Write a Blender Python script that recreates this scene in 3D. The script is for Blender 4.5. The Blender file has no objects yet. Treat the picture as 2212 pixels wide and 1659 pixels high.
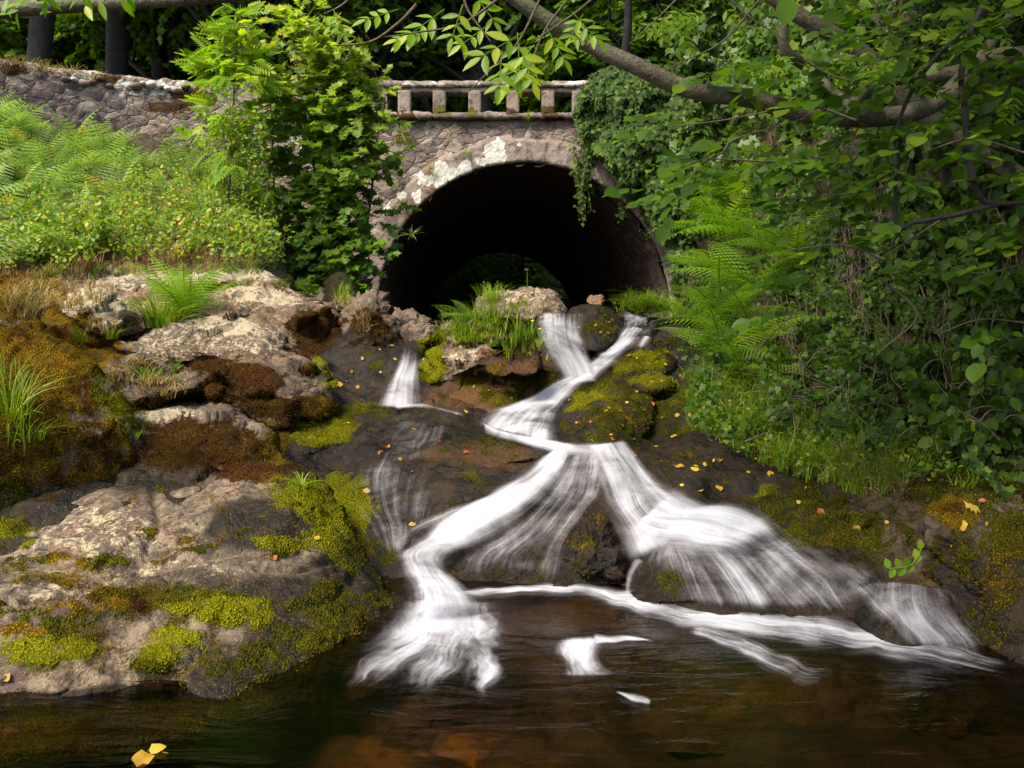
import bpy, math, random
import numpy as np
from mathutils import Vector
from mathutils.bvhtree import BVHTree

random.seed(7)
RS = np.random.RandomState(11)
C = bpy.context.scene.collection
scene = bpy.context.scene

# ------------------------------------------------------------------ camera, sky, sun, exposure
F = 1840.5          # focal length for a 2212 px wide frame
CU, CV = 1106.0, 829.5
H = 1.3             # camera height over the pool
PITCH = math.atan((CV - 740.0) / F)
cam_d = bpy.data.cameras.new("camera")
cam = bpy.data.objects.new("camera", cam_d)
C.objects.link(cam)
cam.location = (0, 0, H)
cam.rotation_euler = (math.pi / 2 - PITCH, 0, 0)
cam_d.sensor_width = 36.0
cam_d.lens = 36.0 * F / 2212.0
cam_d.clip_start = 0.05
cam_d.clip_end = 500
scene.camera = cam

SUN = Vector((-0.44, -0.46, 0.77)).normalized()      # towards the sun
world = bpy.data.worlds.new("World")
scene.world = world
world.use_nodes = True
wn = world.node_tree
bg = wn.nodes["Background"]
sky = wn.nodes.new("ShaderNodeTexSky")
sky.sky_type = 'NISHITA'
sky.sun_disc = False
sky.sun_elevation = math.asin(SUN.z)
sky.sun_rotation = math.atan2(SUN.x, SUN.y)
sky.air_density = 1.0
sky.dust_density = 2.5
wn.links.new(sky.outputs[0], bg.inputs[0])
bg.inputs[1].default_value = 0.15
sl = bpy.data.lights.new("sun", 'SUN')
sl.energy = 3.6
sl.angle = math.radians(20.0)
sl.color = (1.0, 0.91, 0.76)
so = bpy.data.objects.new("sun", sl)
C.objects.link(so)
so.rotation_euler = SUN.to_track_quat('Z', 'Y').to_euler()
so.location = (-5, -5, 20)
scene.view_settings.view_transform = 'Standard'
scene.view_settings.look = 'None'
scene.view_settings.exposure = 1.12
scene.view_settings.gamma = 1.0
scene.cycles.max_bounces = 6
scene.cycles.diffuse_bounces = 3
scene.cycles.glossy_bounces = 3
scene.cycles.transmission_bounces = 4
scene.cycles.transparent_max_bounces = 24
scene.cycles.caustics_reflective = False
scene.cycles.caustics_refractive = False

# ------------------------------------------------------------------ maths helpers
cp, sp = math.cos(PITCH), math.sin(PITCH)


def unp(u, v, Y):
    u = np.asarray(u, float); v = np.asarray(v, float); Y = np.asarray(Y, float)
    a = (u - CU) / F
    b = -(v - CV) / F
    dy = cp + b * sp
    dz = -sp + b * cp
    t = Y / dy
    return np.stack(np.broadcast_arrays(a * t, Y, H + dz * t), -1)


def proj(P):
    P = np.asarray(P, float)
    y = P[..., 1]; z = P[..., 2] - H
    fw = y * cp - z * sp
    up = y * sp + z * cp
    return CU + F * P[..., 0] / fw, CV - F * up / fw


def pt(u, v, Y):
    return Vector(unp(u, v, Y))


def pool_Y(v):
    b = -(np.asarray(v, float) - CV) / F
    dy = cp + b * sp
    dz = -sp + b * cp
    t = np.where(dz < -1e-3, -H / np.minimum(dz, -1e-3), 1e3)
    return t * dy


_perm = np.random.RandomState(3).permutation(256)
_perm = np.concatenate([_perm, _perm, _perm])
_grad = np.random.RandomState(4).normal(size=(256, 3))
_grad /= np.linalg.norm(_grad, axis=1)[:, None]
_rnd = np.random.RandomState(5).rand(256, 3)


def _h(i, j, k):
    return _perm[_perm[_perm[i & 255] + (j & 255)] + (k & 255)]


def perlin(P):
    P = np.asarray(P, float)
    i = np.floor(P).astype(int)
    f = P - i
    w = f * f * f * (f * (f * 6 - 15) + 10)
    out = 0
    for dx in (0, 1):
        for dy in (0, 1):
            for dz in (0, 1):
                g = _grad[_h(i[..., 0] + dx, i[..., 1] + dy, i[..., 2] + dz)]
                d = (g * (f - np.array([dx, dy, dz]))).sum(-1)
                wx = w[..., 0] if dx else 1 - w[..., 0]
                wy = w[..., 1] if dy else 1 - w[..., 1]
                wz = w[..., 2] if dz else 1 - w[..., 2]
                out = out + d * wx * wy * wz
    return out


def fbm(P, o=4, g=0.5):
    s = 0; a = 1; P = np.asarray(P, float)
    for k in range(o):
        s = s + a * perlin(P * (2.03 ** k) + 17.3 * k)
        a *= g
    return s * 1.5


def worley(P, centre=False):
    P = np.asarray(P, float)
    i = np.floor(P).astype(int)
    f1 = np.full(P.shape[:-1], 9.0); f2 = f1.copy(); cid = np.zeros(P.shape[:-1], int); cc = np.zeros(P.shape)
    for dx in (-1, 0, 1):
        for dy in (-1, 0, 1):
            for dz in (-1, 0, 1):
                hh = _h(i[..., 0] + dx, i[..., 1] + dy, i[..., 2] + dz)
                c = i + np.array([dx, dy, dz]) + _rnd[hh]
                d = np.linalg.norm(P - c, axis=-1)
                n = d < f1
                f2 = np.where(n, f1, np.minimum(f2, d))
                cid = np.where(n, hh, cid)
                if centre: cc = np.where(n[..., None], c, cc)
                f1 = np.where(n, d, f1)
    return (f1, f2, cid, cc) if centre else (f1, f2, cid)


def sst(a, b, x):
    t = np.clip((x - a) / (b - a), 0, 1)
    return t * t * (3 - 2 * t)


class Depth:
    """smooth inverse-depth surface through control points (u, v, Y)"""
    def __init__(self, pts, reg=1e-3):
        p = np.array(pts, float)
        self.x = p[:, :2] / 400.0
        n = len(p)
        K = self._k(self.x, self.x) + reg * np.eye(n)
        Q = np.hstack([np.ones((n, 1)), self.x])
        A = np.zeros((n + 3, n + 3))
        A[:n, :n] = K; A[:n, n:] = Q; A[n:, :n] = Q.T
        self.w = np.linalg.solve(A, np.concatenate([1 / p[:, 2], np.zeros(3)]))

    @staticmethod
    def _k(a, b):
        r2 = ((a[:, None] - b[None]) ** 2).sum(-1) + 1e-12
        return 0.5 * r2 * np.log(r2)

    def __call__(self, u, v):
        u = np.asarray(u, float); v = np.asarray(v, float)
        sh = u.shape
        q = np.stack([u.ravel(), v.ravel()], -1) / 400.0
        out = np.empty(len(q))
        for s in range(0, len(q), 20000):
            k = self._k(q[s:s + 20000], self.x)
            out[s:s + 20000] = k @ self.w[:len(self.x)] + self.w[-3] + q[s:s + 20000] @ self.w[-2:]
        return 1 / np.clip(out, 0.012, 2).reshape(sh)


def crom(P, n, closed=False):
    P = np.asarray(P, float)
    if closed:
        Q = np.vstack([P[-1], P, P[0], P[1]])
        m = len(P)
    else:
        Q = np.vstack([2 * P[0] - P[1], P, 2 * P[-1] - P[-2]])
        m = len(P) - 1
    # arc-length-ish resampling
    seg = np.linalg.norm(Q[2:2 + m] - Q[1:1 + m], axis=1) + 1e-6
    cum = np.concatenate([[0], np.cumsum(seg)])
    s = np.linspace(0, cum[-1], n, endpoint=not closed)
    k = np.clip(np.searchsorted(cum, s, side='right') - 1, 0, m - 1)
    t = ((s - cum[k]) / seg[k])[:, None]
    p0, p1, p2, p3 = Q[k], Q[k + 1], Q[k + 2], Q[k + 3]
    return 0.5 * (2 * p1 + (p2 - p0) * t + (2 * p0 - 5 * p1 + 4 * p2 - p3) * t * t + (3 * p1 - p0 - 3 * p2 + p3) * t ** 3)


# ------------------------------------------------------------------ mesh helpers
def mesh(name, V, Fs, mat=None, smooth=True, attrs=None, uv=None):
    V = np.asarray(V, np.float32)
    me = bpy.data.meshes.new(name)
    if not isinstance(Fs, list):
        Fs = [Fs]
    Fs = [np.asarray(f, np.int32) for f in Fs if len(f)]
    me.vertices.add(len(V))
    me.vertices.foreach_set("co", V.ravel())
    lt = np.concatenate([np.full(len(f), f.shape[1], np.int32) for f in Fs])
    li = np.concatenate([f.ravel() for f in Fs])
    me.loops.add(len(li))
    me.loops.foreach_set("vertex_index", li)
    me.polygons.add(len(lt))
    ls = np.concatenate([[0], np.cumsum(lt)[:-1]]).astype(np.int32)
    me.polygons.foreach_set("loop_start", ls)
    me.polygons.foreach_set("loop_total", lt)
    me.update(calc_edges=True)
    if smooth:
        me.polygons.foreach_set("use_smooth", np.ones(len(lt), bool))
    for k, a in (attrs or {}).items():
        at = me.attributes.new(k, 'FLOAT', 'POINT')
        at.data.foreach_set("value", np.asarray(a, np.float32).ravel())
    if uv is not None:
        l = me.uv_layers.new(name="UVMap")
        l.data.foreach_set("uv", np.asarray(uv, np.float32)[li].ravel())
    if mat:
        me.materials.append(mat)
    return me


def link(name, me, parent=None, loc=None):
    o = bpy.data.objects.new(name, me)
    C.objects.link(o)
    if parent:
        o.parent = parent
    if loc is not None:
        o.location = loc
    return o


def tag(o, label=None, cat=None, group=None, kind=None):
    if label: o["label"] = label
    if cat: o["category"] = cat
    if group: o["group"] = group
    if kind: o["kind"] = kind
    return o


def empty(name, loc, label, cat, group=None):
    o = bpy.data.objects.new(name, None)
    o.empty_display_size = 0.1
    C.objects.link(o)
    o.location = loc
    return tag(o, label, cat, group)


def gridF(nr, nc, closed=False):
    r = np.arange(nr - 1)[:, None]
    c = np.arange(nc if closed else nc - 1)[None]
    c2 = (c + 1) % nc
    a = r * nc + c; b = r * nc + c2; d = (r + 1) * nc + c; e = (r + 1) * nc + c2
    return np.stack([a, b, e, d], -1).reshape(-1, 4)


def tube(P, R, n=8, rough=0.0):
    P = np.asarray(P, float); R = np.asarray(R, float)
    T = np.gradient(P, axis=0)
    T /= np.linalg.norm(T, axis=1)[:, None] + 1e-9
    ref = np.array([0.13, 0.21, 0.97]) if abs(T[:, 2]).mean() < 0.8 else np.array([0.9, 0.3, 0.1])
    X = np.cross(T, ref); X /= np.linalg.norm(X, axis=1)[:, None] + 1e-9
    Y = np.cross(T, X)
    a = np.arange(n) * 2 * math.pi / n
    V = P[:, None] + R[:, None, None] * (np.cos(a)[None, :, None] * X[:, None] + np.sin(a)[None, :, None] * Y[:, None])
    V = V.reshape(-1, 3)
    if rough:
        d = V - np.repeat(P, n, 0)
        V = V + d * (rough * fbm(V * (0.25 / max(R.max(), 1e-3)), 3))[:, None]
    Fq = gridF(len(P), n, True)
    cap = np.arange(n)[None] + (len(P) - 1) * n
    return V, Fq, cap


class Bag:
    def __init__(self):
        self.V = []; self.Q = []; self.T = []; self.n = 0; self.A = []

    def add(self, V, Q=None, T=None, a=None):
        self.V.append(np.asarray(V, float))
        if Q is not None and len(Q): self.Q.append(np.asarray(Q) + self.n)
        if T is not None and len(T): self.T.append(np.asarray(T) + self.n)
        self.A.append(np.full(len(V), 0.5) if a is None else np.broadcast_to(a, (len(V),)))
        self.n += len(V)

    def tube(self, P, R, n=6, rough=0.0):
        V, Q, _ = tube(P, R, n, rough)
        self.add(V, Q)

    def mesh(self, name, mat, smooth=True):
        Fs = []
        if self.Q: Fs.append(np.vstack(self.Q))
        if self.T: Fs.append(np.vstack(self.T))
        return mesh(name, np.vstack(self.V), Fs, mat, smooth, {"rnd": np.concatenate(self.A)})


# ------------------------------------------------------------------ node helpers
class NT:
    def __init__(self, name):
        self.m = bpy.data.materials.new(name)
        self.m.use_nodes = True
        self.t = self.m.node_tree
        self.t.nodes.clear()
        self.out = self.t.nodes.new("ShaderNodeOutputMaterial")

    def n(self, typ, **kw):
        x = self.t.nodes.new("ShaderNode" + typ)
        for k, v in kw.items():
            if hasattr(x, k):
                setattr(x, k, v)
            else:
                self.set(x.inputs[k.replace('_', ' ')], v)
        return x

    def set(self, sock, v):
        if isinstance(v, bpy.types.NodeSocket):
            self.t.links.new(v, sock)
        elif isinstance(v, (tuple, list)) and len(v) == 3 and sock.type == 'RGBA':
            sock.default_value = (*v, 1)
        else:
            sock.default_value = v

    def attr(self, name):
        x = self.t.nodes.new("ShaderNodeAttribute"); x.attribute_name = name
        return x.outputs["Fac"]

    def math(self, op, a, b=0.5, c=0.0, clamp=False):
        x = self.t.nodes.new("ShaderNodeMath"); x.operation = op; x.use_clamp = clamp
        self.set(x.inputs[0], a); self.set(x.inputs[1], b); self.set(x.inputs[2], c)
        return x.outputs[0]

    def mix(self, f, a, b, typ='MIX'):
        x = self.t.nodes.new("ShaderNodeMix"); x.data_type = 'RGBA'; x.blend_type = typ
        self.set(x.inputs[0], f); self.set(x.inputs[6], a); self.set(x.inputs[7], b)
        return x.outputs[2]

    def ss(self, a, b, x):
        r = self.t.nodes.new("ShaderNodeMapRange"); r.interpolation_type = 'SMOOTHSTEP'
        self.set(r.inputs[0], x); self.set(r.inputs[1], a); self.set(r.inputs[2], b)
        return r.outputs[0]

    def pos(self):
        return self.t.nodes.new("ShaderNodeNewGeometry").outputs["Position"]

    def obj(self):
        return self.t.nodes.new("ShaderNodeTexCoord").outputs["Object"]

    def noise(self, vec, scale, detail=4, rough=0.55, dist=0.0):
        x = self.t.nodes.new("ShaderNodeTexNoise")
        self.set(x.inputs["Vector"], vec)
        x.inputs["Scale"].default_value = scale; x.inputs["Detail"].default_value = detail
        x.inputs["Roughness"].default_value = rough; x.inputs["Distortion"].default_value = dist
        return x.outputs["Fac"]

    def vor(self, vec, scale, feature='F1', out="Distance"):
        x = self.t.nodes.new("ShaderNodeTexVoronoi"); x.feature = feature
        self.set(x.inputs["Vector"], vec); x.inputs["Scale"].default_value = scale
        return x.outputs[out]

    def bump(self, h, dist, strength=1.0, normal=None):
        x = self.t.nodes.new("ShaderNodeBump")
        self.set(x.inputs["Height"], h); self.set(x.inputs["Distance"], dist); self.set(x.inputs["Strength"], strength)
        if normal is not None: self.set(x.inputs["Normal"], normal)
        return x.outputs[0]

    def done(self, shader):
        self.t.links.new(shader, self.out.inputs["Surface"])
        return self.m


def leaf_mat(name, c0, c1, c2=None, trans=0.4, rough=0.45, tmul=(1.15, 1.3, 0.5)):
    t = NT(name)
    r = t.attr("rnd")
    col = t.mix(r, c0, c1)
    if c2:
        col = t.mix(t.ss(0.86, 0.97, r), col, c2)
    nz = t.noise(t.pos(), 1.3, 2)
    col = t.mix(1.0, col, t.mix(nz, (0.62, 0.62, 0.62), (1.3, 1.3, 1.3)), 'MULTIPLY')
    b = t.n("BsdfPrincipled", Base_Color=col, Roughness=rough)
    b.inputs["Specular IOR Level"].default_value = 0.35
    tr = t.n("BsdfTranslucent", Color=t.mix(1.0, col, tmul, 'MULTIPLY'))
    mx = t.n("MixShader")
    mx.inputs[0].default_value = trans
    t.t.links.new(b.outputs[0], mx.inputs[1]); t.t.links.new(tr.outputs[0], mx.inputs[2])
    return t.done(mx.outputs[0])


def bark_mat(name, c0, c1, scale=9, moss=0.0):
    t = NT(name)
    p = t.obj()
    a = t.noise(p, scale, 5, 0.65)
    b2 = t.noise(p, scale * 6, 3, 0.6)
    col = t.mix(t.ss(0.35, 0.65, a), c0, c1)
    col = t.mix(t.ss(0.55, 0.7, b2), col, tuple(x * 0.5 for x in c0))
    if moss:
        col = t.mix(t.math('MULTIPLY', t.ss(0.5, 0.62, t.noise(p, scale * 0.6, 4)), moss), col, (0.05, 0.07, 0.012))
    b = t.n("BsdfPrincipled", Base_Color=col, Roughness=0.85, Normal=t.bump(t.math('ADD', a, b2), 0.012, 0.8))
    return t.done(b.outputs[0])


# ------------------------------------------------------------------ rock / soil material
def make_rock_mat():
    t = NT("wet mossy rock")
    p = t.pos()
    moss, hue, wet, lich, soil, org = (t.attr(k) for k in ("moss", "hue", "wet", "lich", "soil", "org"))
    n1 = t.noise(p, 2.2, 5, 0.6)
    n2 = t.noise(p, 14, 6, 0.65, 0.4)
    n3 = t.noise(p, 70, 4, 0.7)
    n4 = t.noise(p, 5.5, 6, 0.7, 0.8)
    col = t.mix(t.ss(0.35, 0.65, n1), (0.105, 0.072, 0.042), (0.225, 0.165, 0.100))
    col = t.mix(t.ss(0.42, 0.6, n2), col, (0.065, 0.040, 0.027))
    col = t.mix(t.math('MULTIPLY', t.ss(0.55, 0.68, n3), 0.55), col, (0.07, 0.052, 0.045))
    col = t.mix(t.math('MULTIPLY', t.ss(0.52, 0.7, n4), 0.65), col, (0.22, 0.12, 0.07))
    # orange iron stained stone
    col = t.mix(t.math('MULTIPLY', org, t.ss(0.3, 0.6, n2)), col, (0.30, 0.12, 0.03))
    # pale lichen crust
    n5 = t.noise(p, 7.5, 5, 0.72, 1.2)
    n7 = t.noise(p, 38, 4, .65)
    th = t.math('ADD', t.math('ADD', t.math('MULTIPLY', n5, .7), t.math('MULTIPLY', n2, .5)), t.math('MULTIPLY', n7, .9))
    th = t.math('MULTIPLY_ADD', t.math('SUBTRACT', th, 1.05), 1.25, .62)
    lm = t.ss(0.0, 0.14, t.math('SUBTRACT', lich, th))
    col = t.mix(lm, col, t.mix(n3, (0.24, 0.185, 0.11), (0.45, 0.375, 0.245)))
    # cracks
    wp = t.t.nodes.new("ShaderNodeVectorMath"); wp.operation = 'MULTIPLY_ADD'
    nc_ = t.t.nodes.new("ShaderNodeTexNoise"); t.set(nc_.inputs["Vector"], p); nc_.inputs["Scale"].default_value = 2.5; nc_.inputs["Detail"].default_value = 5
    t.set(wp.inputs[0], nc_.outputs["Color"]); wp.inputs[1].default_value = (.7, .7, .7); t.set(wp.inputs[2], p)
    ce = t.vor(wp.outputs[0], 2.6, 'DISTANCE_TO_EDGE')
    ck = t.math('MULTIPLY', t.ss(.022, .004, ce), t.math('MULTIPLY', t.ss(.52, .6, n1), t.math('SUBTRACT', 1.0, t.math('MULTIPLY', wet, .85, clamp=True))))
    col = t.mix(t.math('MULTIPLY', ck, .85), col, (0.02, 0.014, 0.010))
    # fine lichen freckles, cream and near-black
    fv = t.t.nodes.new("ShaderNodeTexVoronoi"); t.set(fv.inputs["Vector"], p); fv.inputs["Scale"].default_value = 58
    fr = t.ss(.30, .22, t.math('ADD', fv.outputs["Distance"], t.math('MULTIPLY', n3, .25)))
    fsep = t.t.nodes.new("ShaderNodeSeparateColor"); t.t.links.new(fv.outputs["Color"], fsep.inputs[0])
    col = t.mix(t.math('MULTIPLY', fr, t.math('MULTIPLY', t.ss(.45, .6, fsep.outputs[0]), t.ss(.15, .45, lich))), col, (0.42, 0.36, 0.20))
    dk = t.ss(.50, .60, t.noise(p, 26, 5, .75, .6))
    col = t.mix(t.math('MULTIPLY', t.math('MULTIPLY', dk, t.ss(.42, .58, n5)), .85), col, (0.040, 0.027, 0.015))
    # wet
    wcol = t.mix(t.ss(0.35, 0.62, n4), (0.005, 0.004, 0.003), (0.028, 0.017, 0.008))
    wcol = t.mix(t.math('MULTIPLY', t.ss(0.5, 0.62, n2), 0.8), wcol, (0.008, 0.007, 0.006))
    wcol = t.mix(t.math('MULTIPLY', org, 0.6), wcol, (0.12, 0.05, 0.012))
    wm = t.ss(0.25, 0.80, t.math('ADD', wet, t.math('MULTIPLY', t.math('SUBTRACT', n4, 0.5), 0.9)))
    col = t.mix(wm, col, wcol)
    col = t.mix(t.math('MULTIPLY', t.math('MULTIPLY', fr, wm), t.math('MULTIPLY', t.ss(.40, .55, fsep.outputs[0]), t.ss(.12, .38, lich))), col, (0.26, 0.21, 0.085))
    # soil and litter
    scol = t.mix(t.ss(0.4, 0.6, n2), (0.030, 0.020, 0.012), (0.075, 0.050, 0.025))
    col = t.mix(soil, col, scol)
    # moss
    n6 = t.noise(p, 9, 6, 0.75, 1.0)
    edge = t.math('ADD', t.math('ADD', t.math('MULTIPLY', n6, 1.0), t.math('MULTIPLY', n2, .5)), t.math('MULTIPLY', n3, .5))
    edge = t.math('MULTIPLY_ADD', t.math('SUBTRACT', edge, 1.0), 1.35, .60)
    mm = t.ss(-0.02, 0.10, t.math('SUBTRACT', moss, edge))
    hn = t.math('ADD', hue, t.math('MULTIPLY', t.math('SUBTRACT', n4, 0.5), 0.7), clamp=True)
    r = t.t.nodes.new("ShaderNodeValToRGB")
    e = r.color_ramp.elements
    e[0].position = 0.0; e[0].color = (0.075, 0.034, 0.014, 1)
    e[1].position = 1.0; e[1].color = (0.26, 0.26, 0.010, 1)
    for q, c in ((0.22, (0.085, 0.042, 0.010)), (0.36, (0.25, 0.145, 0.012)), (0.54, (0.050, 0.055, 0.008)), (0.75, (0.15, 0.135, 0.008))):
        k = e.new(q); k.color = (*[x * 1.2 for x in c], 1)
    t.t.links.new(hn, r.inputs[0])
    fuzz = t.vor(p, 90)
    mcol = t.mix(1.0, r.outputs[0], t.mix(t.ss(0.1, 0.6, fuzz), (1.35, 1.3, 1.2), (0.4, 0.4, 0.4)), 'MULTIPLY')
    mcol = t.mix(1.0, mcol, t.mix(n3, (0.5, 0.5, 0.5), (1.45, 1.45, 1.4)), 'MULTIPLY')
    mcol = t.mix(t.math('MULTIPLY', wet, 0.35), mcol, (0.012, 0.014, 0.005))
    col = t.mix(mm, col, mcol)
    rough = t.math('SUBTRACT', 0.85, t.math('MULTIPLY', wm, t.math('MULTIPLY_ADD', n2, .7, .13)))
    rough = t.math('MAXIMUM', rough, t.math('MULTIPLY', mm, 0.9))
    hgt = t.math('SUBTRACT', t.math('ADD', t.math('MULTIPLY', n2, 1.0), t.math('MULTIPLY', n3, 0.45)), t.math('MULTIPLY', ck, .7))
    hgt = t.math('ADD', hgt, t.math('MULTIPLY', mm, t.math('ADD', 0.6, t.math('MULTIPLY', fuzz, -0.9))))
    b = t.n("BsdfPrincipled", Base_Color=col, Roughness=rough, Normal=t.bump(hgt, 0.03, 0.85))
    t.set(b.inputs["Specular IOR Level"], t.math('MULTIPLY', t.math('SUBTRACT', 0.42, t.math('MULTIPLY', wm, .22)), t.math('SUBTRACT', 1.0, mm)))
    return t.done(b.outputs[0])


ROCK = make_rock_mat()

# painted growth: (u, v, ru, rv, kind, strength); kinds y bright moss, g olive moss, b brown moss, k bare, w wet, d dry, l lichen, o orange stain, s soil
BL = [
    # foreground slab
    (60, 1215, 200, 26, 'h', .66), (440, 1190, 60, 14, 'g', .85), (240, 1198, 40, 22, 'g', .9), (330, 1105, 22, 60, 'h', .55), (200, 1090, 150, 22, 'b', .75),
    (120, 1258, 120, 16, 'h', .8), (600, 1175, 80, 24, 'y', 1.0), (690, 1170, 60, 20, 'y', .8), (730, 1120, 90, 100, 'y', .95), (640, 1060, 90, 55, 'y', .8),
    (560, 1020, 120, 30, 'b', .9), (680, 1070, 60, 60, 'y', .9), (760, 1190, 50, 60, 'g', .9), (30, 1150, 60, 30, 'y', .9),
    (150, 1310, 250, 24, 'b', .75), (100, 1330, 220, 26, 'g', .8), (420, 1300, 140, 30, 'y', .85), (500, 1320, 90, 40, 'y', 1.0), (120, 1365, 170, 30, 'g', .8), (90, 1405, 140, 34, 'y', .75), (40, 1370, 60, 20, 'b', .7), (370, 1375, 70, 26, 'y', .85), (300, 1440, 80, 26, 'g', .8), (340, 1415, 70, 24, 'y', .75), (350, 1290, 200, 16, 'h', .9),
    (560, 1345, 40, 22, 'y', .8), (720, 1330, 110, 90, 'g', .85), (650, 1400, 150, 80, 'g', .74), (600, 1450, 160, 60, 'g', .66), (560, 1500, 120, 40, 'y', .5), (720, 1260, 80, 90, 'w', .7),
    (600, 1290, 160, 60, 'w', .8), (700, 1400, 200, 120, 'w', .9), (540, 1480, 160, 90, 'w', .9), (200, 1520, 380, 34, 'w', .9), (560, 1140, 130, 70, 'w', .85), (480, 1180, 80, 60, 'w', .55), (430, 1260, 200, 26, 'w', .6), (30, 1260, 120, 30, 'w', .5), (830, 1300, 60, 120, 'w', 1.), (820, 1280, 60, 120, 'g', .66), (480, 1400, 60, 60, 'w', .6),
    (200, 1150, 190, 90, 'l', .62), (400, 1150, 130, 80, 'l', .5), (150, 1270, 200, 40, 'l', .6), (400, 1240, 160, 50, 'l', .58),
    # big left mossy boulder
    (90, 760, 200, 90, 'm', .95), (150, 860, 60, 36, 'b', .7), (60, 850, 200, 130, 'm', .9), (0, 990, 140, 90, 'm', .95), (250, 900, 70, 110, 'y', .62), (80, 1000, 160, 80, 'm', .8), (200, 960, 80, 60, 'b', .8), (30, 1100, 60, 100, 'g', .6), (190, 1085, 100, 40, 'k', .7), (60, 800, 160, 60, 'm', 1.), (230, 860, 40, 60, 'y', .8), (50, 640, 120, 60, 'm', .9),
    # block and ledges
    (430, 960, 170, 60, 'b', 1.0), (530, 980, 90, 50, 'b', 1.0), (600, 960, 40, 60, 'm', .9), (360, 895, 100, 20, 'l', .9), (330, 1020, 140, 60, 'w', .75), (600, 985, 40, 40, 'm', .8),
    (520, 830, 110, 50, 'b', 1.1), (620, 880, 110, 35, 'b', 1.1), (460, 790, 60, 30, 'b', .9), (700, 800, 30, 50, 'y', .8), (620, 770, 90, 25, 'b', .5), (640, 850, 80, 12, 'k', .5),
    (680, 710, 70, 50, 'b', 1.1), (560, 650, 80, 40, 'k', .3), (800, 700, 60, 40, 'b', .8), (480, 620, 60, 18, 'b', .7), (380, 690, 120, 30, 'b', .35), (620, 620, 90, 20, 'b', .55),
    (470, 590, 250, 14, 'l', .9), (560, 640, 120, 20, 'l', .8), (480, 700, 120, 22, 'l', .85), (200, 665, 90, 40, 'l', 1.2), (300, 600, 200, 20, 'l', .8), (560, 730, 60, 30, 'l', .6), (1000, 770, 60, 14, 'l', .8), (900, 710, 50, 20, 'l', .5), (1110, 635, 120, 22, 'l', .7),
    (300, 830, 80, 30, 'b', .6), (290, 800, 160, 40, 'b', .5),
    # dark wet slab
    (900, 980, 320, 160, 'w', 1.3), (800, 770, 110, 70, 'w', 1.2), (720, 930, 90, 30, 'y', 1.05), (680, 950, 60, 18, 'y', 1.05), (780, 880, 60, 22, 'y', .8), (740, 890, 120, 40, 'g', .7), (820, 790, 50, 50, 'g', .6), (1040, 990, 120, 30, 'o', .7), (1060, 970, 150, 40, 'g', .55), (980, 1040, 160, 40, 'g', .4), (1060, 895, 120, 24, 'w', .5),
    (700, 1000, 120, 40, 'g', .3), (1000, 1120, 80, 40, 'g', .4), (870, 850, 80, 60, 'w', 1.),
    # centre island
    (935, 745, 40, 22, 'y', 1.1), (925, 800, 45, 32, 'y', 1.2), (1080, 860, 60, 22, 'Y', .8), (1010, 835, 60, 12, 'Y', .9), (1040, 850, 120, 30, 'o', 1.0), (1000, 860, 80, 30, 'o', .9), (1150, 830, 60, 30, 'g', .8), (1180, 790, 40, 40, 'g', .5), (960, 720, 40, 20, 'y', .5), (1080, 770, 60, 20, 'm', .7), (1120, 800, 80, 30, 'm', .6),
    (1290, 700, 60, 40, 'w', 1.2), (1300, 705, 40, 35, 'g', .75), (1440, 730, 120, 60, 'w', 1.2), (1450, 735, 60, 25, 'g', .4),
    # right slope
    (1395, 780, 60, 28, 'y', .95), (1350, 790, 40, 24, 'g', .9), (1412, 825, 50, 20, 'y', 1.15), (1290, 830, 90, 30, 'g', .85), (1270, 870, 80, 50, 'y', .65), (1290, 860, 40, 14, 'y', 1.), (1330, 930, 90, 50, 'g', .72), (1300, 900, 120, 60, 'w', .7), (1430, 900, 160, 120, 'w', 1.0), (1400, 950, 160, 60, 'w', 1.), (1450, 880, 100, 50, 'g', .5), (1500, 1000, 220, 110, 'w', 1.2), (1330, 800, 60, 20, 'y', .6), (1500, 820, 60, 60, 'w', .9),
    (1660, 1080, 60, 18, 'y', .9), (1750, 1090, 120, 30, 'g', 1.0), (1850, 1150, 140, 60, 'g', .8), (1700, 1120, 120, 60, 'g', .8), (1800, 1200, 160, 60, 'w', .8), (1850, 1240, 160, 60, 'w', .8),
    (2100, 1040, 200, 60, 'g', .95), (2060, 1110, 70, 40, 'm', 1.0), (2150, 1150, 140, 80, 'g', .8), (2030, 1180, 40, 90, 'g', .7), (2120, 1320, 90, 90, 'g', .55), (2060, 1250, 90, 120, 'w', .9), (2200, 1330, 160, 160, 'w', .9),
    (1290, 1150, 90, 110, 'w', 1.3), (1050, 1220, 200, 100, 'w', 1.3), (1260, 1150, 60, 60, 'h', .5), (1500, 1270, 260, 110, 'w', 1.3), (1450, 1250, 40, 60, 'g', .55), (1700, 1290, 260, 110, 'w', 1.3), (1960, 1320, 160, 80, 'w', 1.2), (1940, 1290, 60, 30, 'g', .3), (1260, 1020, 160, 80, 'w', 1.3), (1420, 1080, 200, 100, 'w', 1.3), (900, 1200, 200, 100, 'w', 1.3), (1160, 1250, 120, 60, 'g', .4), (1300, 790, 60, 60, 'w', 1.0), (1140, 915, 90, 36, 'w', 1.0), (1360, 900, 120, 60, 'g', .75), (1450, 860, 90, 40, 'g', .8), (1480, 930, 100, 40, 'g', .6), (1240, 930, 40, 30, 'g', .6), (1130, 780, 90, 30, 'o', .8), (1000, 720, 90, 30, 'y', .7), (1050, 700, 80, 20, 'g', .7), (1100, 1080, 160, 60, 'g', .3),
]
HUES = {'y': .95, 'g': .58, 'b': .08, 'h': .47, 'm': .33, 'Y': .70}


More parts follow.
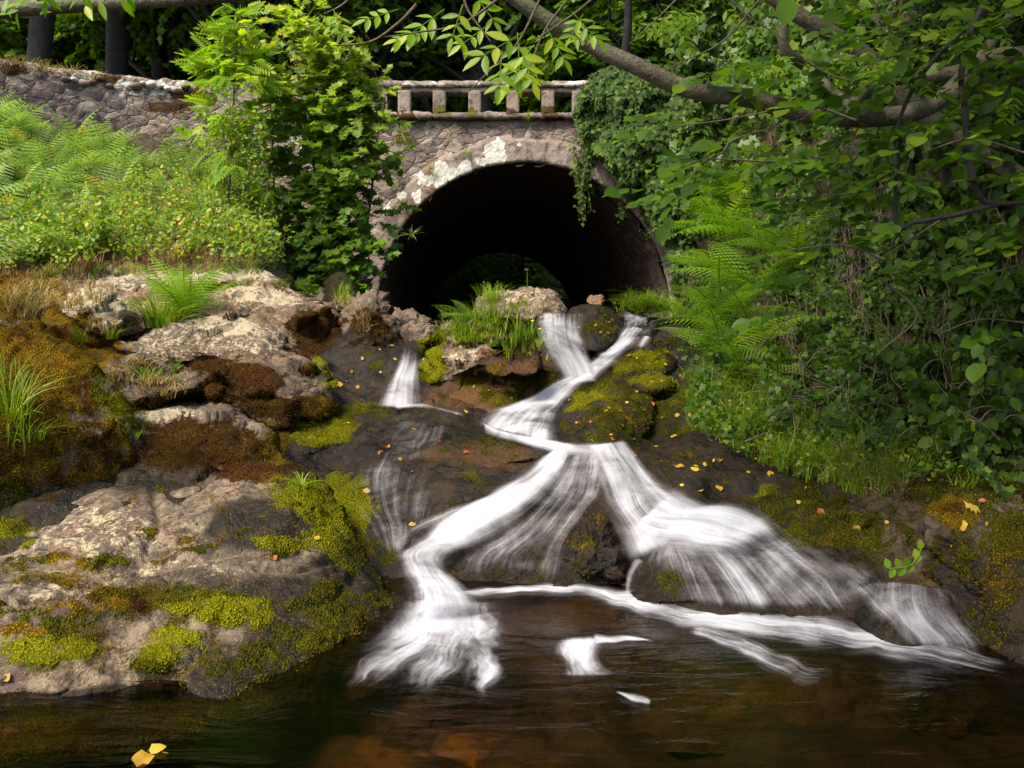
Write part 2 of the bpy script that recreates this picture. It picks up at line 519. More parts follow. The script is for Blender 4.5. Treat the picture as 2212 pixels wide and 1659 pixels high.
def paint(u, v, P, N=None, moss=0.0, hue=.5, wet=0.0, lich=0.0, soil=0.0, org=0.0, face=0.0, top=0.0, blobs=True):
    n = len(u)
    M = np.full(n, float(moss)); Hh = np.full(n, float(hue)); W = np.full(n, float(wet)); L = np.full(n, float(lich)); S = np.zeros(n) + soil; O = np.full(n, float(org))
    if N is not None:
        if face:
            fm = sst(0.55, 0.15, N[:, 2]) * sst(-0.2, .3, -N[:, 1] + 0.2) * face
            M = np.maximum(M, fm)
            Hh = np.where(fm > M - 1e-6, .08, Hh)
        if top:
            L = np.maximum(L, sst(.5, .9, N[:, 2]) * top)
    if blobs:
        wu = u + 22 * fbm(P * 3.1, 3); wv = v + 14 * fbm(P * 3.1 + 9, 3)
        for (bu, bv, ru, rv, k, s) in BL:
            d = ((wu - bu) / ru) ** 2 + ((wv - bv) / rv) ** 2
            g = s * sst(1.7, 0.15, d)
            if k in HUES:
                up = g > M
                Hh = np.where(g > 0.02, Hh + (HUES[k] - Hh) * np.clip(g / (M + 0.3), 0, 1) * (up | (g > .5)), Hh)
                M = np.maximum(M, g)
            elif k == 'w': W = np.maximum(W, g)
            elif k == 'l': L = np.maximum(L, g)
            elif k == 'o': O = np.maximum(O, g)
            elif k == 'k': M = M * (1 - np.clip(g, 0, 1))
    M = np.where(M > .12, np.minimum(M, .92) + .42 * fbm(P * 6.5 + 3, 4, .65) * sst(1.3, .6, M), M)
    Hh = Hh + .16 * fbm(P * 4 + 13, 3)
    return {"moss": np.clip(M, 0, 1.2), "hue": np.clip(Hh, 0, 1), "wet": np.clip(W, 0, 1.2), "lich": np.clip(L, 0, 1.2), "soil": np.clip(S, 0, 1), "org": np.clip(O, 0, 1)}


BVH_V, BVH_F, BVH_N = [], [], [0]


def bvh_add(V, Fs):
    for f in (Fs if isinstance(Fs, list) else [Fs]):
        BVH_F.extend((np.asarray(f) + BVH_N[0]).tolist())
    BVH_V.extend(np.asarray(V, float).tolist())
    BVH_N[0] += len(V)


def normals(me):
    a = np.empty(len(me.vertices) * 3, np.float32)
    me.vertices.foreach_get("normal", a)
    return a.reshape(-1, 3).astype(float)


# ------------------------------------------------------------------ ground sheet (stream bed and both banks)
K = 2212 / 1024.0
g1024 = [
    # pool shore and below
    (-250, 760, 3.5), (-250, 640, 3.9), (60, 740, 3.7), (200, 745, 3.8), (300, 720, 3.9), (345, 665, 3.6), (380, 625, 4.1), (430, 610, 4.4), (475, 600, 4.5), (520, 600, 4.5), (560, 606, 4.42), (620, 624, 4.15),
    (700, 645, 3.9), (770, 655, 3.8), (850, 655, 3.8), (930, 665, 3.7), (1024, 700, 3.8), (1200, 760, 3.6), (1200, 650, 3.5),
    # lower falls
    (605, 442, 5.6), (740, 535, 4.6), (680, 500, 4.95), (800, 560, 4.35), (880, 610, 4.02), (460, 540, 4.85), (530, 500, 5.15), (410, 575, 4.62), (590, 530, 4.85), (590, 590, 4.5), (520, 560, 4.62), (640, 560, 4.6), (640, 590, 4.35), (700, 600, 4.2), (760, 610, 4.1),
    (555, 450, 5.8), (505, 445, 6.0), (450, 450, 6.0), (380, 440, 6.4), (300, 445, 6.3), (400, 412, 7.15), (450, 412, 7.0), (480, 427, 6.7), (330, 480, 5.8), (420, 500, 5.3), (380, 540, 4.95), (350, 520, 5.2), (400, 560, 4.75),
    (398, 405, 7.35), (408, 345, 7.95), (340, 352, 8.0), (340, 400, 7.4), (340, 375, 7.7), (430, 345, 8.0), (430, 400, 7.4), (470, 390, 7.35), (520, 390, 7.4), (470, 335, 8.3), (520, 335, 8.3), (540, 303, 9.1),
    (575, 380, 7.4), (565, 400, 7.1), (500, 432, 6.55), (530, 422, 6.7), (555, 441, 6.1), (590, 446, 5.75), (575, 365, 7.7), (550, 318, 8.5), (590, 312, 8.7), (628, 315, 8.6), (655, 325, 8.4),
    (550, 308, 9.6), (620, 308, 9.8), (435, 332, 9.5), (520, 326, 12.0), (600, 326, 12.0), (440, 328, 14.0), (520, 327, 15.0), (600, 327, 15.0), (680, 322, 11.0),
    # right slope
    (640, 352, 8.0), (700, 332, 8.5), (690, 370, 7.7), (620, 390, 7.3), (600, 402, 7.0), (700, 400, 7.0), (570, 430, 6.4), (640, 430, 6.5), (700, 440, 6.2), (650, 460, 5.8), (760, 450, 6.0), (700, 480, 5.35), (720, 505, 5.05),
    (800, 500, 5.05), (780, 540, 4.65), (850, 565, 4.35), (900, 585, 4.1), (950, 560, 4.2), (1000, 620, 3.8), (750, 400, 6.9), (800, 450, 5.95), (900, 480, 5.05), (1024, 480, 4.6), (1200, 480, 4.0), (760, 360, 7.6), (740, 322, 8.8),
    (800, 300, 8.7), (900, 300, 6.8), (1024, 300, 5.6), (1200, 300, 4.8), (1024, 100, 6.6), (1024, -60, 7.2), (1200, -60, 6.5), (900, 100, 8.2), (800, 100, 11.5), (750, 200, 12), (720, 262, 12), (800, 200, 9.9), (900, 200, 7.4), (900, 0, 9.0), (780, 20, 13.5), (900, -100, 9.5), (680, 290, 14), (690, 180, 16), (720, 60, 16.5),
    # left
    (0, 272, 8.7), (-250, 272, 6.8), (150, 264, 9.6), (250, 268, 9.9), (330, 292, 10), (100, 190, 12.6), (0, 120, 13.2), (-150, 100, 12), (250, 235, 13.2), (170, 150, 15.6), (60, 100, 15.2), (-60, 70, 14.6), (260, 190, 16.2), (320, 240, 16.2), (320, 290, 13), (370, 312, 12), (372, 325, 9.5),
    (100, 330, 7.6), (0, 330, 6.6), (200, 322, 8), (300, 335, 8), (200, 380, 7.1), (100, 400, 6.2), (250, 430, 6.4), (0, 450, 5.2), (200, 465, 5.7), (250, 500, 5.3), (100, 500, 4.9), (0, 600, 4.0), (100, 650, 3.7), (-250, 450, 4.4), (300, 400, 7.2), (250, 360, 7.6), (300, 560, 4.7), (350, 600, 4.3),
]
GD = Depth([(a * K, b * K, y) for a, b, y in g1024], 2e-4)


def build_ground():
    us = np.arange(-560, 2720, 7.0)
    vs = np.concatenate([np.arange(-180, 560, 9.0), np.arange(560, 1560, 4.5), np.arange(1560, 1640, 14.)])
    U, Vv = np.meshgrid(us, vs)
    Y = GD(U, Vv)
    P = unp(U, Vv, Y).reshape(-1, 3)
    # keep the bank under the wall top and out of the arch: limit depth
    Fq = gridF(len(vs), len(us))
    u = U.ravel(); v = Vv.ravel()
    me = mesh("tmp", P, Fq)
    N = normals(me)
    bpy.data.meshes.remove(me)
    if N[:, 2].mean() < 0: N = -N; Fq = Fq[:, ::-1]
    dist = P[:, 1]
    f = fbm(P * 1.6, 5, 0.55)
    rd = 1 - np.abs(fbm(P * np.array([2.2, 3.2, 3.5]) + 40, 4))
    f1, f2, _ = worley(P * np.array([2.2, 2.0, 2.6]) + fbm(P * 3, 3)[:, None] * .35)
    amp = 0.05 + 0.03 * sst(600, 300, v)
    amp = amp * np.where((u > 1500) & (v < 900), 1.6, 1)
    big = fbm(P * np.array([1.1, 1.5, 1.8]) + 11, 3)
    d = amp * f + 0.045 * (rd - .8) + .07 * big + .05 * (1 - 2 * np.abs(fbm(P * np.array([1.3, 2.2, 2.4]) + 60, 3))) * sst(640, 740, v) - 0.012 * sst(.10, .0, f2 - f1) + 0.012 * fbm(P * 11, 3)
    d = d - .22 * sst(1.2, .5, ((u - 1050) / 170) ** 2 + ((v - 775) / 100) ** 2)
    P = P + N * d[:, None]
    bank_l = sst(620, 560, v) * (u < 900)
    bank_r = sst(0, 1, (u - (1480 + np.maximum(0, v - 700) * .75)) / 90)
    soil = np.clip(bank_l + bank_r, 0, 1)
    soil[(v < 640) & (u > 820) & (u < 1500)] = 1
    moss = 0.40 + .28 * fbm(P * 1.2 + 5, 3)
    A = paint(u, v, P, N, moss=0, hue=.5, wet=.85, lich=0.0)
    A["moss"] = np.maximum(A["moss"], np.clip(moss, 0, .8))
    A["soil"] = soil
    A["wet"] = np.where((u < 700) & (v < 860), .1, A["wet"])
    lim = np.interp(u, [-600, 0, 500, 600, 700, 800, 822, 1440, 1500, 1560, 1750, 2720], [120, 235, 330, 400, 480, 560, 700, 700, 560, 60, -200, -200])
    ok = (v > lim) & (P[:, 1] < 16.6) & (P[:, 2] < 9)
    Fq = Fq[ok[Fq].all(1)]
    amb = np.zeros(len(P))
    for (cu, cv, ru, rv, st_) in [(980, 1590, 170, 80, 1.), (1240, 1340, 200, 45, .9), (1660, 1530, 180, 50, .8), (200, 1570, 260, 40, .6), (1560, 1375, 120, 20, .9), (1150, 1440, 140, 50, .5), (1400, 1560, 120, 40, .4)]:
        amb = np.maximum(amb, st_ * np.exp(-((u - cu) / ru) ** 2 - ((v - cv) / rv) ** 2) * (1 + .6 * fbm(P * 3, 3)))
    under = sst(.0, -.05, P[:, 2])
    A["org"] = np.where(under > 0, np.clip(amb * .45, 0, 1), A["org"]); A["soil"] = np.maximum(A["soil"], under * np.clip(.95 - .75 * amb, 0, 1)); A["wet"] = A["wet"] * (1 - under * np.clip(amb * 1.3, 0, 1)); A["moss"] = A["moss"] * (1 - .7 * under)
    me = mesh("terrain", P, Fq, ROCK, True, A)
    o = link("terrain", me)
    tag(o, kind="structure")
    bvh_add(P, Fq)
    return o


build_ground()

# ------------------------------------------------------------------ boulders


def rock(name, label, outline, ctrl, thick=0.5, rnd=0.2, amp=0.05, res=5.0, seed=0, group=None, facet=1.0, cat="boulder", extra=None, drape=None, **pk):
    O = np.array(outline, float)
    per = np.linalg.norm(np.roll(O, -1, 0) - O, axis=1).sum()
    na = int(max(28, min(620, per / res)))
    B = crom(O, na, True)
    c = B.mean(0)
    size = np.sqrt(((B - c) ** 2).sum(1)).mean()
    nr = int(max(8, min(150, size / res * 1.1)))
    r = np.linspace(0, 1, nr + 1)[1:]
    if isinstance(ctrl, (int, float)):
        y = float(ctrl)
        u0, v0 = B.min(0); u1, v1 = B.max(0)
        sl = (v1 - v0) / F * y * 1.0
        ctrl = [(u0, v0, y + sl * .6), (u1, v0, y + sl * .6), (u0, v1, y - sl * .3), (u1, v1, y - sl * .3), (c[0], c[1], y - sl * .1)]
    D = Depth(ctrl, 1e-3) if drape is None else (lambda uu, vv: GD(uu, vv) - drape)
    UV = c + r[:, None, None] * (B - c)[None]
    Yf = D(UV[..., 0], UV[..., 1]) + rnd * (1 - np.sqrt(np.clip(1 - r ** 5, 0, 1)))[:, None]
    front = unp(UV[..., 0], UV[..., 1], Yf)
    cen = unp(c[0], c[1], D(np.array([c[0]]), np.array([c[1]]))[0])
    nb = max(4, nr // 4)
    rb = np.linspace(1, 0, nb + 1)[1:-1]
    rim = front[-1]
    rc = rim.mean(0)
    back = []
    for q in rb:
        UVb = c + q * (B - c)
        Yb = D(UVb[:, 0], UVb[:, 1]) + rnd + thick * math.sqrt(1 - q * q)
        ub = unp(UVb[:, 0], UVb[:, 1], Yb)
        ub[:, 2] -= 0.25 * thick * (1 - q)
        back.append(ub)
    back = np.array(back)
    rings = np.concatenate([front, back])
    nR = len(rings)
    P = np.vstack([cen[None], rings.reshape(-1, 3), (back[-1].mean(0))[None]])
    Fq = gridF(nR, na, True) + 1
    a = np.arange(na); b = (a + 1) % na
    T1 = np.stack([np.zeros(na, int), 1 + b, 1 + a], -1)
    last = 1 + (nR - 1) * na
    T2 = np.stack([np.full(na, len(P) - 1), last + a, last + b], -1)
    me = mesh("t", P, [Fq[:, ::-1], T1[:, ::-1], T2[:, ::-1]])
    N = normals(me)
    bpy.data.meshes.remove(me)
    ctr = P.mean(0)
    flip = ((P - ctr) * N).sum(1).mean() < 0
    if flip: N = -N
    Q = P + seed * 3.7
    sc = max(0.12, np.ptp(rim[:, 0]))
    k = 1.0 / min(0.55, max(.12, sc * .35))
    W_ = Q * k * np.array([.8, .8, 1.3]) * 1.2 + .22 * fbm(Q * k * 1.3, 2)[:, None]
    f1, f2, ci, cc = worley(W_, True)
    fac = (_rnd[ci][:, 0] - .5)
    tilt = ((_rnd[ci] - .5) * (W_ - cc)).sum(1)
    W2 = W_ * 2.7 + 5
    g1, g2, ci2, cc2 = worley(W2, True)
    tilt2 = ((_rnd[ci2] - .5) * (W2 - cc2)).sum(1)
    d = amp * (.8 * fbm(Q * k * .6, 3) + facet * (.6 * fac + 2.6 * tilt) + facet * .9 * (tilt2 + .3 * (_rnd[ci2][:, 0] - .5)) - facet * .35 * sst(.07, 0, f2 - f1) * sst(.4, .6, _rnd[ci][:, 2]) + .30 * fbm(Q * k * 3, 4, .6) + .10 * fbm(Q * k * 9, 3, .6))
    if extra is not None:
        d = d + extra(P, *proj(P))
    P = P + N * d[:, None]
    u, v = proj(P)
    me0 = mesh("t", P, [Fq[:, ::-1], T1[:, ::-1], T2[:, ::-1]])
    N2 = normals(me0) * (-1 if flip else 1)
    bpy.data.meshes.remove(me0)
    A = paint(u, v, P, N2, **pk)
    # cushions of moss stand proud of the stone
    P = P + N2 * (np.clip(A["moss"] - .45, 0, .6) * (.035 + .03 * fbm(P * 13, 3)) * min(1.0, sc))[:, None]
    Fs = [Fq[:, ::-1], T1[:, ::-1], T2[:, ::-1]] if not flip else [Fq, T1, T2]
    base = P.mean(0); base[2] = P[:, 2].min()
    me = mesh(name, P - base, Fs, ROCK, True, A)
    o = link(name, me, loc=base)
    tag(o, label, cat, group)
    bvh_add(P, Fs)
    o["_i"] = 0
    del o["_i"]
    ROCKS[label] = (o, P, N2, A, u, v, base)
    return o


ROCKS = {}


def fg_extra(P, u, v):
    # ledges and creases across the foreground slab
    e = np.zeros(len(P))
    for pts_, w, dep in (([(-100, 1235), (120, 1232), (300, 1222), (500, 1200), (640, 1195)], 16, .022), ([(0, 1300), (200, 1300), (380, 1298), (500, 1302), (560, 1330), (700, 1310), (760, 1250)], 15, .05), ([(330, 1060), (345, 1120), (320, 1170), (290, 1230)], 12, .03), ([(230, 1440), (330, 1470), (430, 1420), (470, 1370)], 16, .03), ([(560, 1230), (640, 1235), (720, 1215), (780, 1260)], 12, .03)):
        Q = crom(pts_, 60)
        dd = np.full(len(P), 1e9)
        for q in Q:
            dd = np.minimum(dd, (u - q[0]) ** 2 + ((v - q[1]) * 1.6) ** 2)
        e -= dep * np.exp(-dd / (w * w))
    # swollen cushion band below the main ledge
    e += .055 * np.exp(-(((v - 1335) / 26) ** 2)) * sst(600, 480, u) + .03 * np.exp(-(((v - 1420) / 30) ** 2) - ((u - 330) / 120) ** 2)
    return e


rock("boulder", "broad pinkish slab in the left foreground with thick yellow green moss bands", [(-220, 1190), (-60, 1185), (0, 1178), (60, 1140), (140, 1100), (230, 1060), (300, 1046), (350, 1060), (385, 1085), (430, 1056), (500, 1024), (580, 1008), (640, 1015), (700, 1050), (735, 1110), (770, 1180), (820, 1240), (862, 1310), (866, 1365), (800, 1410), (740, 1450), (690, 1500), (600, 1545), (520, 1570), (455, 1545), (430, 1505), (380, 1490), (250, 1512), (120, 1532), (-20, 1545), (-220, 1560)],
     [(-200, 1200, 3.9), (0, 1180, 4.15), (300, 1050, 4.75), (300, 1150, 4.2), (0, 1300, 3.55), (0, 1500, 3.05), (-200, 1500, 2.95), (300, 1300, 3.7), (300, 1480, 3.12), (560, 1020, 4.95), (640, 1100, 4.5), (600, 1250, 3.95), (600, 1400, 3.45), (520, 1550, 2.95), (740, 1180, 4.45), (850, 1320, 4.05), (860, 1360, 3.85), (740, 1430, 3.47), (700, 1300, 3.85), (430, 1400, 3.35), (150, 1400, 3.25), (450, 1160, 4.2)],
     thick=.7, rnd=.22, amp=.055, res=4.2, seed=1, facet=.35, lich=.40, moss=.36, hue=.46, extra=fg_extra)
rock("boulder", "hulking brown and yellow mossy boulder at the left edge with grass at its foot", [(-220, 680), (-60, 672), (20, 690), (80, 720), (160, 760), (220, 800), (255, 850), (285, 900), (300, 960), (295, 1020), (250, 1070), (150, 1120), (60, 1165), (0, 1200), (-220, 1290)],
     [(-200, 690, 5.1), (80, 725, 5.5), (255, 850, 5.5), (290, 960, 5.3), (100, 900, 4.95), (0, 1180, 4.45), (-150, 900, 4.5), (150, 1090, 4.9), (0, 1000, 4.6), (250, 1050, 5.1)], thick=.8, rnd=.25, amp=.05, res=5, seed=2, facet=.3, face=.3, moss=.78, hue=.38, lich=.35, wet=.3)
rock("boulder", "small brown mossy boulder at the left edge behind the hulking one", [(-160, 600), (0, 610), (50, 620), (80, 650), (92, 700), (60, 740), (-160, 780)], 6.2, thick=.5, rnd=.2, amp=.06, seed=3, face=.8, moss=.7, hue=.25)
rock("boulder", "flat topped block with pale lichen above and dark brown moss on its face", [(280, 885), (350, 868), (440, 862), (500, 875), (540, 900), (580, 940), (610, 990), (622, 1015), (600, 1060), (480, 1085), (400, 1095), (300, 1085), (230, 1070), (220, 1000), (262, 930)],
     [(440, 865, 6.3), (340, 880, 6.0), (350, 905, 5.85), (500, 915, 5.75), (600, 1000, 5.5), (400, 1070, 5.1), (250, 1060, 5.0), (420, 980, 5.4), (420, 930, 5.55), (240, 960, 5.5)], thick=.6, rnd=.2, amp=.05, seed=4, face=.9, lich=.35)
rock("boulder", "long brown ledge with an overhang of dark hanging moss", [(225, 800), (290, 762), (400, 748), (500, 760), (600, 748), (660, 765), (692, 805), (718, 870), (705, 900), (640, 915), (580, 930), (540, 905), (480, 860), (420, 815), (340, 850), (260, 870)],
     [(400, 755, 7.3), (600, 755, 7.4), (700, 860, 6.8), (560, 910, 6.3), (450, 830, 6.4), (260, 840, 6.0), (560, 830, 6.55), (500, 790, 6.8), (640, 800, 6.9)], thick=.5, rnd=.18, amp=.06, seed=5, face=1.0, moss=.38, hue=.1, lich=.35)
rock("boulder", "low grey cracked slab below the fern and long grass", [(245, 745), (330, 712), (430, 682), (500, 676), (570, 695), (612, 722), (610, 760), (540, 785), (480, 778), (400, 785), (320, 775)],
     [(430, 682, 7.8), (570, 700, 7.6), (540, 775, 7.1), (320, 765, 6.9), (450, 720, 7.4), (260, 740, 7.1)], thick=.5, rnd=.2, amp=.05, seed=6, face=.25, lich=.62)
rock("boulder", "wide pale grey outcrop along the top of the left bank", [(10, 612), (100, 602), (250, 600), (300, 595), (400, 583), (500, 582), (560, 590), (640, 615), (690, 640), (718, 665), (738, 710), (748, 748), (700, 768), (640, 765), (600, 735), (560, 700), (480, 690), (440, 695), (350, 710), (200, 740), (100, 700), (20, 660)],
     [(100, 605, 8.6), (400, 585, 9.1), (560, 592, 9.1), (690, 640, 8.9), (740, 730, 8.3), (640, 755, 7.8), (480, 680, 8.0), (200, 700, 7.5), (450, 625, 8.5), (560, 640, 8.45), (660, 680, 8.1), (30, 650, 7.6)], thick=.8, rnd=.25, amp=.058, res=4, seed=7, face=.4, lich=.52, facet=2.0, org=.15)
rock("boulder", "bright white angular stone among dry grass left of the fern", [(122, 664), (165, 632), (212, 624), (250, 640), (274, 668), (268, 700), (225, 716), (180, 705), (150, 692)], 7.25, thick=.25, rnd=.1, amp=.035, res=3, seed=8, lich=1.2, facet=2)
rock("boulder", "grey brown boulder with steep sides beside the arch's left foot", [(735, 652), (760, 640), (800, 630), (826, 640), (850, 668), (866, 700), (872, 735), (840, 755), (790, 755), (745, 745), (736, 700)], [(760, 640, 9.0), (830, 642, 9.0), (865, 730, 8.3), (740, 740, 8.1), (800, 690, 8.2), (800, 650, 8.6)], thick=.5, rnd=.15, amp=.045, res=3.5, seed=9, face=.8, lich=.42)
rock("boulder", "flat purplish stone at the tunnel mouth left of the fern", [(840, 674), (880, 666), (915, 678), (930, 700), (920, 716), (870, 714), (843, 694)], 9.3, thick=.4, rnd=.1, amp=.03, res=3, seed=10, lich=.3)
rock("boulder", "tan dark bottomed stone directly over the small left waterfall", [(864, 708), (900, 697), (935, 708), (948, 722), (935, 738), (900, 744), (868, 740)], 8.35, thick=.3, rnd=.08, amp=.03, res=3, seed=11, lich=.45)
rock("boulder", "rounded pale boulder crowning the grassy middle island", [(1032, 650), (1058, 634), (1110, 626), (1165, 617), (1196, 626), (1216, 650), (1226, 676), (1180, 690), (1100, 690), (1040, 680)], [(1060, 625, 9.8), (1180, 615, 9.8), (1225, 670, 9.3), (1110, 680, 9.1), (1040, 670, 9.2), (1120, 645, 9.2)], thick=.4, rnd=.12, amp=.04, res=3, seed=12, lich=.48, moss=.3, hue=.2)
rock("boulder", "small pale slab leaning against the island's crowning boulder", [(1120, 672), (1150, 648), (1185, 641), (1212, 655), (1222, 678), (1190, 690), (1135, 690)], 8.95, thick=.25, rnd=.08, amp=.025, res=3, seed=13, lich=.55)
rock("stone", "lone round reddish stone on the lip between the two upper falls", [(1267, 652), (1270, 640), (1285, 636), (1302, 640), (1307, 652), (1298, 662), (1276, 662)], 9.0, thick=.15, rnd=.06, amp=.015, res=2, seed=14, cat="stone", org=.4)
rock("boulder", "dark mossy dome dividing the two upper falls", [(1215, 690), (1235, 664), (1280, 657), (1322, 666), (1344, 692), (1346, 718), (1322, 745), (1285, 762), (1252, 750), (1232, 715)], [(1240, 665, 8.9), (1330, 670, 8.9), (1345, 715, 8.4), (1285, 755, 7.95), (1230, 715, 8.4), (1285, 700, 8.25), (1285, 665, 8.7)], thick=.5, rnd=.12, amp=.035, res=3, seed=15, wet=1, facet=.4)
rock("boulder", "squat stone with a vivid green moss cushion beside the small left fall", [(896, 800), (915, 780), (950, 762), (1000, 750), (1050, 748), (1075, 765), (1060, 795), (1020, 815), (960, 828), (912, 828)], 7.62, thick=.35, rnd=.12, amp=.05, res=3.2, seed=16, face=.5, lich=.5, facet=1.4)
rock("stone", "pointed grey block lodged between the island stones", [(1006, 770), (1020, 752), (1036, 750), (1060, 766), (1066, 788), (1034, 806), (1012, 796)], 7.4, thick=.2, rnd=.06, amp=.025, res=2.6, seed=17, lich=.2, facet=2, cat="stone")
rock("boulder", "cracked brown stone under the tall bright grass", [(1050, 775), (1100, 752), (1150, 750), (1192, 770), (1214, 805), (1190, 830), (1120, 842), (1065, 835)], 7.5, thick=.4, rnd=.14, amp=.06, res=3, seed=18, face=.4, facet=2.2, moss=.2, hue=.4, org=.7, lich=.4)
rock("boulder", "smooth orange stained slab between the small fall and the white chute", [(905, 870), (950, 832), (1020, 812), (1100, 808), (1165, 812), (1190, 832), (1160, 866), (1100, 890), (1000, 900), (920, 895)], [(920, 880, 7.15), (960, 835, 7.6), (1160, 820, 7.6), (1100, 885, 7.0), (1000, 895, 7.05), (1050, 850, 7.25), (1180, 850, 7.3)], thick=.4, rnd=.12, amp=.035, res=3.2, seed=19, org=.75, wet=.3, facet=.7)
rock("boulder", "low brown stone on the island's left end by the tunnel", [(935, 740), (948, 710), (985, 694), (1035, 698), (1075, 704), (1085, 735), (1045, 755), (980, 760)], 8.4, thick=.35, rnd=.12, amp=.05, res=3, seed=20, lich=.5, facet=1.5)
rock("boulder", "round olive mossy stone right of the white confluence", [(1325, 805), (1345, 775), (1390, 760), (1442, 763), (1466, 782), (1446, 808), (1390, 820), (1340, 822)], 7.5, thick=.4, rnd=.14, amp=.03, res=3, seed=21, facet=.4, wet=.8)
rock("stone", "small stone capped with bright yellow moss on the right slope", [(1366, 832), (1384, 812), (1420, 806), (1452, 818), (1458, 838), (1420, 850), (1378, 848)], 7.1, thick=.25, rnd=.1, amp=.02, res=3, seed=22, facet=.3, wet=.8, cat="stone")
rock("boulder", "large smooth mossy hump right of the middle chute", [(1192, 935), (1205, 880), (1232, 840), (1280, 815), (1335, 806), (1378, 822), (1410, 865), (1400, 930), (1340, 965), (1260, 970), (1202, 962)], [(1280, 815, 7.3), (1370, 820, 7.3), (1200, 950, 6.25), (1330, 960, 6.05), (1400, 900, 6.6), (1220, 870, 6.8), (1300, 880, 6.6)], thick=.5, rnd=.15, amp=.035, res=3.6, seed=23, facet=.4, wet=.8)
rock("boulder", "low dark wedge of rock pointing right above the lower falls", [(930, 990), (960, 955), (1030, 940), (1090, 935), (1150, 946), (1192, 970), (1186, 988), (1120, 998), (1050, 1018), (980, 1040), (935, 1030)], [(960, 955, 6.5), (1090, 937, 6.5), (1190, 975, 6.15), (1050, 1015, 5.75), (950, 1030, 5.75), (1060, 970, 6.05)], thick=.4, rnd=.1, amp=.03, res=3.6, seed=24, facet=.5, wet=1, drape=.08)
rock("boulder", "long low slab striped with yellow moss beside the dark wet flow", [(590, 945), (650, 908), (740, 880), (800, 870), (855, 885), (868, 912), (800, 945), (720, 968), (640, 985)], [(600, 945, 6.3), (740, 882, 7.0), (850, 890, 6.9), (800, 940, 6.35), (650, 975, 6.05), (720, 925, 6.45)], thick=.4, rnd=.12, amp=.035, res=3.4, seed=25, facet=.4, wet=.8, drape=.09)
rock("boulder", "dark wet tooth of rock parting the lower veil of water", [(1212, 1225), (1222, 1150), (1248, 1100), (1276, 1080), (1302, 1100), (1328, 1150), (1350, 1205), (1340, 1240), (1280, 1250), (1225, 1245)], [(1276, 1085, 5.0), (1220, 1220, 4.55), (1345, 1220, 4.5), (1280, 1160, 4.65), (1280, 1240, 4.45)], thick=.4, rnd=.15, amp=.04, res=3.6, seed=26, wet=1.2, facet=1)
rock("boulder", "wide dark dome under the right hand veil at the pool's edge", [(1340, 1310), (1368, 1240), (1410, 1205), (1470, 1190), (1560, 1203), (1650, 1230), (1750, 1280), (1830, 1345), (1720, 1385), (1560, 1352), (1450, 1325), (1370, 1315)], [(1380, 1230, 4.5), (1470, 1195, 4.6), (1650, 1235, 4.4), (1350, 1300, 4.22), (1450, 1300, 4.15), (1560, 1335, 4.0), (1700, 1365, 3.85), (1820, 1345, 3.95), (1560, 1260, 4.2)], thick=.5, rnd=.1, amp=.035, res=4, seed=27, wet=1.2, facet=.6)
rock("boulder", "small rounded rock under the last spill at the pool's right end", [(1850, 1340), (1880, 1285), (1920, 1264), (1990, 1262), (2052, 1282), (2080, 1315), (2070, 1365), (1980, 1400), (1900, 1390)], [(1900, 1270, 4.0), (2050, 1285, 3.95), (2070, 1350, 3.65), (1960, 1385, 3.55), (1860, 1350, 3.72), (1960, 1310, 3.72)], thick=.4, rnd=.1, amp=.03, res=3.6, seed=28, wet=1.2, facet=.5)
rock("boulder", "great mossy boulder at the right edge above the pool", [(1982, 1160), (2000, 1100), (2060, 1055), (2120, 1000), (2220, 985), (2400, 950), (2560, 1000), (2560, 1400), (2400, 1520), (2200, 1490), (2110, 1440), (2060, 1360), (2010, 1250)], [(2120, 1005, 4.8), (2000, 1110, 4.35), (2060, 1100, 4.15), (2200, 1110, 3.95), (2050, 1300, 3.85), (2180, 1440, 3.45), (2400, 1350, 3.2), (2400, 1000, 4.3), (2150, 1250, 3.65)], thick=.8, rnd=.2, amp=.06, res=5, seed=29, moss=.5, hue=.5, wet=.5)
rock("boulder", "sloping shelf of dark rock furred with olive moss on the right bank", [(1580, 1095), (1630, 1060), (1720, 1056), (1820, 1078), (1900, 1108), (1965, 1150), (1985, 1230), (1930, 1300), (1800, 1262), (1700, 1200), (1615, 1140)], [(1640, 1062, 5.3), (1800, 1082, 5.0), (1950, 1150, 4.65), (1600, 1110, 5.0), (1700, 1190, 4.6), (1900, 1290, 4.15), (1820, 1170, 4.55)], thick=.5, rnd=.15, amp=.045, res=4.2, seed=30, moss=.3, hue=.5, wet=.7)
rock("boulder", "dark wet ledge with fallen leaves right of the upper fall", [(1352, 755), (1390, 716), (1440, 700), (1500, 700), (1535, 730), (1530, 775), (1460, 785), (1395, 775)], 8.0, thick=.4, rnd=.12, amp=.04, res=3.2, seed=31, wet=1, facet=.8)
rock("stone", "little pink stone at the foot of the right hand ferns", [(1478, 668), (1484, 654), (1496, 650), (1508, 662), (1504, 676), (1486, 678)], 8.7, thick=.12, rnd=.04, amp=.012, res=2, seed=32, lich=.3, cat="stone")
rock("stone", "small smooth stones wedged behind the foreground slab", [(368, 1066), (390, 1056), (425, 1050), (436, 1058), (420, 1074), (385, 1080)], 4.85, thick=.1, rnd=.04, amp=.01, res=2.5, seed=33, lich=.4, cat="stone")

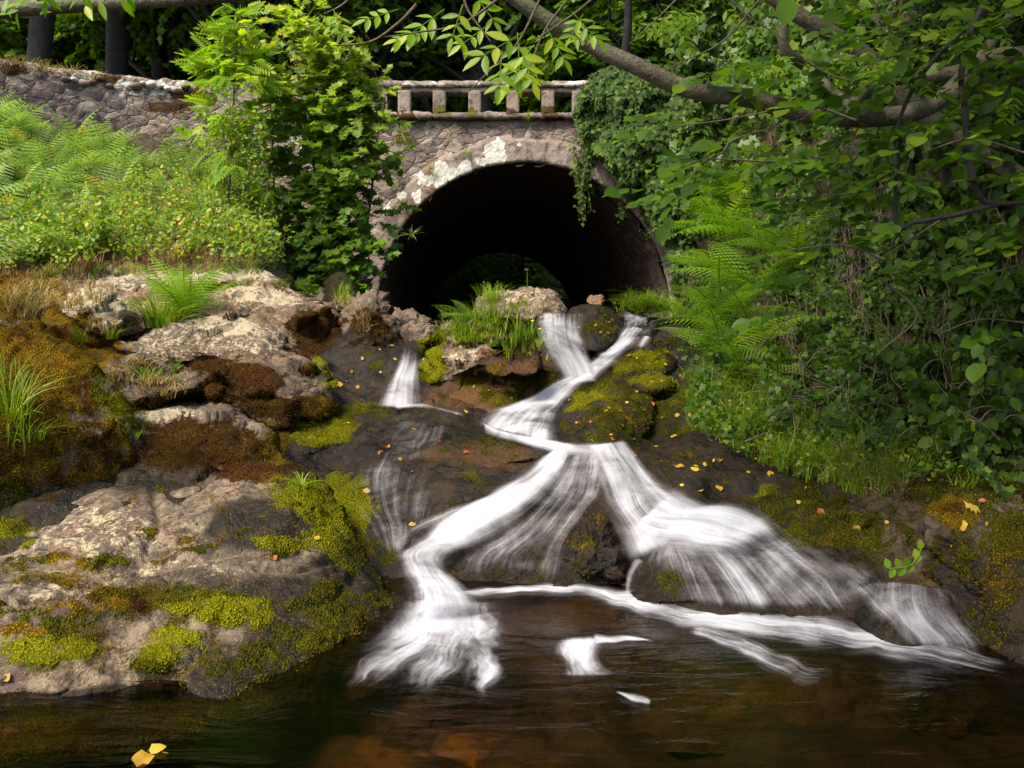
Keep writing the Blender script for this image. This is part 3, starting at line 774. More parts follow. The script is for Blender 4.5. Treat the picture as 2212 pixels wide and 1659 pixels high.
rock("boulder", "mossy ledge lying just under the water in front of the foreground slab", [(-60, 1560), (60, 1530), (200, 1500), (330, 1480), (440, 1480), (470, 1530), (440, 1580), (330, 1610), (150, 1625), (-60, 1630)], [(0, 1540, 3.16), (200, 1505, 3.3), (440, 1490, 3.35), (450, 1570, 3.05), (300, 1600, 2.95), (100, 1615, 2.9), (250, 1550, 3.07)], thick=.4, rnd=.1, amp=.03, res=4, seed=40, facet=.3, moss=.75, hue=.8)

BV = BVHTree.FromPolygons(BVH_V, BVH_F)


def hit(u, v, dy=0.0):
    d = (pt(u, v, 1.0) - Vector((0, 0, H))).normalized()
    loc, nor, idx, dist = BV.ray_cast(Vector((0, 0, H)), d, 60)
    if loc is None:
        return pt(u, v, 12), Vector((0, 0, 1))
    if nor.dot(d) > 0: nor = -nor
    return loc, nor
# ------------------------------------------------------------------ pool
def build_pool():
    xs = np.linspace(-5, 5, 60); ys = np.linspace(0.3, 6.2, 50)
    X, Y = np.meshgrid(xs, ys)
    P = np.stack([X, Y, np.zeros_like(X)], -1).reshape(-1, 3)
    t = NT("pool water")
    p = t.pos()
    m = t.n("Mapping"); t.set(m.inputs[0], p); m.inputs["Scale"].default_value = (1.0, 3.2, 1)
    m.inputs["Rotation"].default_value = (0, 0, .12)
    w1 = t.noise(m.outputs[0], 2.2, 4, .55, .8)
    w2 = t.noise(m.outputs[0], 9, 3, .5, .5)
    nrm = t.bump(t.math('ADD', w1, t.math('MULTIPLY', w2, .10)), 0.02, .45)
    tr = t.n("BsdfTransparent", Color=(0.44, 0.34, 0.20))
    gl = t.n("BsdfGlossy", Roughness=0.13, Normal=nrm, Color=(1, 1, 1))
    fr = t.n("Fresnel", IOR=1.25, Normal=nrm)
    mx = t.n("MixShader")
    t.t.links.new(fr.outputs[0], mx.inputs[0]); t.t.links.new(tr.outputs[0], mx.inputs[1]); t.t.links.new(gl.outputs[0], mx.inputs[2])
    mat = t.done(mx.outputs[0])
    o = link("water", mesh("water", P, gridF(50, 60), mat))
    tag(o, kind="structure")
    # bed under the water
    xs = np.linspace(-5.5, 5.5, 240); ys = np.linspace(0.2, 6.4, 200)
    X, Y = np.meshgrid(xs, ys)
    P = np.stack([X, Y, np.zeros_like(X)], -1).reshape(-1, 3)
    f1, f2, ci = worley(P * 4.5 + .25 * fbm(P * 5, 2)[:, None])
    P[:, 2] = -.42 + .16 * fbm(P * .9, 3) + .09 * np.sqrt(np.clip(1 - f1 * 1.2, 0, 1)) * (_rnd[ci][:, 0] > .3) + .02 * fbm(P * 8, 2)
    bu, bv = proj(P * [1, 1, .75])
    amb = np.zeros(len(P))
    for (cu, cv, ru, rv, st_) in [(980, 1580, 200, 90, 1.), (1250, 1330, 230, 50, .8), (1620, 1500, 230, 60, .55), (200, 1570, 260, 40, .6), (1550, 1370, 120, 20, .8), (1150, 1420, 160, 60, .4)]:
        amb = np.maximum(amb, st_ * np.exp(-((bu - cu) / ru) ** 2 - ((bv - cv) / rv) ** 2))
    t = NT("pool bed stones")
    p = t.pos()
    n1 = t.noise(p, 2.0, 4); n2 = t.noise(p, 12, 4); c = t.attr("cell")
    col = t.mix(t.ss(.42, .66, n1), (0.012, 0.009, 0.005), (0.080, 0.050, 0.018))
    col = t.mix(t.ss(.55, .95, c), col, (0.11, 0.062, 0.018))
    col = t.mix(t.ss(.45, .65, n2), col, (0.04, 0.03, 0.012))
    col = t.mix(t.attr('amber'), t.mix(.75, col, (.010, .008, .005)), t.mix(1.0, col, (2.2, 2.0, 1.5), 'MULTIPLY'))
    b = t.n("BsdfPrincipled", Base_Color=col, Roughness=.8, Normal=t.bump(n2, .02))
    o = link("stream_bed", mesh("stream_bed", P, gridF(200, 240), t.done(b.outputs[0]), True, {"cell": _rnd[ci][:, 1], "amber": amb}))
    tag(o, kind="structure")


build_pool()


# ------------------------------------------------------------------ white water
def make_veil_mat(fo=False):
    t = NT("white water")
    uv = t.n("TexCoord").outputs["UV"]
    dens = t.attr("dens"); edge = t.attr("edge")
    wob = t.t.nodes.new("ShaderNodeTexNoise"); t.set(wob.inputs["Vector"], uv); wob.inputs["Scale"].default_value = 3.0; wob.inputs["Detail"].default_value = 2
    wv = t.n("VectorMath"); wv.operation = 'MULTIPLY_ADD'
    t.set(wv.inputs[0], wob.outputs["Color"]); wv.inputs[1].default_value = (.035, .05, 0) if not fo else (.16, .16, 0); t.set(wv.inputs[2], uv)

    def lay(sx, sy, det):
        m = t.n("Mapping"); t.set(m.inputs[0], wv.outputs[0]); m.inputs["Scale"].default_value = (sx, sy, 1)
        return t.noise(m.outputs[0], 1, det, .55, .25)
    fo_ = None
    s1 = lay(24, 1.0, 3) if not fo else lay(12, 1.8, 4); s2 = lay(95, 1.5, 3) if not fo else lay(40, 4, 4); s3 = lay(7.5, 1.5, 3) if not fo else lay(3.5, 2.6, 4); s4 = lay(170, 3, 2); blot = t.noise(t.pos(), 3.2, 4, .6, .5)
    st = t.math('ADD', t.math('ADD', t.math('MULTIPLY', s1, .36), t.math('MULTIPLY', s2, .23)), t.math('ADD', t.math('MULTIPLY', s3, .35), t.math('MULTIPLY', s4, .06)))
    x = t.math('ADD', t.math('MULTIPLY', dens, .96), t.math('MULTIPLY', t.math('SUBTRACT', st, .5), 2.7 if not fo else 5.0))
    x = t.math('SUBTRACT', x, t.math('MULTIPLY', t.math('SUBTRACT', 1.0, edge), .75))
    x = t.math('ADD', x, t.math('MULTIPLY', t.math('SUBTRACT', blot, .5), 1.6))
    al = t.ss(-.15, 1.30, x)
    al = t.math('MULTIPLY', al, t.ss(0.0, .9, edge))
    al = t.math('MULTIPLY', al, .95)
    col = t.mix(al, (0.38, 0.35, 0.37), (0.64, 0.65, 0.70))
    d = t.n("BsdfDiffuse", Color=col)
    tl = t.n("BsdfTranslucent", Color=col)
    dm = t.n("MixShader"); dm.inputs[0].default_value = .35
    t.t.links.new(d.outputs[0], dm.inputs[1]); t.t.links.new(tl.outputs[0], dm.inputs[2])
    tp = t.n("BsdfTransparent", Color=(1, 1, 1))
    mx = t.n("MixShader")
    t.set(mx.inputs[0], al)
    t.t.links.new(tp.outputs[0], mx.inputs[1]); t.t.links.new(dm.outputs[0], mx.inputs[2])
    return t.done(mx.outputs[0])


VEIL = make_veil_mat()
FOAM = make_veil_mat(True)


def veil(L, R, dens, lift=.03, bulge=.025, step=6, name="water", soft=.3, ends=(0.0, .12), label=None, flat=False):
    """L, R: the two banks of one run of white water, downstream. dens: stations of (left, middle, right) density"""
    L = np.array(L, float); R = np.array(R, float)
    nl = int(max(10, max(np.linalg.norm(np.diff(L, axis=0), axis=1).sum(), np.linalg.norm(np.diff(R, axis=0), axis=1).sum()) / step))
    A = crom(L, nl); B = crom(R, nl)
    wd = .14 if not flat else .2      # widen so that both margins feather out
    A, B = A + (A - B) * wd, B + (B - A) * wd
    ww = np.linspace(0, nl / 7.0, nl)
    jg = lambda sd: (fbm(np.stack([ww, ww * 0 + sd, ww * 0], -1), 4, .6) * 7)[:, None]
    dirn = (A - B) / (np.linalg.norm(A - B, axis=1)[:, None] + 1e-6)
    A = A + dirn * jg(1.5 + len(L)); B = B - dirn * jg(8.5 + L[0][0] % 7)
    for _ in range(2 if flat else 10):
        A[1:-1] = (A[:-2] + A[2:] + 2 * A[1:-1]) / 4; B[1:-1] = (B[:-2] + B[2:] + 2 * B[1:-1]) / 4
    W = np.linalg.norm(A - B, axis=1)
    nc = int(max(9, W.max() / step))
    c = np.linspace(0, 1, nc)
    UV = A[:, None] * (1 - c)[None, :, None] + B[:, None] * c[None, :, None]
    for _ in range(2 if flat else 30):
        UV[1:-1] = (UV[:-2] + UV[2:] + 2 * UV[1:-1]) / 4
    Yp = pool_Y(UV[..., 1])
    Y = np.empty(UV.shape[:2])
    for i in range(nl):
        for j in range(nc):
            Y[i, j] = hit(*UV[i, j])[0].y
    raw = np.minimum(Y, Yp)
    if flat:
        Ys = Yp
    else:
        m = raw.copy()
        for _ in range(3):      # nearest surface in the neighbourhood, so that no bump pierces the sheet
            J = np.pad(m, 1, mode='edge')
            m = np.minimum.reduce([J[1:-1, 1:-1], J[:-2, 1:-1], J[2:, 1:-1], J[1:-1, :-2], J[1:-1, 2:]])
        I = 1 / m
        for _ in range(45):
            J = np.pad(I, 1, mode='edge'); I = (J[:-2, 1:-1] + J[2:, 1:-1] + J[1:-1, :-2] + J[1:-1, 2:]) / 4
        Ys = 1 / I
    lf = lift + bulge * np.sin(math.pi * c)[None] * np.ones((nl, 1))
    if flat: lf = lf * 0 + .012
    P = unp(UV[..., 0], UV[..., 1], Ys)
    V0 = P.reshape(-1, 3)
    me = mesh("t", V0, gridF(nl, nc)); N = normals(me); bpy.data.meshes.remove(me)
    to = np.array([0, 0, H]) - V0
    N *= np.sign((N * to).sum(1))[:, None]
    # metre coordinates along and across the flow
    al = np.concatenate([[0], np.cumsum(np.linalg.norm(np.diff(P[:, nc // 2], axis=0), axis=1))])
    wm = np.linalg.norm(P[:, 0] - P[:, -1], axis=1).mean()
    off = RS.rand() * 20
    uv = np.stack([np.broadcast_to(c[None] * wm, (nl, nc)) + off, np.broadcast_to(al[:, None], (nl, nc)) + off], -1).reshape(-1, 2)
    q = uv.copy()
    rip = fbm(np.stack([q[:, 0] * 9, q[:, 1] * 1.7, q[:, 0] * 0 + 3], -1), 3) * .006 + fbm(np.stack([q[:, 0] * 3, q[:, 1] * 2.5, q[:, 0] * 0 + 8], -1), 2) * .012
    V1 = V0 + N * (lf.reshape(-1) + rip * (0.15 if flat else 1))[:, None]
    d = np.array(dens, float)
    s = np.linspace(0, 1, len(d)); t_ = np.linspace(0, 1, nl)
    dl = np.stack([np.interp(t_, s, d[:, k]) for k in range(3)], 1)
    D = np.stack([np.interp(c, [0, .5, 1], dl[i]) for i in range(nl)])
    soft = min(.5, soft + .2)
    e = np.minimum(sst(0, soft, c), sst(1, 1 - soft, c))[None] * np.ones((nl, 1))
    if ends[0] > 0: e = e * sst(0, ends[0], t_)[:, None]
    if ends[1] > 0: e = e * sst(1, 1 - ends[1], t_)[:, None]
    o = link(name, mesh(name, V1, gridF(nl, nc), FOAM if flat else VEIL, True, {"dens": D.ravel(), "edge": e.ravel()}, uv))
    tag(o, label, None, None, "structure")
    return o


WF = "waterfall"
veil([(1164, 682), (1158, 720), (1170, 765), (1195, 805), (1222, 832)], [(1262, 676), (1250, 720), (1268, 762), (1282, 800), (1285, 832)], [(.9, .3, .8), (1, .8, .8), (1, .9, .6), (1, 1, 1), (1, 1, 1)], name=WF, ends=(.04, .02), soft=.15)
veil([(1336, 672), (1352, 708), (1312, 745), (1272, 775), (1230, 815)], [(1428, 690), (1412, 725), (1372, 765), (1325, 800), (1268, 845)], [(.8, .3, .7), (.9, .6, .6), (.7, .75, .7), (.8, .9, .9), (1, 1, 1)], name=WF, ends=(.05, .05), soft=.2)
veil([(1385, 728), (1378, 745), (1362, 765)], [(1412, 732), (1408, 748), (1395, 765)], [(.6, .7, .6), (.5, .6, .5), (.3, .4, .3)], name=WF, ends=(.1, .3))
veil([(1222, 805), (1182, 832), (1152, 868), (1095, 886), (1042, 905), (1030, 930)], [(1290, 815), (1255, 850), (1218, 885), (1205, 915), (1198, 945), (1200, 972)], [(1, 1.1, 1), (1.1, 1.1, .7), (1.1, 1.1, .5), (1., 1., .5), (1.1, .9, .6), (1, 1, 1)], name=WF, ends=(.03, .06), soft=.12)
veil([(1036, 915), (1110, 935), (1190, 950), (1255, 957), (1310, 948), (1345, 965)], [(1040, 940), (1110, 955), (1180, 978), (1225, 992), (1300, 990), (1350, 1000)], [(.8, 1, .8), (.9, 1, .8), (1, 1, 1), (1, 1, .7), (1, .9, .4), (.8, .6, .2)], name=WF, ends=(.06, .15), soft=.2)
veil([(1210, 970), (1120, 1030), (1060, 1082), (1000, 1102), (940, 1138), (890, 1180), (842, 1215), (858, 1262), (880, 1310), (880, 1360)], [(1262, 985), (1195, 1085), (1140, 1135), (1085, 1168), (1015, 1195), (968, 1220), (958, 1245), (985, 1275), (1015, 1300), (1050, 1340)], [(.8, .9, .3), (.5, 1.1, .4), (.5, 1.2, .5), (.9, 1.2, .5), (1, 1.2, .7), (.8, 1.2, .8), (.6, 1.1, .9), (.3, 1, .9), (.3, 1, 1), (.8, 1, .9)], name=WF, ends=(.06, .04), soft=.2, bulge=.06)
veil([(1245, 980), (1160, 1090), (1060, 1175), (985, 1205), (975, 1275)], [(1300, 968), (1310, 1050), (1285, 1100), (1232, 1180), (1215, 1285)], [(.6, .35, .6), (.5, .25, .5), (.4, .3, .45), (.3, .25, .3), (.15, .15, .25)], name=WF, ends=(.05, .15), soft=.08, lift=.02, bulge=.015)
veil([(1280, 955), (1285, 1030), (1300, 1110), (1335, 1175), (1362, 1225)], [(1338, 955), (1385, 1015), (1450, 1075), (1525, 1110), (1600, 1140)], [(.7, .9, .9), (.5, .8, .9), (.7, .8, .8), (.9, 1, .9), (.7, 1.1, 1)], name=WF, ends=(.04, .08), soft=.12, bulge=.04)
veil([(1325, 1165), (1380, 1205), (1450, 1215), (1540, 1228), (1600, 1240)], [(1440, 1060), (1520, 1105), (1600, 1105), (1660, 1135), (1720, 1190)], [(.6, .9, .6), (.7, 1.1, .8), (.7, 1.2, .9), (.6, 1.2, .9), (.4, .7, .5)], name=WF, ends=(.12, .25), soft=.2, lift=.05, bulge=.06)
veil([(1400, 1190), (1382, 1235), (1372, 1275), (1378, 1325)], [(1650, 1125), (1735, 1180), (1830, 1245), (1960, 1370)], [(.1, .75, .7), (-.05, .42, .48), (-.1, .3, .4), (-.05, .3, .38)], name=WF, ends=(.12, .16), soft=.08)
veil([(1372, 1200), (1345, 1240), (1338, 1272), (1345, 1300)], [(1400, 1210), (1372, 1250), (1360, 1280), (1366, 1306)], [(.3, .4, .2), (.2, .35, .2), (.25, .4, .25), (.4, .5, .4)], name=WF, ends=(.2, .1), soft=.3)
veil([(1890, 1262), (1858, 1300), (1855, 1350), (1900, 1395)], [(2062, 1272), (2085, 1320), (2130, 1370), (2215, 1445)], [(.6, .5, .7), (.8, .35, .5), (.8, .35, .45), (.6, .4, .4)], name=WF, ends=(.12, .15), soft=.25)
veil([(862, 744), (866, 790), (850, 822), (818, 850), (812, 884)], [(906, 744), (906, 790), (908, 830), (910, 862), (914, 884)], [(.05, .15, .05), (.5, .4, .5), (.8, .7, .8), (.9, .8, .9), (1, 1, 1)], name=WF, ends=(.02, .03), soft=.15)
veil([(850, 872), (930, 870), (1040, 900)], [(850, 890), (930, 888), (1040, 918)], [(.9, .9, .5), (.6, .6, .3), (.3, .3, .1)], name=WF, ends=(.05, .3), lift=.015, bulge=.01)
veil([(835, 885), (700, 975), (690, 1060), (750, 1130), (835, 1225)], [(1030, 905), (1040, 980), (1040, 1060), (1000, 1110), (900, 1190)], [(.12, .12, .12), (.1, .04, .1), (.12, .1, .14), (.2, .2, .2), (.35, .3, .3)], name=WF, ends=(.1, .1), lift=.015, bulge=.0)
veil([(1200, 988), (1050, 1055), (920, 1110), (800, 1170)], [(1200, 1020), (1070, 1090), (930, 1150), (860, 1230)], [(.4, .3, .3), (.2, .15, .2), (.2, .2, .15), (.2, .2, .2)], name=WF, ends=(.1, .1), lift=.015, bulge=.0)
veil([(1740, 1225), (1800, 1285), (1850, 1350), (1880, 1400)], [(1790, 1195), (1880, 1240), (1970, 1290), (2050, 1370)], [(.3, .4, .3), (.25, .4, .35), (.3, .45, .4), (.3, .4, .3)], name=WF, ends=(.25, .2), soft=.3)
# foam on the pool
FO = "foam"


def foam(L, R, dens, label, soft=.3, ends=(.1, .25)):
    o = veil(L, R, dens, name="foam", soft=soft, ends=ends, flat=True)
    o["kind"] = "stuff"
    tag(o, label, "foam")


foam([(880, 1300), (850, 1345), (800, 1395), (745, 1450), (685, 1525)], [(1040, 1300), (1020, 1350), (960, 1400), (870, 1460), (760, 1560)], [(1.2, 1.4, 1.2), (.9, 1.2, .9), (.7, .9, .7), (.5, .6, .4), (.2, .2, .1)], "plume of white foam running left from the foot of the left chute", .3, (.02, .5))
foam([(900, 1310), (900, 1370), (860, 1440), (800, 1530)], [(1075, 1300), (1075, 1370), (1040, 1450), (960, 1570)], [(1., 1.2, .8), (.7, .9, .6), (.45, .6, .4), (.1, .2, .1)], "foam spreading forward beneath the left chute", .3, (.02, .5))
foam([(960, 1340), (985, 1400), (1000, 1470), (990, 1560)], [(1090, 1320), (1110, 1390), (1100, 1470), (1070, 1570)], [(.8, .8, .4), (.6, .6, .3), (.45, .45, .2), (.1, .2, .1)], "thin foam swirl on the right of the plume", .35, (.02, .5))
foam([(960, 1278), (1100, 1270), (1250, 1264), (1350, 1280), (1450, 1305), (1600, 1316), (1760, 1326), (1880, 1355), (2020, 1375), (2230, 1440)], [(960, 1300), (1100, 1288), (1250, 1292), (1350, 1325), (1450, 1352), (1600, 1385), (1760, 1410), (1880, 1425), (2020, 1450), (2230, 1500)], [(.8, .8, .6), (.9, 1, .7), (1, 1.1, .6), (.9, 1, .5), (1, 1, .5), (1, .9, .4), (1, .8, .3), (.9, .6, .4), (.6, .5, .3), (.3, .4, .1)], "white foam line along the pool's far edge", .25, (.05, .1))
foam([(1480, 1345), (1600, 1370), (1750, 1420), (1850, 1440)], [(1480, 1375), (1600, 1430), (1720, 1490), (1800, 1500)], [(.5, .5, .3), (.5, .5, .3), (.4, .5, .4), (.2, .3, .2)], "ragged foam drifting off below the right veil")
foam([(1215, 1380), (1200, 1410), (1225, 1440), (1200, 1472)], [(1300, 1375), (1290, 1410), (1300, 1440), (1345, 1468)], [(.7, .9, .7), (.8, 1.1, .8), (.8, 1.1, .8), (.7, 1., .7)], "bright white foam patch floating in mid pool", .2, (.12, .12))
foam([(1280, 1372), (1350, 1378), (1425, 1385)], [(1280, 1400), (1350, 1392), (1425, 1395)], [(1, 1.2, 1), (.8, 1, .7), (.4, .7, .3)], "thin foam arm pointing right from the bright patch", .25, (.05, .3))
foam([(1322, 1495), (1370, 1502), (1410, 1520)], [(1322, 1500), (1360, 1520), (1405, 1534)], [(.5, .8, .5), (1, 1.3, 1), (.8, 1.2, .8)], "small white foam sliver nearer than the bright patch", .25, (.2, .1))
# ------------------------------------------------------------------ masonry
def make_wall_mat():
    t = NT("rubble masonry")
    p = t.pos()
    cell, joint, lich, moss, hue = (t.attr(k) for k in ("cell", "joint", "lich", "moss", "hue"))
    n1 = t.noise(p, 1.1, 4); n2 = t.noise(p, 7, 6, .68, .4); n3 = t.noise(p, 30, 4, .7)
    rub = t.attr("rub")
    nw = t.t.nodes.new("ShaderNodeTexNoise"); t.set(nw.inputs["Vector"], p); nw.inputs["Scale"].default_value = 3.5; nw.inputs["Detail"].default_value = 3
    wq = t.t.nodes.new("ShaderNodeVectorMath"); wq.operation = 'MULTIPLY_ADD'
    t.set(wq.inputs[0], nw.outputs["Color"]); wq.inputs[1].default_value = (.34, .34, .22); t.set(wq.inputs[2], p)
    mp = t.n("Mapping"); t.set(mp.inputs[0], wq.outputs[0]); mp.inputs["Scale"].default_value = (3.5, 3.5, 6.6)
    ed = t.vor(mp.outputs[0], 1.0, 'DISTANCE_TO_EDGE'); vc = t.vor(mp.outputs[0], 1.0, 'F1', "Color")
    sx = t.t.nodes.new("ShaderNodeSeparateColor"); t.t.links.new(vc, sx.inputs[0])
    jr = t.ss(.06, .012, ed)
    dome = t.ss(0.0, .13, ed)
    cell = t.math('ADD', t.math('MULTIPLY', sx.outputs[0], rub), t.math('MULTIPLY', cell, t.math('SUBTRACT', 1.0, rub)))
    joint = t.math('ADD', t.math('MULTIPLY', jr, rub), t.math('MULTIPLY', joint, t.math('SUBTRACT', 1.0, rub)))
    col = t.mix(cell, (0.10, 0.072, 0.062), (0.34, 0.27, 0.21))
    col = t.mix(t.ss(.5, .68, n2), col, (0.075, 0.052, 0.052))
    col = t.mix(t.math('MULTIPLY', t.ss(.52, .68, n3), .6), col, (0.34, 0.29, 0.25))
    col = t.mix(t.math('MULTIPLY', t.ss(.5, .7, n1), .5), col, (0.20, 0.12, 0.07))
    col = t.mix(t.math('MULTIPLY', t.math('MULTIPLY', joint, t.ss(.36, .56, n2)), .45), col, (0.045, 0.032, 0.026))
    lm = t.ss(0.0, .14, t.math('SUBTRACT', t.math('MULTIPLY', lich, 1.15), t.math('ADD', t.math('MULTIPLY', n2, .75), t.math('MULTIPLY', n3, .35))))
    col = t.mix(lm, col, t.mix(t.ss(.3, .7, n3), (0.44, 0.41, 0.33), (0.72, 0.70, 0.62)))
    mm = t.ss(0.0, .12, t.math('SUBTRACT', t.math('MULTIPLY', moss, 1.15), t.math('ADD', t.math('MULTIPLY', n2, .75), t.math('MULTIPLY', n3, .35))))
    col = t.mix(mm, col, t.mix(hue, (0.060, 0.026, 0.012), (0.085, 0.085, 0.012)))
    h = t.math('ADD', t.math('ADD', n2, t.math('MULTIPLY', n3, .5)), t.math('MULTIPLY', t.math('MULTIPLY', dome, rub), .4))
    b = t.n("BsdfPrincipled", Base_Color=col, Roughness=.9, Normal=t.bump(h, .05, .9))
    b.inputs["Specular IOR Level"].default_value = .2
    return t.done(b.outputs[0])


WALL = make_wall_mat()
D0 = 17.0
XC, ZC, RA = 0.24, 1.956, 2.885
RT = 0.50


def masonry(S, Z, scale=.30, amp=.06, seed=0):
    Q = np.stack([S / scale, Z / (scale * .62), np.full_like(S, seed + .5)], -1)
    Q = Q + .35 * fbm(np.stack([S * 2.2, Z * 2.2, S * 0 + seed], -1), 3)[..., None]
    # flattened third axis so that cells behave as a plane tiling
    Q[..., 2] = np.floor(Q[..., 2]) + .5
    f1, f2, c = worley(Q)
    j = sst(.16, .02, f2 - f1)
    r = _rnd[c]
    P3 = np.stack([S, Z, S * 0 + seed], -1)
    h = amp * (.7 * (1 - j) + .5 * (r[..., 0] - .5) * (1 - j) - .25 * f1 + .6 * fbm(P3 * 5, 4, .6))
    return h, r[..., 1], j


WB = [  # lichen and moss on the masonry (2212 px frame)
    (1070, 332, 22, 32, 'l', 1.2), (950, 378, 17, 32, 'l', 1.2), (1003, 360, 18, 18, 'l', 1.2), (978, 377, 13, 14, 'l', 1.1), (918, 393, 17, 15, 'l', 1.2), (867, 421, 11, 10, 'l', 1.2), (902, 424, 12, 12, 'l', 1.2), (1040, 349, 11, 9, 'l', 1.1), (1281, 375, 13, 15, 'l', 1.1), (873, 447, 6, 6, 'l', 1.2), (834, 443, 8, 8, 'l', 1.0), (905, 374, 12, 9, 'l', .85), (1120, 316, 7, 5, 'l', .9), (1300, 400, 8, 16, 'l', .7),
    (280, 198, 50, 14, 'l', .5), (330, 195, 50, 12, 'l', .5), (200, 160, 160, 14, 'l', .5), (545, 235, 14, 10, 'l', .9), (365, 183, 60, 10, 'l', .6), (270, 178, 40, 12, 'l', .6), (185, 160, 20, 12, 'l', .55), (640, 308, 16, 8, 'l', 1), (980, 182, 90, 7, 'l', .6), (1230, 182, 40, 7, 'l', .7), (880, 184, 30, 6, 'l', .6),
    (230, 170, 30, 14, 'b', 1.1), (420, 210, 60, 20, 'b', .8), (370, 232, 60, 14, 'b', .9), (30, 145, 30, 20, 'b', .9), (540, 275, 50, 14, 'b', .8), (600, 230, 80, 20, 'b', .8), (860, 255, 60, 8, 'b', .7), (955, 240, 20, 10, 'g', 1.), (1020, 244, 18, 8, 'g', .9), (1105, 240, 14, 8, 'b', 1.), (1182, 242, 18, 10, 'b', 1.1), (880, 246, 20, 5, 'b', .9), (870, 300, 30, 20, 'g', .6), (1200, 255, 30, 8, 'b', .8), (750, 215, 60, 20, 'b', .7), (1280, 300, 60, 60, 'b', .3),
]


def wall_attrs(P, cell, joint, rub=0.0):
    u, v = proj(P)
    u = u + 9 * fbm(P * 5, 4, .6); v = v + 9 * fbm(P * 5 + 9, 4, .6)
    rubv = np.full(len(P), rub)
    L = .22 + .2 * fbm(P * .9, 3); M = .3 + .25 * fbm(P * 1.1 + 4, 3); Hh = .15 + .3 * fbm(P * .7 + 8, 2)
    for bu, bv, ru, rv, k, s in WB:
        g = s * sst(1.2, .5, ((u - bu) / ru) ** 2 + ((v - bv) / rv) ** 2)
        if k == 'l': L = np.maximum(L, g)
        else:
            M = np.maximum(M, g); Hh = np.where(g > .3, .1 if k == 'b' else .9, Hh)
    return {"rub": rubv, "cell": cell, "joint": joint, "lich": np.clip(L, 0, 1.2), "moss": np.clip(M, 0, 1.1), "hue": np.clip(Hh, 0, 1)}


def slabmesh(name, path, prof, parent, seed, amp=.02, step=.05, block=None, bamp=.012, closed_ends=True):
    """sweep a closed (offset, z) profile along a plan path [(x, y)], offset positive towards the camera side"""
    p = np.array(path, float)
    n = int(max(3, np.linalg.norm(np.diff(p, axis=0), axis=1).sum() / step))
    c = crom(p, n) if len(p) > 2 else p[0] + np.linspace(0, 1, n)[:, None] * (p[1] - p[0])
    t = np.gradient(c, axis=0); t /= np.linalg.norm(t, axis=1)[:, None]
    nrm = np.stack([t[:, 1], -t[:, 0]], 1)
    s = np.concatenate([[0], np.cumsum(np.linalg.norm(np.diff(c, axis=0), axis=1))])
    # refine the profile
    q = []
    pr = list(prof)
    for a, b in zip(pr, pr[1:] + pr[:1]):
        m = max(1, int(math.hypot(b[0] - a[0], b[1] - a[1]) / step))
        for k in range(m):
            q.append((a[0] + (b[0] - a[0]) * k / m, a[1] + (b[1] - a[1]) * k / m))
    q = np.array(q)
    m = len(q)
    X = c[:, None, 0] + nrm[:, None, 0] * q[None, :, 0]
    Yy = c[:, None, 1] + nrm[:, None, 1] * q[None, :, 0]
    Z = np.broadcast_to(q[None, :, 1], X.shape)
    P = np.stack([X, Yy, Z], -1).reshape(-1, 3)
    F_ = gridF(n, m, True)
    me = mesh("t", P, F_); N = normals(me); bpy.data.meshes.remove(me)
    cen = np.repeat(np.stack([c[:, 0], c[:, 1], np.full(n, q[:, 1].mean())], 1), m, 0) + np.repeat(np.c_[nrm * q[:, 0].mean(), np.zeros(n)], m, 0)
    if ((P - cen) * N).sum(1).mean() < 0: N = -N; F_ = F_[:, ::-1]
    S = np.repeat(s, m)
    cell = .5 + .3 * fbm(P * .8, 2); joint = np.zeros(len(P))
    d = amp * fbm(P * 4 + seed, 4, .6)
    if block:
        k = S / block + .15 * np.sin(S * 3)
        fr = np.abs((k % 1) - .5) * 2
        joint = sst(.93, 1.0, fr)
        cell = _rnd[(np.floor(k).astype(int) * 7 + seed) & 255][:, 0]
        d = d - joint * .025 + bamp * (cell - .5) * 2
    P = P + N * d[:, None]
    A = wall_attrs(P, np.clip(cell, 0, 1), joint)
    caps = [np.arange(m)[None], (np.arange(m)[::-1] + (n - 1) * m)[None]]
    Fs = [F_] + ([np.vstack(caps)] if closed_ends else [])
    return link(name, mesh(name, P, Fs, WALL, True, A), parent)


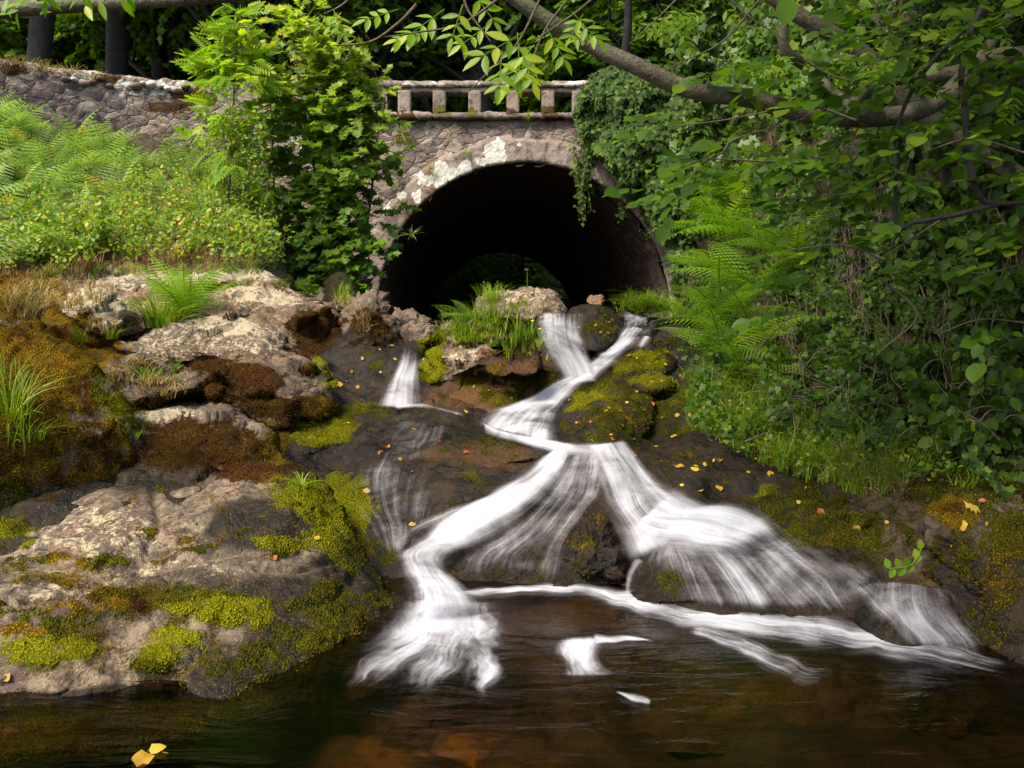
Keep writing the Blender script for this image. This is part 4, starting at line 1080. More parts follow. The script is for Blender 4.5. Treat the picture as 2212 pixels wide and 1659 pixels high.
def build_bridge():
    br = empty("stone_bridge", (XC, D0, 1.2), "old stone arch bridge of rough rubble spanning the stream, open balustrade on top", "bridge")
    loc = np.array(br.location)

    def child(name, P, Fs, A):
        return link(name, mesh(name, P - loc, Fs, WALL, True, A), br)
    # spandrel wall
    st = .045
    xs = np.arange(-4.9, 6.2, st); zs = np.arange(.9, 5.68, st)
    X, Z = np.meshgrid(xs, zs)
    h, cell, j = masonry(X, Z, .36, .02, 1)
    P = np.stack([X, D0 - h, Z], -1).reshape(-1, 3)
    Fq = gridF(len(zs), len(xs))
    ro = RA + RT * .75
    inside = ((np.hypot(X - XC, Z - ZC) < ro) & (Z > ZC)) | ((np.abs(X - XC) < ro) & (Z <= ZC))
    Fq = Fq[~inside.ravel()[Fq].all(1)]
    A = wall_attrs(P, cell.ravel(), j.ravel(), 1)
    child("spandrel_wall", P, Fq, A)
    # arch ring of long voussoirs, and the straight foot below the springing
    nth = 420; nr_ = 16
    a = np.linspace(-.32, math.pi + .32, nth)
    r = np.linspace(RA, RA + RT, nr_)
    th, rr = np.meshgrid(a, r, indexing='ij')
    k = (th / (math.pi / 31)) + .25 * np.sin(th * 7)
    fr = np.abs((k % 1) - .5) * 2
    ci = _rnd[(np.floor(k).astype(int) * 5 + 90) & 255]
    jt = sst(.88, .99, fr) * .8
    th2 = np.clip(th, 0, math.pi)
    dx = np.cos(th2) * rr; dz = np.sin(th2) * rr
    dz = dz - np.where(th < 0, -th, np.where(th > math.pi, th - math.pi, 0)) * RA * 1.05
    rj = rr + (ci[..., 2] - .5) * .10 * sst(RA + .3, RA + RT, rr)
    dx = np.where((th > 0) & (th < math.pi), np.cos(th2) * rj, dx); dz = np.where((th > 0) & (th < math.pi), np.sin(th2) * rj, dz)
    P = np.stack([XC + dx, D0 - .075 + 0 * dx, ZC + dz], -1)
    fr_ = P[:, :1].copy()
    dep = (1 - jt) * (.02 + .035 * (ci[..., 0] - .5)) + .02 * fbm(P * 5, 4, .6) - .05 * sst(RA + .42, RA + .5, rr) - .03 * sst(RA + .03, RA, rr)
    P[..., 1] -= dep
    A = wall_attrs(P.reshape(-1, 3), np.clip(ci[..., 1] * .7 + .25, 0, 1).ravel(), jt.ravel() * .6)
    # soffit return joining the ring to the vault
    ret = np.stack([P[:, 0] + np.array([0, dy_, 0]) for dy_ in (.7, .45, .25, .1, .03)], 1)
    P = np.concatenate([ret, P], 1); nr_ += 5
    cc_ = np.concatenate([np.repeat(ci[:, :1, 1], 5, 1), ci[..., 1]], 1); jj_ = np.concatenate([np.repeat(jt[:, :1], 5, 1), jt], 1)
    A = wall_attrs(P.reshape(-1, 3), np.clip(cc_ * .7 + .25, 0, 1).ravel(), jj_.ravel() * .6)
    child("arch_ring", P.reshape(-1, 3), gridF(nth, nr_)[:, ::-1], A)
    # vault running back under the road
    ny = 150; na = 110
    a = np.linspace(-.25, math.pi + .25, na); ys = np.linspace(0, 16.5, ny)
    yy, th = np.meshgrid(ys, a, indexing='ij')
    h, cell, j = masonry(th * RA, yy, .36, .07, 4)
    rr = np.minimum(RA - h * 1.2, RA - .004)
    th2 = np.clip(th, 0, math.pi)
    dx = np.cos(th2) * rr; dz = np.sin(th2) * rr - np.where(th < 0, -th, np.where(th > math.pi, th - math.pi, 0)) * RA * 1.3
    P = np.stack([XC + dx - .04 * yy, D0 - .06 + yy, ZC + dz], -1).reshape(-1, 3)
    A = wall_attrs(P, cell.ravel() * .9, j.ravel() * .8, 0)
    A["cell"] = A["cell"] * .15; A["joint"] = .55 + .45 * j.ravel(); A["moss"] = np.maximum(A["moss"], .5); A["hue"] = A["hue"] * 0 + .1  # stone, joint and moss tones darkened in place of shade inside the vault
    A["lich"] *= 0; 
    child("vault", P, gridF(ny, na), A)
    # string course, coping, balusters
    k = lambda o: o
    for nm, pth, prof, sd, am, bl in (
            ("string_course", [(-4.9, D0), (6.1, D0)], [(-.2, 5.66), (.13, 5.67), (.16, 5.72), (.13, 5.79), (-.2, 5.79)], 3, .035, .55),
            ("coping", [(-4.9, D0), (6.1, D0)], [(-.28, 6.29), (.10, 6.29), (.13, 6.33), (.12, 6.395), (-.28, 6.40)], 5, .016, 1.1),
            ("lintel", [(-2.5, D0), (2.0, D0)], [(-.22, 6.19), (.05, 6.20), (.05, 6.285), (-.22, 6.285)], 6, .012, 1.3)):
        o = slabmesh(nm, pth, prof, br, sd, am, .045, bl)
        o.location = -Vector(loc)
        o.matrix_parent_inverse.identity()
    for i, uc in enumerate((878, 952, 1027, 1108, 1182, 1247)):
        x = (uc - CU) / F * D0 * 1.0
        o = slabmesh("baluster", [(x - .125, D0 + .02), (x + .125, D0 + .02)], [(-.13, 5.78), (.125, 5.78), (.115, 6.22), (-.13, 6.22)], br, 20 + i, .018, .035, None)
        o.location = -Vector(loc)
    # solid parapets either side of the balustrade
    for nm, x0, x1 in (("parapet", -4.9, -2.42), ("parapet", 1.66, 6.1)):
        xs = np.arange(x0, x1, .05); zs = np.arange(5.80, 6.30, .05)
        X, Z = np.meshgrid(xs, zs)
        h, cell, j = masonry(X, Z, .3, .05, 9)
        P = np.stack([X, D0 - h - .02, Z], -1).reshape(-1, 3)
        P2 = P.copy(); P2[:, 1] = D0 + .3
        n = len(P)
        Fq = gridF(len(zs), len(xs))
        side = np.array([[k_, k_ + len(xs), k_ + len(xs) + n, k_ + n] for k_ in [r_ * len(xs) + c_ for r_ in range(len(zs) - 1) for c_ in (0, len(xs) - 1)]])
        A = wall_attrs(np.vstack([P, P2]), np.tile(cell.ravel(), 2), np.tile(j.ravel(), 2), 1)
        child(nm, np.vstack([P, P2]), np.vstack([Fq, Fq[:, ::-1] + n, side]), A)
    # long curved wall on the left
    w = empty("rubble_wall", (-7, 16.3, 3), "long rubble stone wall sloping up at the left above the bracken bank", "wall")
    loc2 = np.array(w.location)
    pth = crom([(-4.9, D0 - .02), (-5.8, 16.93), (-7.27, 16.6), (-9.2, 15.55), (-11.5, 13.9), (-14, 12)], 260)
    t = np.gradient(pth, axis=0); t /= np.linalg.norm(t, axis=1)[:, None]
    nrm = np.stack([-t[:, 1], t[:, 0]], 1)
    if nrm[:, 1].mean() > 0: nrm = -nrm
    s = np.concatenate([[0], np.cumsum(np.linalg.norm(np.diff(pth, axis=0), axis=1))])
    zs = np.arange(1.8, 6.4, .045)
    S, Z = np.meshgrid(s, zs)
    h, cell, j = masonry(S, Z, .33, .03, 2)
    topz = 6.34 + .05 * fbm(np.stack([S * 1.5, S * 0, S * 0], -1), 3)
    Z = 1.8 + (Z - 1.8) / (6.36 - 1.8) * (topz - 1.8)
    P = np.stack([pth[None, :, 0] + nrm[None, :, 0] * h, pth[None, :, 1] + nrm[None, :, 1] * h, Z], -1)
    # rounded rubble cope
    row = P[-1].copy()
    ext = []
    for b_, dz_ in ((-.08, .05), (-.22, .07), (-.38, .02), (-.42, -.2)):
        e = row.copy(); e[:, :2] = pth + nrm * b_; e[:, 2] = row[:, 2] + dz_ + .03 * fbm(np.c_[s * 4, s * 0, s * 0 + b_], 3)
        ext.append(e)
    P = np.concatenate([P, np.array(ext)])
    cell = np.concatenate([cell, np.repeat(cell[-1:], 4, 0)]); j = np.concatenate([j, np.zeros((4, len(s)))])
    Pf = P.reshape(-1, 3)
    A = wall_attrs(Pf, cell.ravel(), j.ravel(), 1)
    link("wall_face", mesh("wall_face", Pf - loc2, gridF(P.shape[0], P.shape[1])[:, ::-1], WALL, True, A), w)
    # proud rounded cope stones
    for q in range(15):
        sx = 1.45 + q * .15 + RS.rand() * .04
        if RS.rand() < .2: continue
        x = np.interp(sx, s, pth[:, 0]); y = np.interp(sx, s, pth[:, 1]); nn = np.array([np.interp(sx, s, nrm[:, 0]), np.interp(sx, s, nrm[:, 1])])
        th, ph = np.meshgrid(np.linspace(0, math.pi, 9), np.linspace(0, 2 * math.pi, 14), indexing='ij')
        sz = RS.uniform(.05, .10)
        B = np.stack([np.sin(th) * np.cos(ph) * sz * 1.15, np.sin(th) * np.sin(ph) * .10, np.cos(th) * sz * .75], -1)
        B = B * (1 + .25 * fbm(B * 9 + q, 2))[..., None]
        Pq = B.reshape(-1, 3) + np.array([x + nn[0] * .02, y + nn[1] * .02, 6.33 - RS.uniform(.05, .22)])
        A = wall_attrs(Pq, np.full(len(Pq), RS.rand()), np.zeros(len(Pq)))
        A["lich"] = np.full(len(Pq), RS.choice([.2, .4, .65]))
        A["moss"] = np.full(len(Pq), .15)
        link("cope_stone", mesh("cope_stone", Pq - loc2, gridF(9, 14), WALL, True, A), w)
    # road deck behind the parapet
    t = NT("forest floor")
    p = t.pos(); n = t.noise(p, 3, 5)
    b = t.n("BsdfPrincipled", Base_Color=t.mix(t.ss(.4, .6, n), (.03, .022, .012), (.06, .055, .02)), Roughness=.95, Normal=t.bump(n, .05))
    soil = t.done(b.outputs[0])
    xs = np.linspace(-30, 30, 60); ys = np.linspace(D0 + .25, 33.4, 14)
    X, Yy = np.meshgrid(xs, ys)
    P = np.stack([X, Yy, 5.5 + .05 * fbm(np.stack([X, Yy, X * 0], -1) * .5, 3)], -1).reshape(-1, 3)
    tag(link("road", mesh("road", P, gridF(14, 60), soil)), kind="structure")
    # wooded ground beyond
    xs = np.linspace(-70, 70, 120); ys = np.linspace(33.45, 120, 70)
    X, Yy = np.meshgrid(xs, ys)
    z = 1.7 + np.clip((np.abs(X + .4) - 2.6) * .8, 0, 3.8) + np.clip(Yy - 42, 0, 80) * .42 + .7 * fbm(np.stack([X, Yy, X * 0], -1) * .15, 3)
    z = np.where(Yy < 33.6, np.where(np.abs(X + .4) < 3, 1.7, 5.5), z)
    tag(link("hillside", mesh("hillside", np.stack([X, Yy, z], -1).reshape(-1, 3), gridF(70, 120), soil)), kind="structure")
    # stream floor in the tunnel
    xs = np.linspace(-3.6, 4.0, 40); ys = np.linspace(9.3, 40, 100)
    X, Yy = np.meshgrid(xs, ys)
    z = 1.55 + .12 * fbm(np.stack([X, Yy, X * 0], -1) * 1.1, 4)
    P = np.stack([X - .02 * (Yy - 17), Yy, z], -1).reshape(-1, 3)
    o = link("streambed_under_bridge", mesh("streambed_under_bridge", P, gridF(100, 40), ROCK, True, {"moss": np.full(len(P), .2), "hue": np.full(len(P), .5), "wet": np.full(len(P), 1.), "lich": np.zeros(len(P)), "soil": np.zeros(len(P)), "org": np.zeros(len(P))}))
    tag(o, kind="structure")


build_bridge()

# ------------------------------------------------------------------ leaf templates (unit length along +Y, face up +Z)


def tmpl_from_outline(right, mid, fold=.12, curl=.12):
    """right: [(x, y)] right margin base to tip; mid: rib ys; two fans either side of the rib"""
    V = []; T = []
    base = (0, 0, 0); V.append(base)
    R = [(x, y, fold * x * 1.0 - curl * y * y) for x, y in right]
    V += R
    tip = (0, 1, -curl); V.append(tip)
    L = [(-x, y, z) for x, y, z in R]
    V += L
    m = (0, mid, -.5 * fold * .3 - curl * mid * mid); V.append(m)
    nR = len(R); mi = len(V) - 1; ti = nR + 1
    ring = [0] + list(range(1, nR + 1)) + [ti]
    for a, b in zip(ring, ring[1:]): T.append((mi, a, b))
    ring = [0] + list(range(ti + 1, ti + 1 + nR)) + [ti]
    for a, b in zip(ring, ring[1:]): T.append((mi, b, a))
    return np.array(V, float), np.array(T)


T_OVATE = tmpl_from_outline([(.22, .15), (.34, .4), (.25, .7)], .5)
T_HAZEL = tmpl_from_outline([(.24, -.04), (.40, .2), (.45, .45), (.36, .7), (.2, .87)], .45, .1, .18)
T_LEAFLET = tmpl_from_outline([(.13, .2), (.19, .45), (.12, .75)], .5, .15, .15)
T_MAPLE = tmpl_from_outline([(.20, -.06), (.46, .02), (.30, .22), (.62, .55), (.26, .50), (.30, .74), (.12, .70)], .35, .1, .15)
T_IVY = tmpl_from_outline([(.32, -.1), (.36, .18), (.50, .38), (.22, .52)], .3, .08, .1)
T_FAR = (np.array([[0, 0, 0], [.34, .45, .05], [0, 1, -.1], [-.34, .45, .05]], float), np.array([[0, 1, 2], [0, 2, 3]]))


def rot_basis(ydir, nrm):
    y = ydir / (np.linalg.norm(ydir, axis=1)[:, None] + 1e-9)
    x = np.cross(y, nrm); x /= np.linalg.norm(x, axis=1)[:, None] + 1e-9
    z = np.cross(x, y)
    return x, y, z


def leaves(tm, pos, ydir, nrm, size, rnd=None, bag=None):
    V, T = tm
    pos = np.asarray(pos, float); n = len(pos)
    x, y, z = rot_basis(np.asarray(ydir, float), np.asarray(nrm, float))
    size = np.broadcast_to(size, (n,))[:, None, None]
    P = pos[:, None] + size * (V[None, :, 0:1] * x[:, None] + V[None, :, 1:2] * y[:, None] + V[None, :, 2:3] * z[:, None])
    Fs = (T[None] + (np.arange(n) * len(V))[:, None, None]).reshape(-1, 3)
    if rnd is None: rnd = RS.rand(n)
    a = np.repeat(rnd, len(V))
    if bag is not None:
        bag.add(P.reshape(-1, 3), None, Fs); bag.A[-1] = a
        return
    return P.reshape(-1, 3), Fs, a


def sprays(cen, axis, length, n, lsize, up=(0, 0, 1), out=None, spread=.9, jit=.35, tilt=.5):
    """flat leafy twigs: cen (m,3) twig starts, axis (m,3) directions -> leaf pos, dir, normal, size"""
    m = len(cen)
    ax = axis / (np.linalg.norm(axis, axis=1)[:, None] + 1e-9)
    t = np.tile((np.arange(n) + .6) / n, (m, 1)) + RS.uniform(-.04, .04, (m, n))
    L = np.broadcast_to(length, (m,))[:, None]
    upv = np.array(up, float)
    side = np.cross(ax, upv); side /= np.linalg.norm(side, axis=1)[:, None] + 1e-9
    sg = np.where(np.arange(n) % 2 == 0, 1, -1)[None]
    P = cen[:, None] + ax[:, None] * (t * L)[..., None]
    P[..., 2] -= .18 * L * t * t
    w = (1 - t) * spread + .25
    d = ax[:, None] * (.45 + t[..., None]) + side[:, None] * (sg * w)[..., None] + RS.normal(0, jit * .6, (m, n, 3))
    d[..., 2] -= .25
    nn = upv[None, None] + RS.normal(0, jit, (m, n, 3))
    if out is not None: nn = nn + tilt * out[:, None]
    else: nn = nn + tilt * ax[:, None]
    s = lsize * RS.uniform(.65, 1.15, (m, n))
    return P.reshape(-1, 3), d.reshape(-1, 3), nn.reshape(-1, 3), s.ravel()


# materials of the growth
M_MAPLE = leaf_mat("sycamore leaf", (0.055, 0.13, 0.010), (0.24, 0.36, 0.016), (0.38, 0.42, 0.02), .5)
M_ASH = leaf_mat("ash leaf", (0.10, 0.22, 0.008), (0.24, 0.38, 0.010), (0.34, 0.42, 0.015), .55)
M_HAZEL = leaf_mat("overhanging leaf", (0.040, 0.095, 0.005), (0.10, 0.19, 0.007), (0.17, 0.25, 0.01), .55)
M_DARK = leaf_mat("woodland leaf", (0.055, 0.120, 0.010), (0.14, 0.26, 0.016), (0.24, 0.35, 0.02), .45)
M_IVY = leaf_mat("ivy leaf", (0.020, 0.050, 0.004), (0.060, 0.115, 0.006), (0.14, 0.21, 0.010), .28, .75)
M_BRACKEN = leaf_mat("bracken frond", (0.19, 0.30, 0.075), (0.36, 0.46, 0.16), (0.48, 0.36, 0.07), .45, .7)
M_FERN = leaf_mat("fern frond", (0.09, 0.19, 0.010), (0.20, 0.35, 0.014), (0.3, 0.38, 0.02), .5, .5)
M_BRAMBLE = leaf_mat("bramble leaf", (0.10, 0.21, 0.012), (0.28, 0.36, 0.015), (0.50, 0.34, 0.02), .45)
M_GRASS = leaf_mat("green grass", (0.10, 0.19, 0.008), (0.25, 0.35, 0.012), (0.42, 0.34, 0.05), .45)
M_DRY = leaf_mat("dry grass", (0.28, 0.16, 0.06), (0.45, 0.32, 0.14), (0.14, 0.18, 0.03), .3, .7)
M_MOSS = leaf_mat("moss shoots", (0.07, 0.05, 0.006), (0.20, 0.19, 0.010), (0.28, 0.28, 0.012), .35, .8)
M_FALL = leaf_mat("fallen leaf", (0.38, 0.21, 0.02), (0.60, 0.43, 0.05), (0.30, 0.10, 0.02), .3, .55)
M_FALLR = leaf_mat("russet leaf", (0.30, 0.06, 0.015), (0.38, 0.10, 0.02), None, .2, .55)
M_DEAD = leaf_mat("dead stems", (0.10, 0.045, 0.02), (0.26, 0.13, 0.06), None, .15, .8)
B_GREY = bark_mat("grey bark", (0.065, 0.052, 0.032), (0.15, 0.125, 0.08), 9, .5)
B_DARK = bark_mat("dark bark", (0.010, 0.008, 0.006), (0.025, 0.020, 0.014), 5)
B_TWIG = bark_mat("twig bark", (0.07, 0.05, 0.03), (0.13, 0.10, 0.06), 20)
B_VINE = bark_mat("vine stem", (0.10, 0.07, 0.045), (0.21, 0.15, 0.10), 20)


def frond(n=26, L=1.0, W=.20, droop=.45, bip=True, taper=.55, rib=.006):
    """one fern frond along +Y rising then arching, leaflets of toothed pinnae; returns V, Q, T"""
    V = []; T = []
    s = np.linspace(0, 1, n)
    def curve(t):
        return np.array([0, L * (t - .12 * droop * t ** 3), L * (.35 * droop * t * 1.6 - droop * .95 * t * t)])
    pts_ = [curve(t) for t in s]
    for i, t in enumerate(s):
        if t < .1: continue
        w = W * L * (np.sin(math.pi * min(1, t * .72 + .22)) ** .8) * (1 - .75 * t ** 3)
        c = pts_[i]
        tg = curve(min(1, t + .02)) - curve(t - .02); tg /= np.linalg.norm(tg)
        nz = np.cross((1, 0, 0), tg)
        for sg in (-1, 1):
            d = np.array([sg * .93, 0, 0]) + tg * .38 + nz * (-.12)
            d /= np.linalg.norm(d)
            m = 7 if bip else 4
            pw = L / n * .46
            side = tg
            for k in range(m):
                a = k / m; b = (k + 1) / m
                wa = pw * (1 - a * .8)
                p0 = c + d * w * a - nz * 0.06 * w * a * a * 3
                p1 = c + d * w * b - nz * 0.06 * w * b * b * 3
                o = len(V)
                V += [p0, p1, (p0 + p1) / 2 + side * wa + d * w * .06, (p0 + p1) / 2 - side * wa + d * w * .06]
                T += [(o, o + 1, o + 2), (o, o + 3, o + 1)]
    # rachis
    o = len(V)
    for p in pts_:
        V += [p + np.array([-rib, 0, 0]), p + np.array([rib, 0, -.0]), p + np.array([0, 0, -rib])]
    for i in range(n - 1):
        a = o + i * 3; b = a + 3
        for q, r in ((0, 1), (1, 2), (2, 0)):
            T += [(a + q, a + r, b + r), (a + q, b + r, b + q)]
    return np.array(V), np.array(T)


FR_A = frond(24, 1.0, .21, .55)
FR_D = frond(12, 1.0, .34, .40, True)
FR_C = frond(18, 1.0, .27, .55, True)
FR_B = frond(15, 1.0, .30, .40, True)
FR_S = frond(16, 1.0, .20, .5, False)


def place_tmpl(tm, pos, ydir, nrm, size, bag, rnd=None):
    leaves(tm, pos, ydir, nrm, size, rnd, bag)


def grass_blades(n, rad, h, w, lean=.5, segs=4, cx=0, cy=0, spreadpow=1.0, face=None):
    a = RS.rand(n) * 2 * math.pi; r = rad * RS.rand(n) ** spreadpow
    base = np.stack([r * np.cos(a), r * np.sin(a), np.zeros(n)], 1)
    d = np.stack([np.cos(a), np.sin(a), 0 * a], 1) + RS.normal(0, .5, (n, 3)); d[:, 2] = 0
    d /= np.linalg.norm(d, axis=1)[:, None]
    hh = h * RS.uniform(.5, 1.1, n); ln = lean * RS.uniform(.3, 1.3, n)
    side = np.cross(d, (0, 0, 1)) + RS.normal(0, .3, (n, 3))
    side /= np.linalg.norm(side, axis=1)[:, None]
    t = np.linspace(0, 1, segs + 1)
    P = base[:, None] + d[:, None] * (ln * hh)[:, None, None] * (t ** 1.7)[None, :, None]
    P[..., 2] += hh[:, None] * (t * (1 - .42 * ln[:, None] * t ** 1.5))
    wv = w * (1 - t) ** .7 + .0004
    V = np.stack([P - side[:, None] * wv[None, :, None], P + side[:, None] * wv[None, :, None]], 2).reshape(-1, 3)
    Q = []
    for k in range(segs):
        Q.append([2 * k, 2 * k + 1, 2 * k + 3, 2 * k + 2])
    Q = (np.array(Q)[None] + (np.arange(n) * 2 * (segs + 1))[:, None, None]).reshape(-1, 4)
    return V, Q, np.repeat(RS.rand(n), 2 * (segs + 1))


def tuft(name, label, cat, loc, n, rad, h, w, mat, lean=.5, group=None, nrm=None, dry=0):
    V, Q, a = grass_blades(n, rad, h, w, lean)
    if nrm is not None:  # follow the slope
        nx, ny, nz = nrm
        V[:, 2] -= (V[:, 0] * nx + V[:, 1] * ny) / max(.35, nz) * np.clip(1 - V[:, 2] / h, 0, 1)
    o = link(name, mesh(name, V, Q, mat, True, {"rnd": a}), loc=loc)
    return tag(o, label, cat, group)
# ------------------------------------------------------------------ trees behind the bridge


def crown_mesh(name, R, nspr, nleaf, lsize, mat, tm, seed, flat=.75, twigs=True, twl=.8):
    global RS
    keep = RS; RS = np.random.RandomState(seed)
    # lobes so that the outline is uneven
    nl = 11
    lc = RS.normal(0, 1, (nl, 3)); lc /= np.linalg.norm(lc, axis=1)[:, None]
    lc *= R * RS.uniform(.35, .75, (nl, 1)); lc[:, 2] *= flat
    lr = R * RS.uniform(.28, .5, nl)
    k = RS.randint(0, nl, nspr)
    d = RS.normal(0, 1, (nspr, 3)); d /= np.linalg.norm(d, axis=1)[:, None]
    d[:, 2] = np.where(RS.rand(nspr) < .6, np.abs(d[:, 2]), d[:, 2])
    cen = lc[k] + d * (lr[k] * RS.uniform(.55, 1.05, nspr))[:, None]
    ax = d * .9 + RS.normal(0, .35, (nspr, 3)); ax[:, 2] = ax[:, 2] * .4 - .15
    P, D, N_, S = sprays(cen, ax, twl, nleaf, lsize, out=d * 1.2, tilt=.8)
    bag = Bag()
    leaves(tm, P, D, N_, S, None, bag)
    me = bag.mesh(name, mat)
    b = Bag()
    if twigs:
        for i in range(nl):
            p0 = np.array([0, 0, -R * .75]); p1 = lc[i]
            m = (p0 + p1) / 2 + RS.normal(0, .15 * R, 3)
            b.tube(crom([p0, m, p1], 8), np.linspace(.045 * R, .008 * R, 8), 5)
            for q in range(4):
                e = p1 + RS.normal(0, lr[i] * .6, 3)
                b.tube(crom([m * .5 + p1 * .5, (p1 + e) / 2, e], 6), np.linspace(.014 * R, .004 * R, 6), 4)
    RS = keep
    return me, (b.mesh(name + "_limbs", B_DARK) if twigs else None)


CR = [crown_mesh("crown", 3.0, 620, 11, .17, M_DARK, T_MAPLE, 50 + i, .8, True, .75) for i in range(3)]
CRB = crown_mesh("crown", 3.0, 620, 11, .17, M_MAPLE, T_MAPLE, 77, .8, False, .75)[0]
TRK = []
for i in range(3):
    b = Bag()
    p = [(0, 0, -.6), (RS.uniform(-.1, .1), 0, 2.0), (RS.uniform(-.35, .35), RS.uniform(-.2, .2), 5), (RS.uniform(-.4, .4), RS.uniform(-.2, .2), 9)]
    b.tube(crom(p, 26), np.interp(np.linspace(0, 1, 26), [0, .06, .2, 1], [.42, .33, .27, .16]), 14, .15)
    for s in (-1, 1, .4):
        z0 = RS.uniform(3.0, 7)
        b.tube(crom([(0, 0, z0), (s * 1.0, RS.uniform(-.6, .6), z0 + 1.2), (s * 2.3, RS.uniform(-1, 1), z0 + 2.1)], 10), np.linspace(.11, .03, 10), 7, .1)
    TRK.append(b.mesh("trunk", B_DARK))

TREE_SPOTS = [  # u, Y, crown height above foot, scale, turn, label
    (90, 21, 8.4, 1.15, .3, "thick dark trunk near the left edge of the wood behind the wall"),
    (262, 23, 8.8, 1.2, 1.2, "dark straight trunk behind the cope stones of the long wall"),
    (-120, 20, 7.6, 1.1, 2.0, "leafy woodland tree cut by the photo's left edge"),
    (375, 27, 6.4, 1.2, 4.1, "dim slender tree in the wood between wall and leaning sapling"),
    (520, 22, 5.2, 1.0, 2.2, "low branching tree behind the tall sapling"),
    (700, 21, 4.2, .95, .9, "bright leaved tree behind the left end of the balustrade"),
    (880, 22.5, 4.0, 1.0, 5.0, "leafy tree behind the first balusters"),
    (1050, 21.5, 4.4, .95, 3.3, "leafy tree behind the middle balusters"),
    (1220, 23.5, 4.6, 1.1, .2, "leafy tree behind the right end of the balustrade"),
    (1400, 21.5, 3.4, 1.15, 1.7, "dense tree over the ivy at the bridge's right shoulder"),
    (1600, 22, 4.5, 1.25, 2.9, "dense tree behind the bent limb"),
    (1830, 19, 3.6, 1.25, 4.4, "woodland tree behind the pale upper limb"),
    (2080, 20, 4.6, 1.3, 5.5, "woodland tree high on the right bank"),
    (2330, 17, 4.0, 1.2, 3.9, "woodland tree cut by the photo's right edge"),
    (160, 32, 5.5, 1.5, .6, "distant dark tree seen between the two left trunks"),
    (450, 34, 5.0, 1.6, 1.5, "distant tree behind the low branching tree"),
    (640, 31, 6.0, 1.5, 2.5, "distant tree left of the balustrade"),
    (960, 35, 6.5, 1.7, 3.5, "distant tree above the first balusters"),
    (1300, 33, 6.5, 1.6, 4.5, "distant tree above the bridge's right end"),
    (1540, 33, 8, 1.7, 5.2, "distant tree right of the bridge"),
    (1760, 30, 7.5, 1.6, .1, "distant tree behind the upper limb"),
    (2020, 32, 8, 1.7, 1.1, "distant tree at the upper right"),
    (-260, 34, 6, 1.7, 2.1, "distant tree beyond the left edge"),
    (780, 44, 9, 2.2, 3.1, "far tree on the rising hillside left of centre"),
    (1150, 46, 9, 2.3, 4.1, "far tree on the rising hillside at centre"),
    (300, 46, 8, 2.3, 5.1, "far tree on the rising hillside at left"),
    (1500, 46, 10, 2.4, .5, "far tree on the rising hillside right of centre"),
    (1900, 45, 10, 2.4, 1.5, "far tree on the rising hillside at right"),
    (2350, 40, 9, 2.3, 2.5, "far tree on the rising hillside beyond the right edge"),
    (-100, 46, 8, 2.3, 3.5, "far tree on the rising hillside at the far left"),
]
for i, (u, Y, hc, sc_, tn, lab) in enumerate(TREE_SPOTS):
    x = (u - CU) / F * Y
    zf = 5.5 if Y < 34 else 5.5 + (Y - 42) * .42 * (Y > 42)
    t = empty("woodland_tree", (x, Y, zf), lab, "tree", "trees of the wood behind the bridge")
    t.rotation_euler[2] = tn
    tr = link("trunk", TRK[i % 3], t)
    tr.scale = (sc_, sc_, sc_ * max(.55, hc / 8))
    cm, lm = CR[i % 3]
    c = link("crown", cm, t, (0, 0, hc)); c.scale = (sc_,) * 3
    l = link("limb", lm, t, (0, 0, hc)); l.scale = (sc_,) * 3
    if i in (0, 1, 3):   # high crown: a second storey keeps the wood dark
        c.location[2] = hc + .6
    if u < 560 and Y < 40:  # unseen upper crowns added to shade the wood at left
        for dx_, dz_ in ((1.5, 3.4), (-2.6, 2.2), (0, 6.0)):
            c3 = link("crown", CR[(i + 2) % 3][0], t, (dx_, -1.0, hc + dz_)); c3.scale = (1.25,) * 3
    if i >= 5:
        c2 = link("crown", CR[(i + 1) % 3][0], t, (.8, .3, hc + 3.6 * sc_)); c2.scale = (sc_ * 1.1,) * 3
# undergrowth behind the wall and the dim bushes beyond the tunnel
for i, (u, Y, z, s, lab) in enumerate([(980, 36.5, 2.6, 1.2, "dim bush seen through the far end of the tunnel"), (1130, 38, 1.6, 1.2, "dark bush beyond the tunnel on its right"), (1060, 42, 4.6, 1.6, "shaded tree closing the view through the tunnel"), (820, 40, 3.5, 1.5, "shaded bush left beyond the tunnel"),
                                        (1000, 20, 5.4, .38, "low bush showing between the left balusters"), (1120, 20.4, 5.4, .36, "low bush showing between the middle balusters"), (1240, 20, 5.45, .4, "low bush showing between the right balusters"), (430, 24, 5.4, .5, "dim undergrowth behind the long wall"), (180, 25, 5.4, .5, "dim undergrowth between the left trunks"), (620, 23, 5.5, .45, "undergrowth bush at the wall's right end")]):
    x = (u - CU) / F * Y
    t = empty("bush", (x, Y, z - .3), lab, "bush", "bushes in the wood")
    c = link("leaves", CRB if i < 4 else CR[i % 3][0], t, (0, 0, .6)); c.scale = (s, s, s * .8)
    l = link("stems", CR[i % 3][1], t, (0, 0, .6)); l.scale = (s, s, s * .8)
# distant wood as a mass on the hillside
n = 2600
X = RS.uniform(-60, 60, n); Yy = RS.uniform(50, 95, n)
zz = 5.5 + (Yy - 42) * .42 + RS.uniform(0, 9, n)
cen = np.stack([X, Yy, zz], 1)
ax = RS.normal(0, 1, (n, 3)); ax[:, 2] *= .3
P_, D_, N_, S_ = sprays(cen, ax, 2.6, 8, 1.1, out=np.tile([0, -1, 0], (n, 1)), tilt=.8)
b = Bag(); leaves(T_FAR, P_, D_, N_, S_, None, b)
tag(link("distant_wood", b.mesh("distant_wood", M_DARK)), "far dark wood on the hillside seen through gaps between the trees", "wood", None, "stuff")

# ------------------------------------------------------------------ saplings in front of the wall


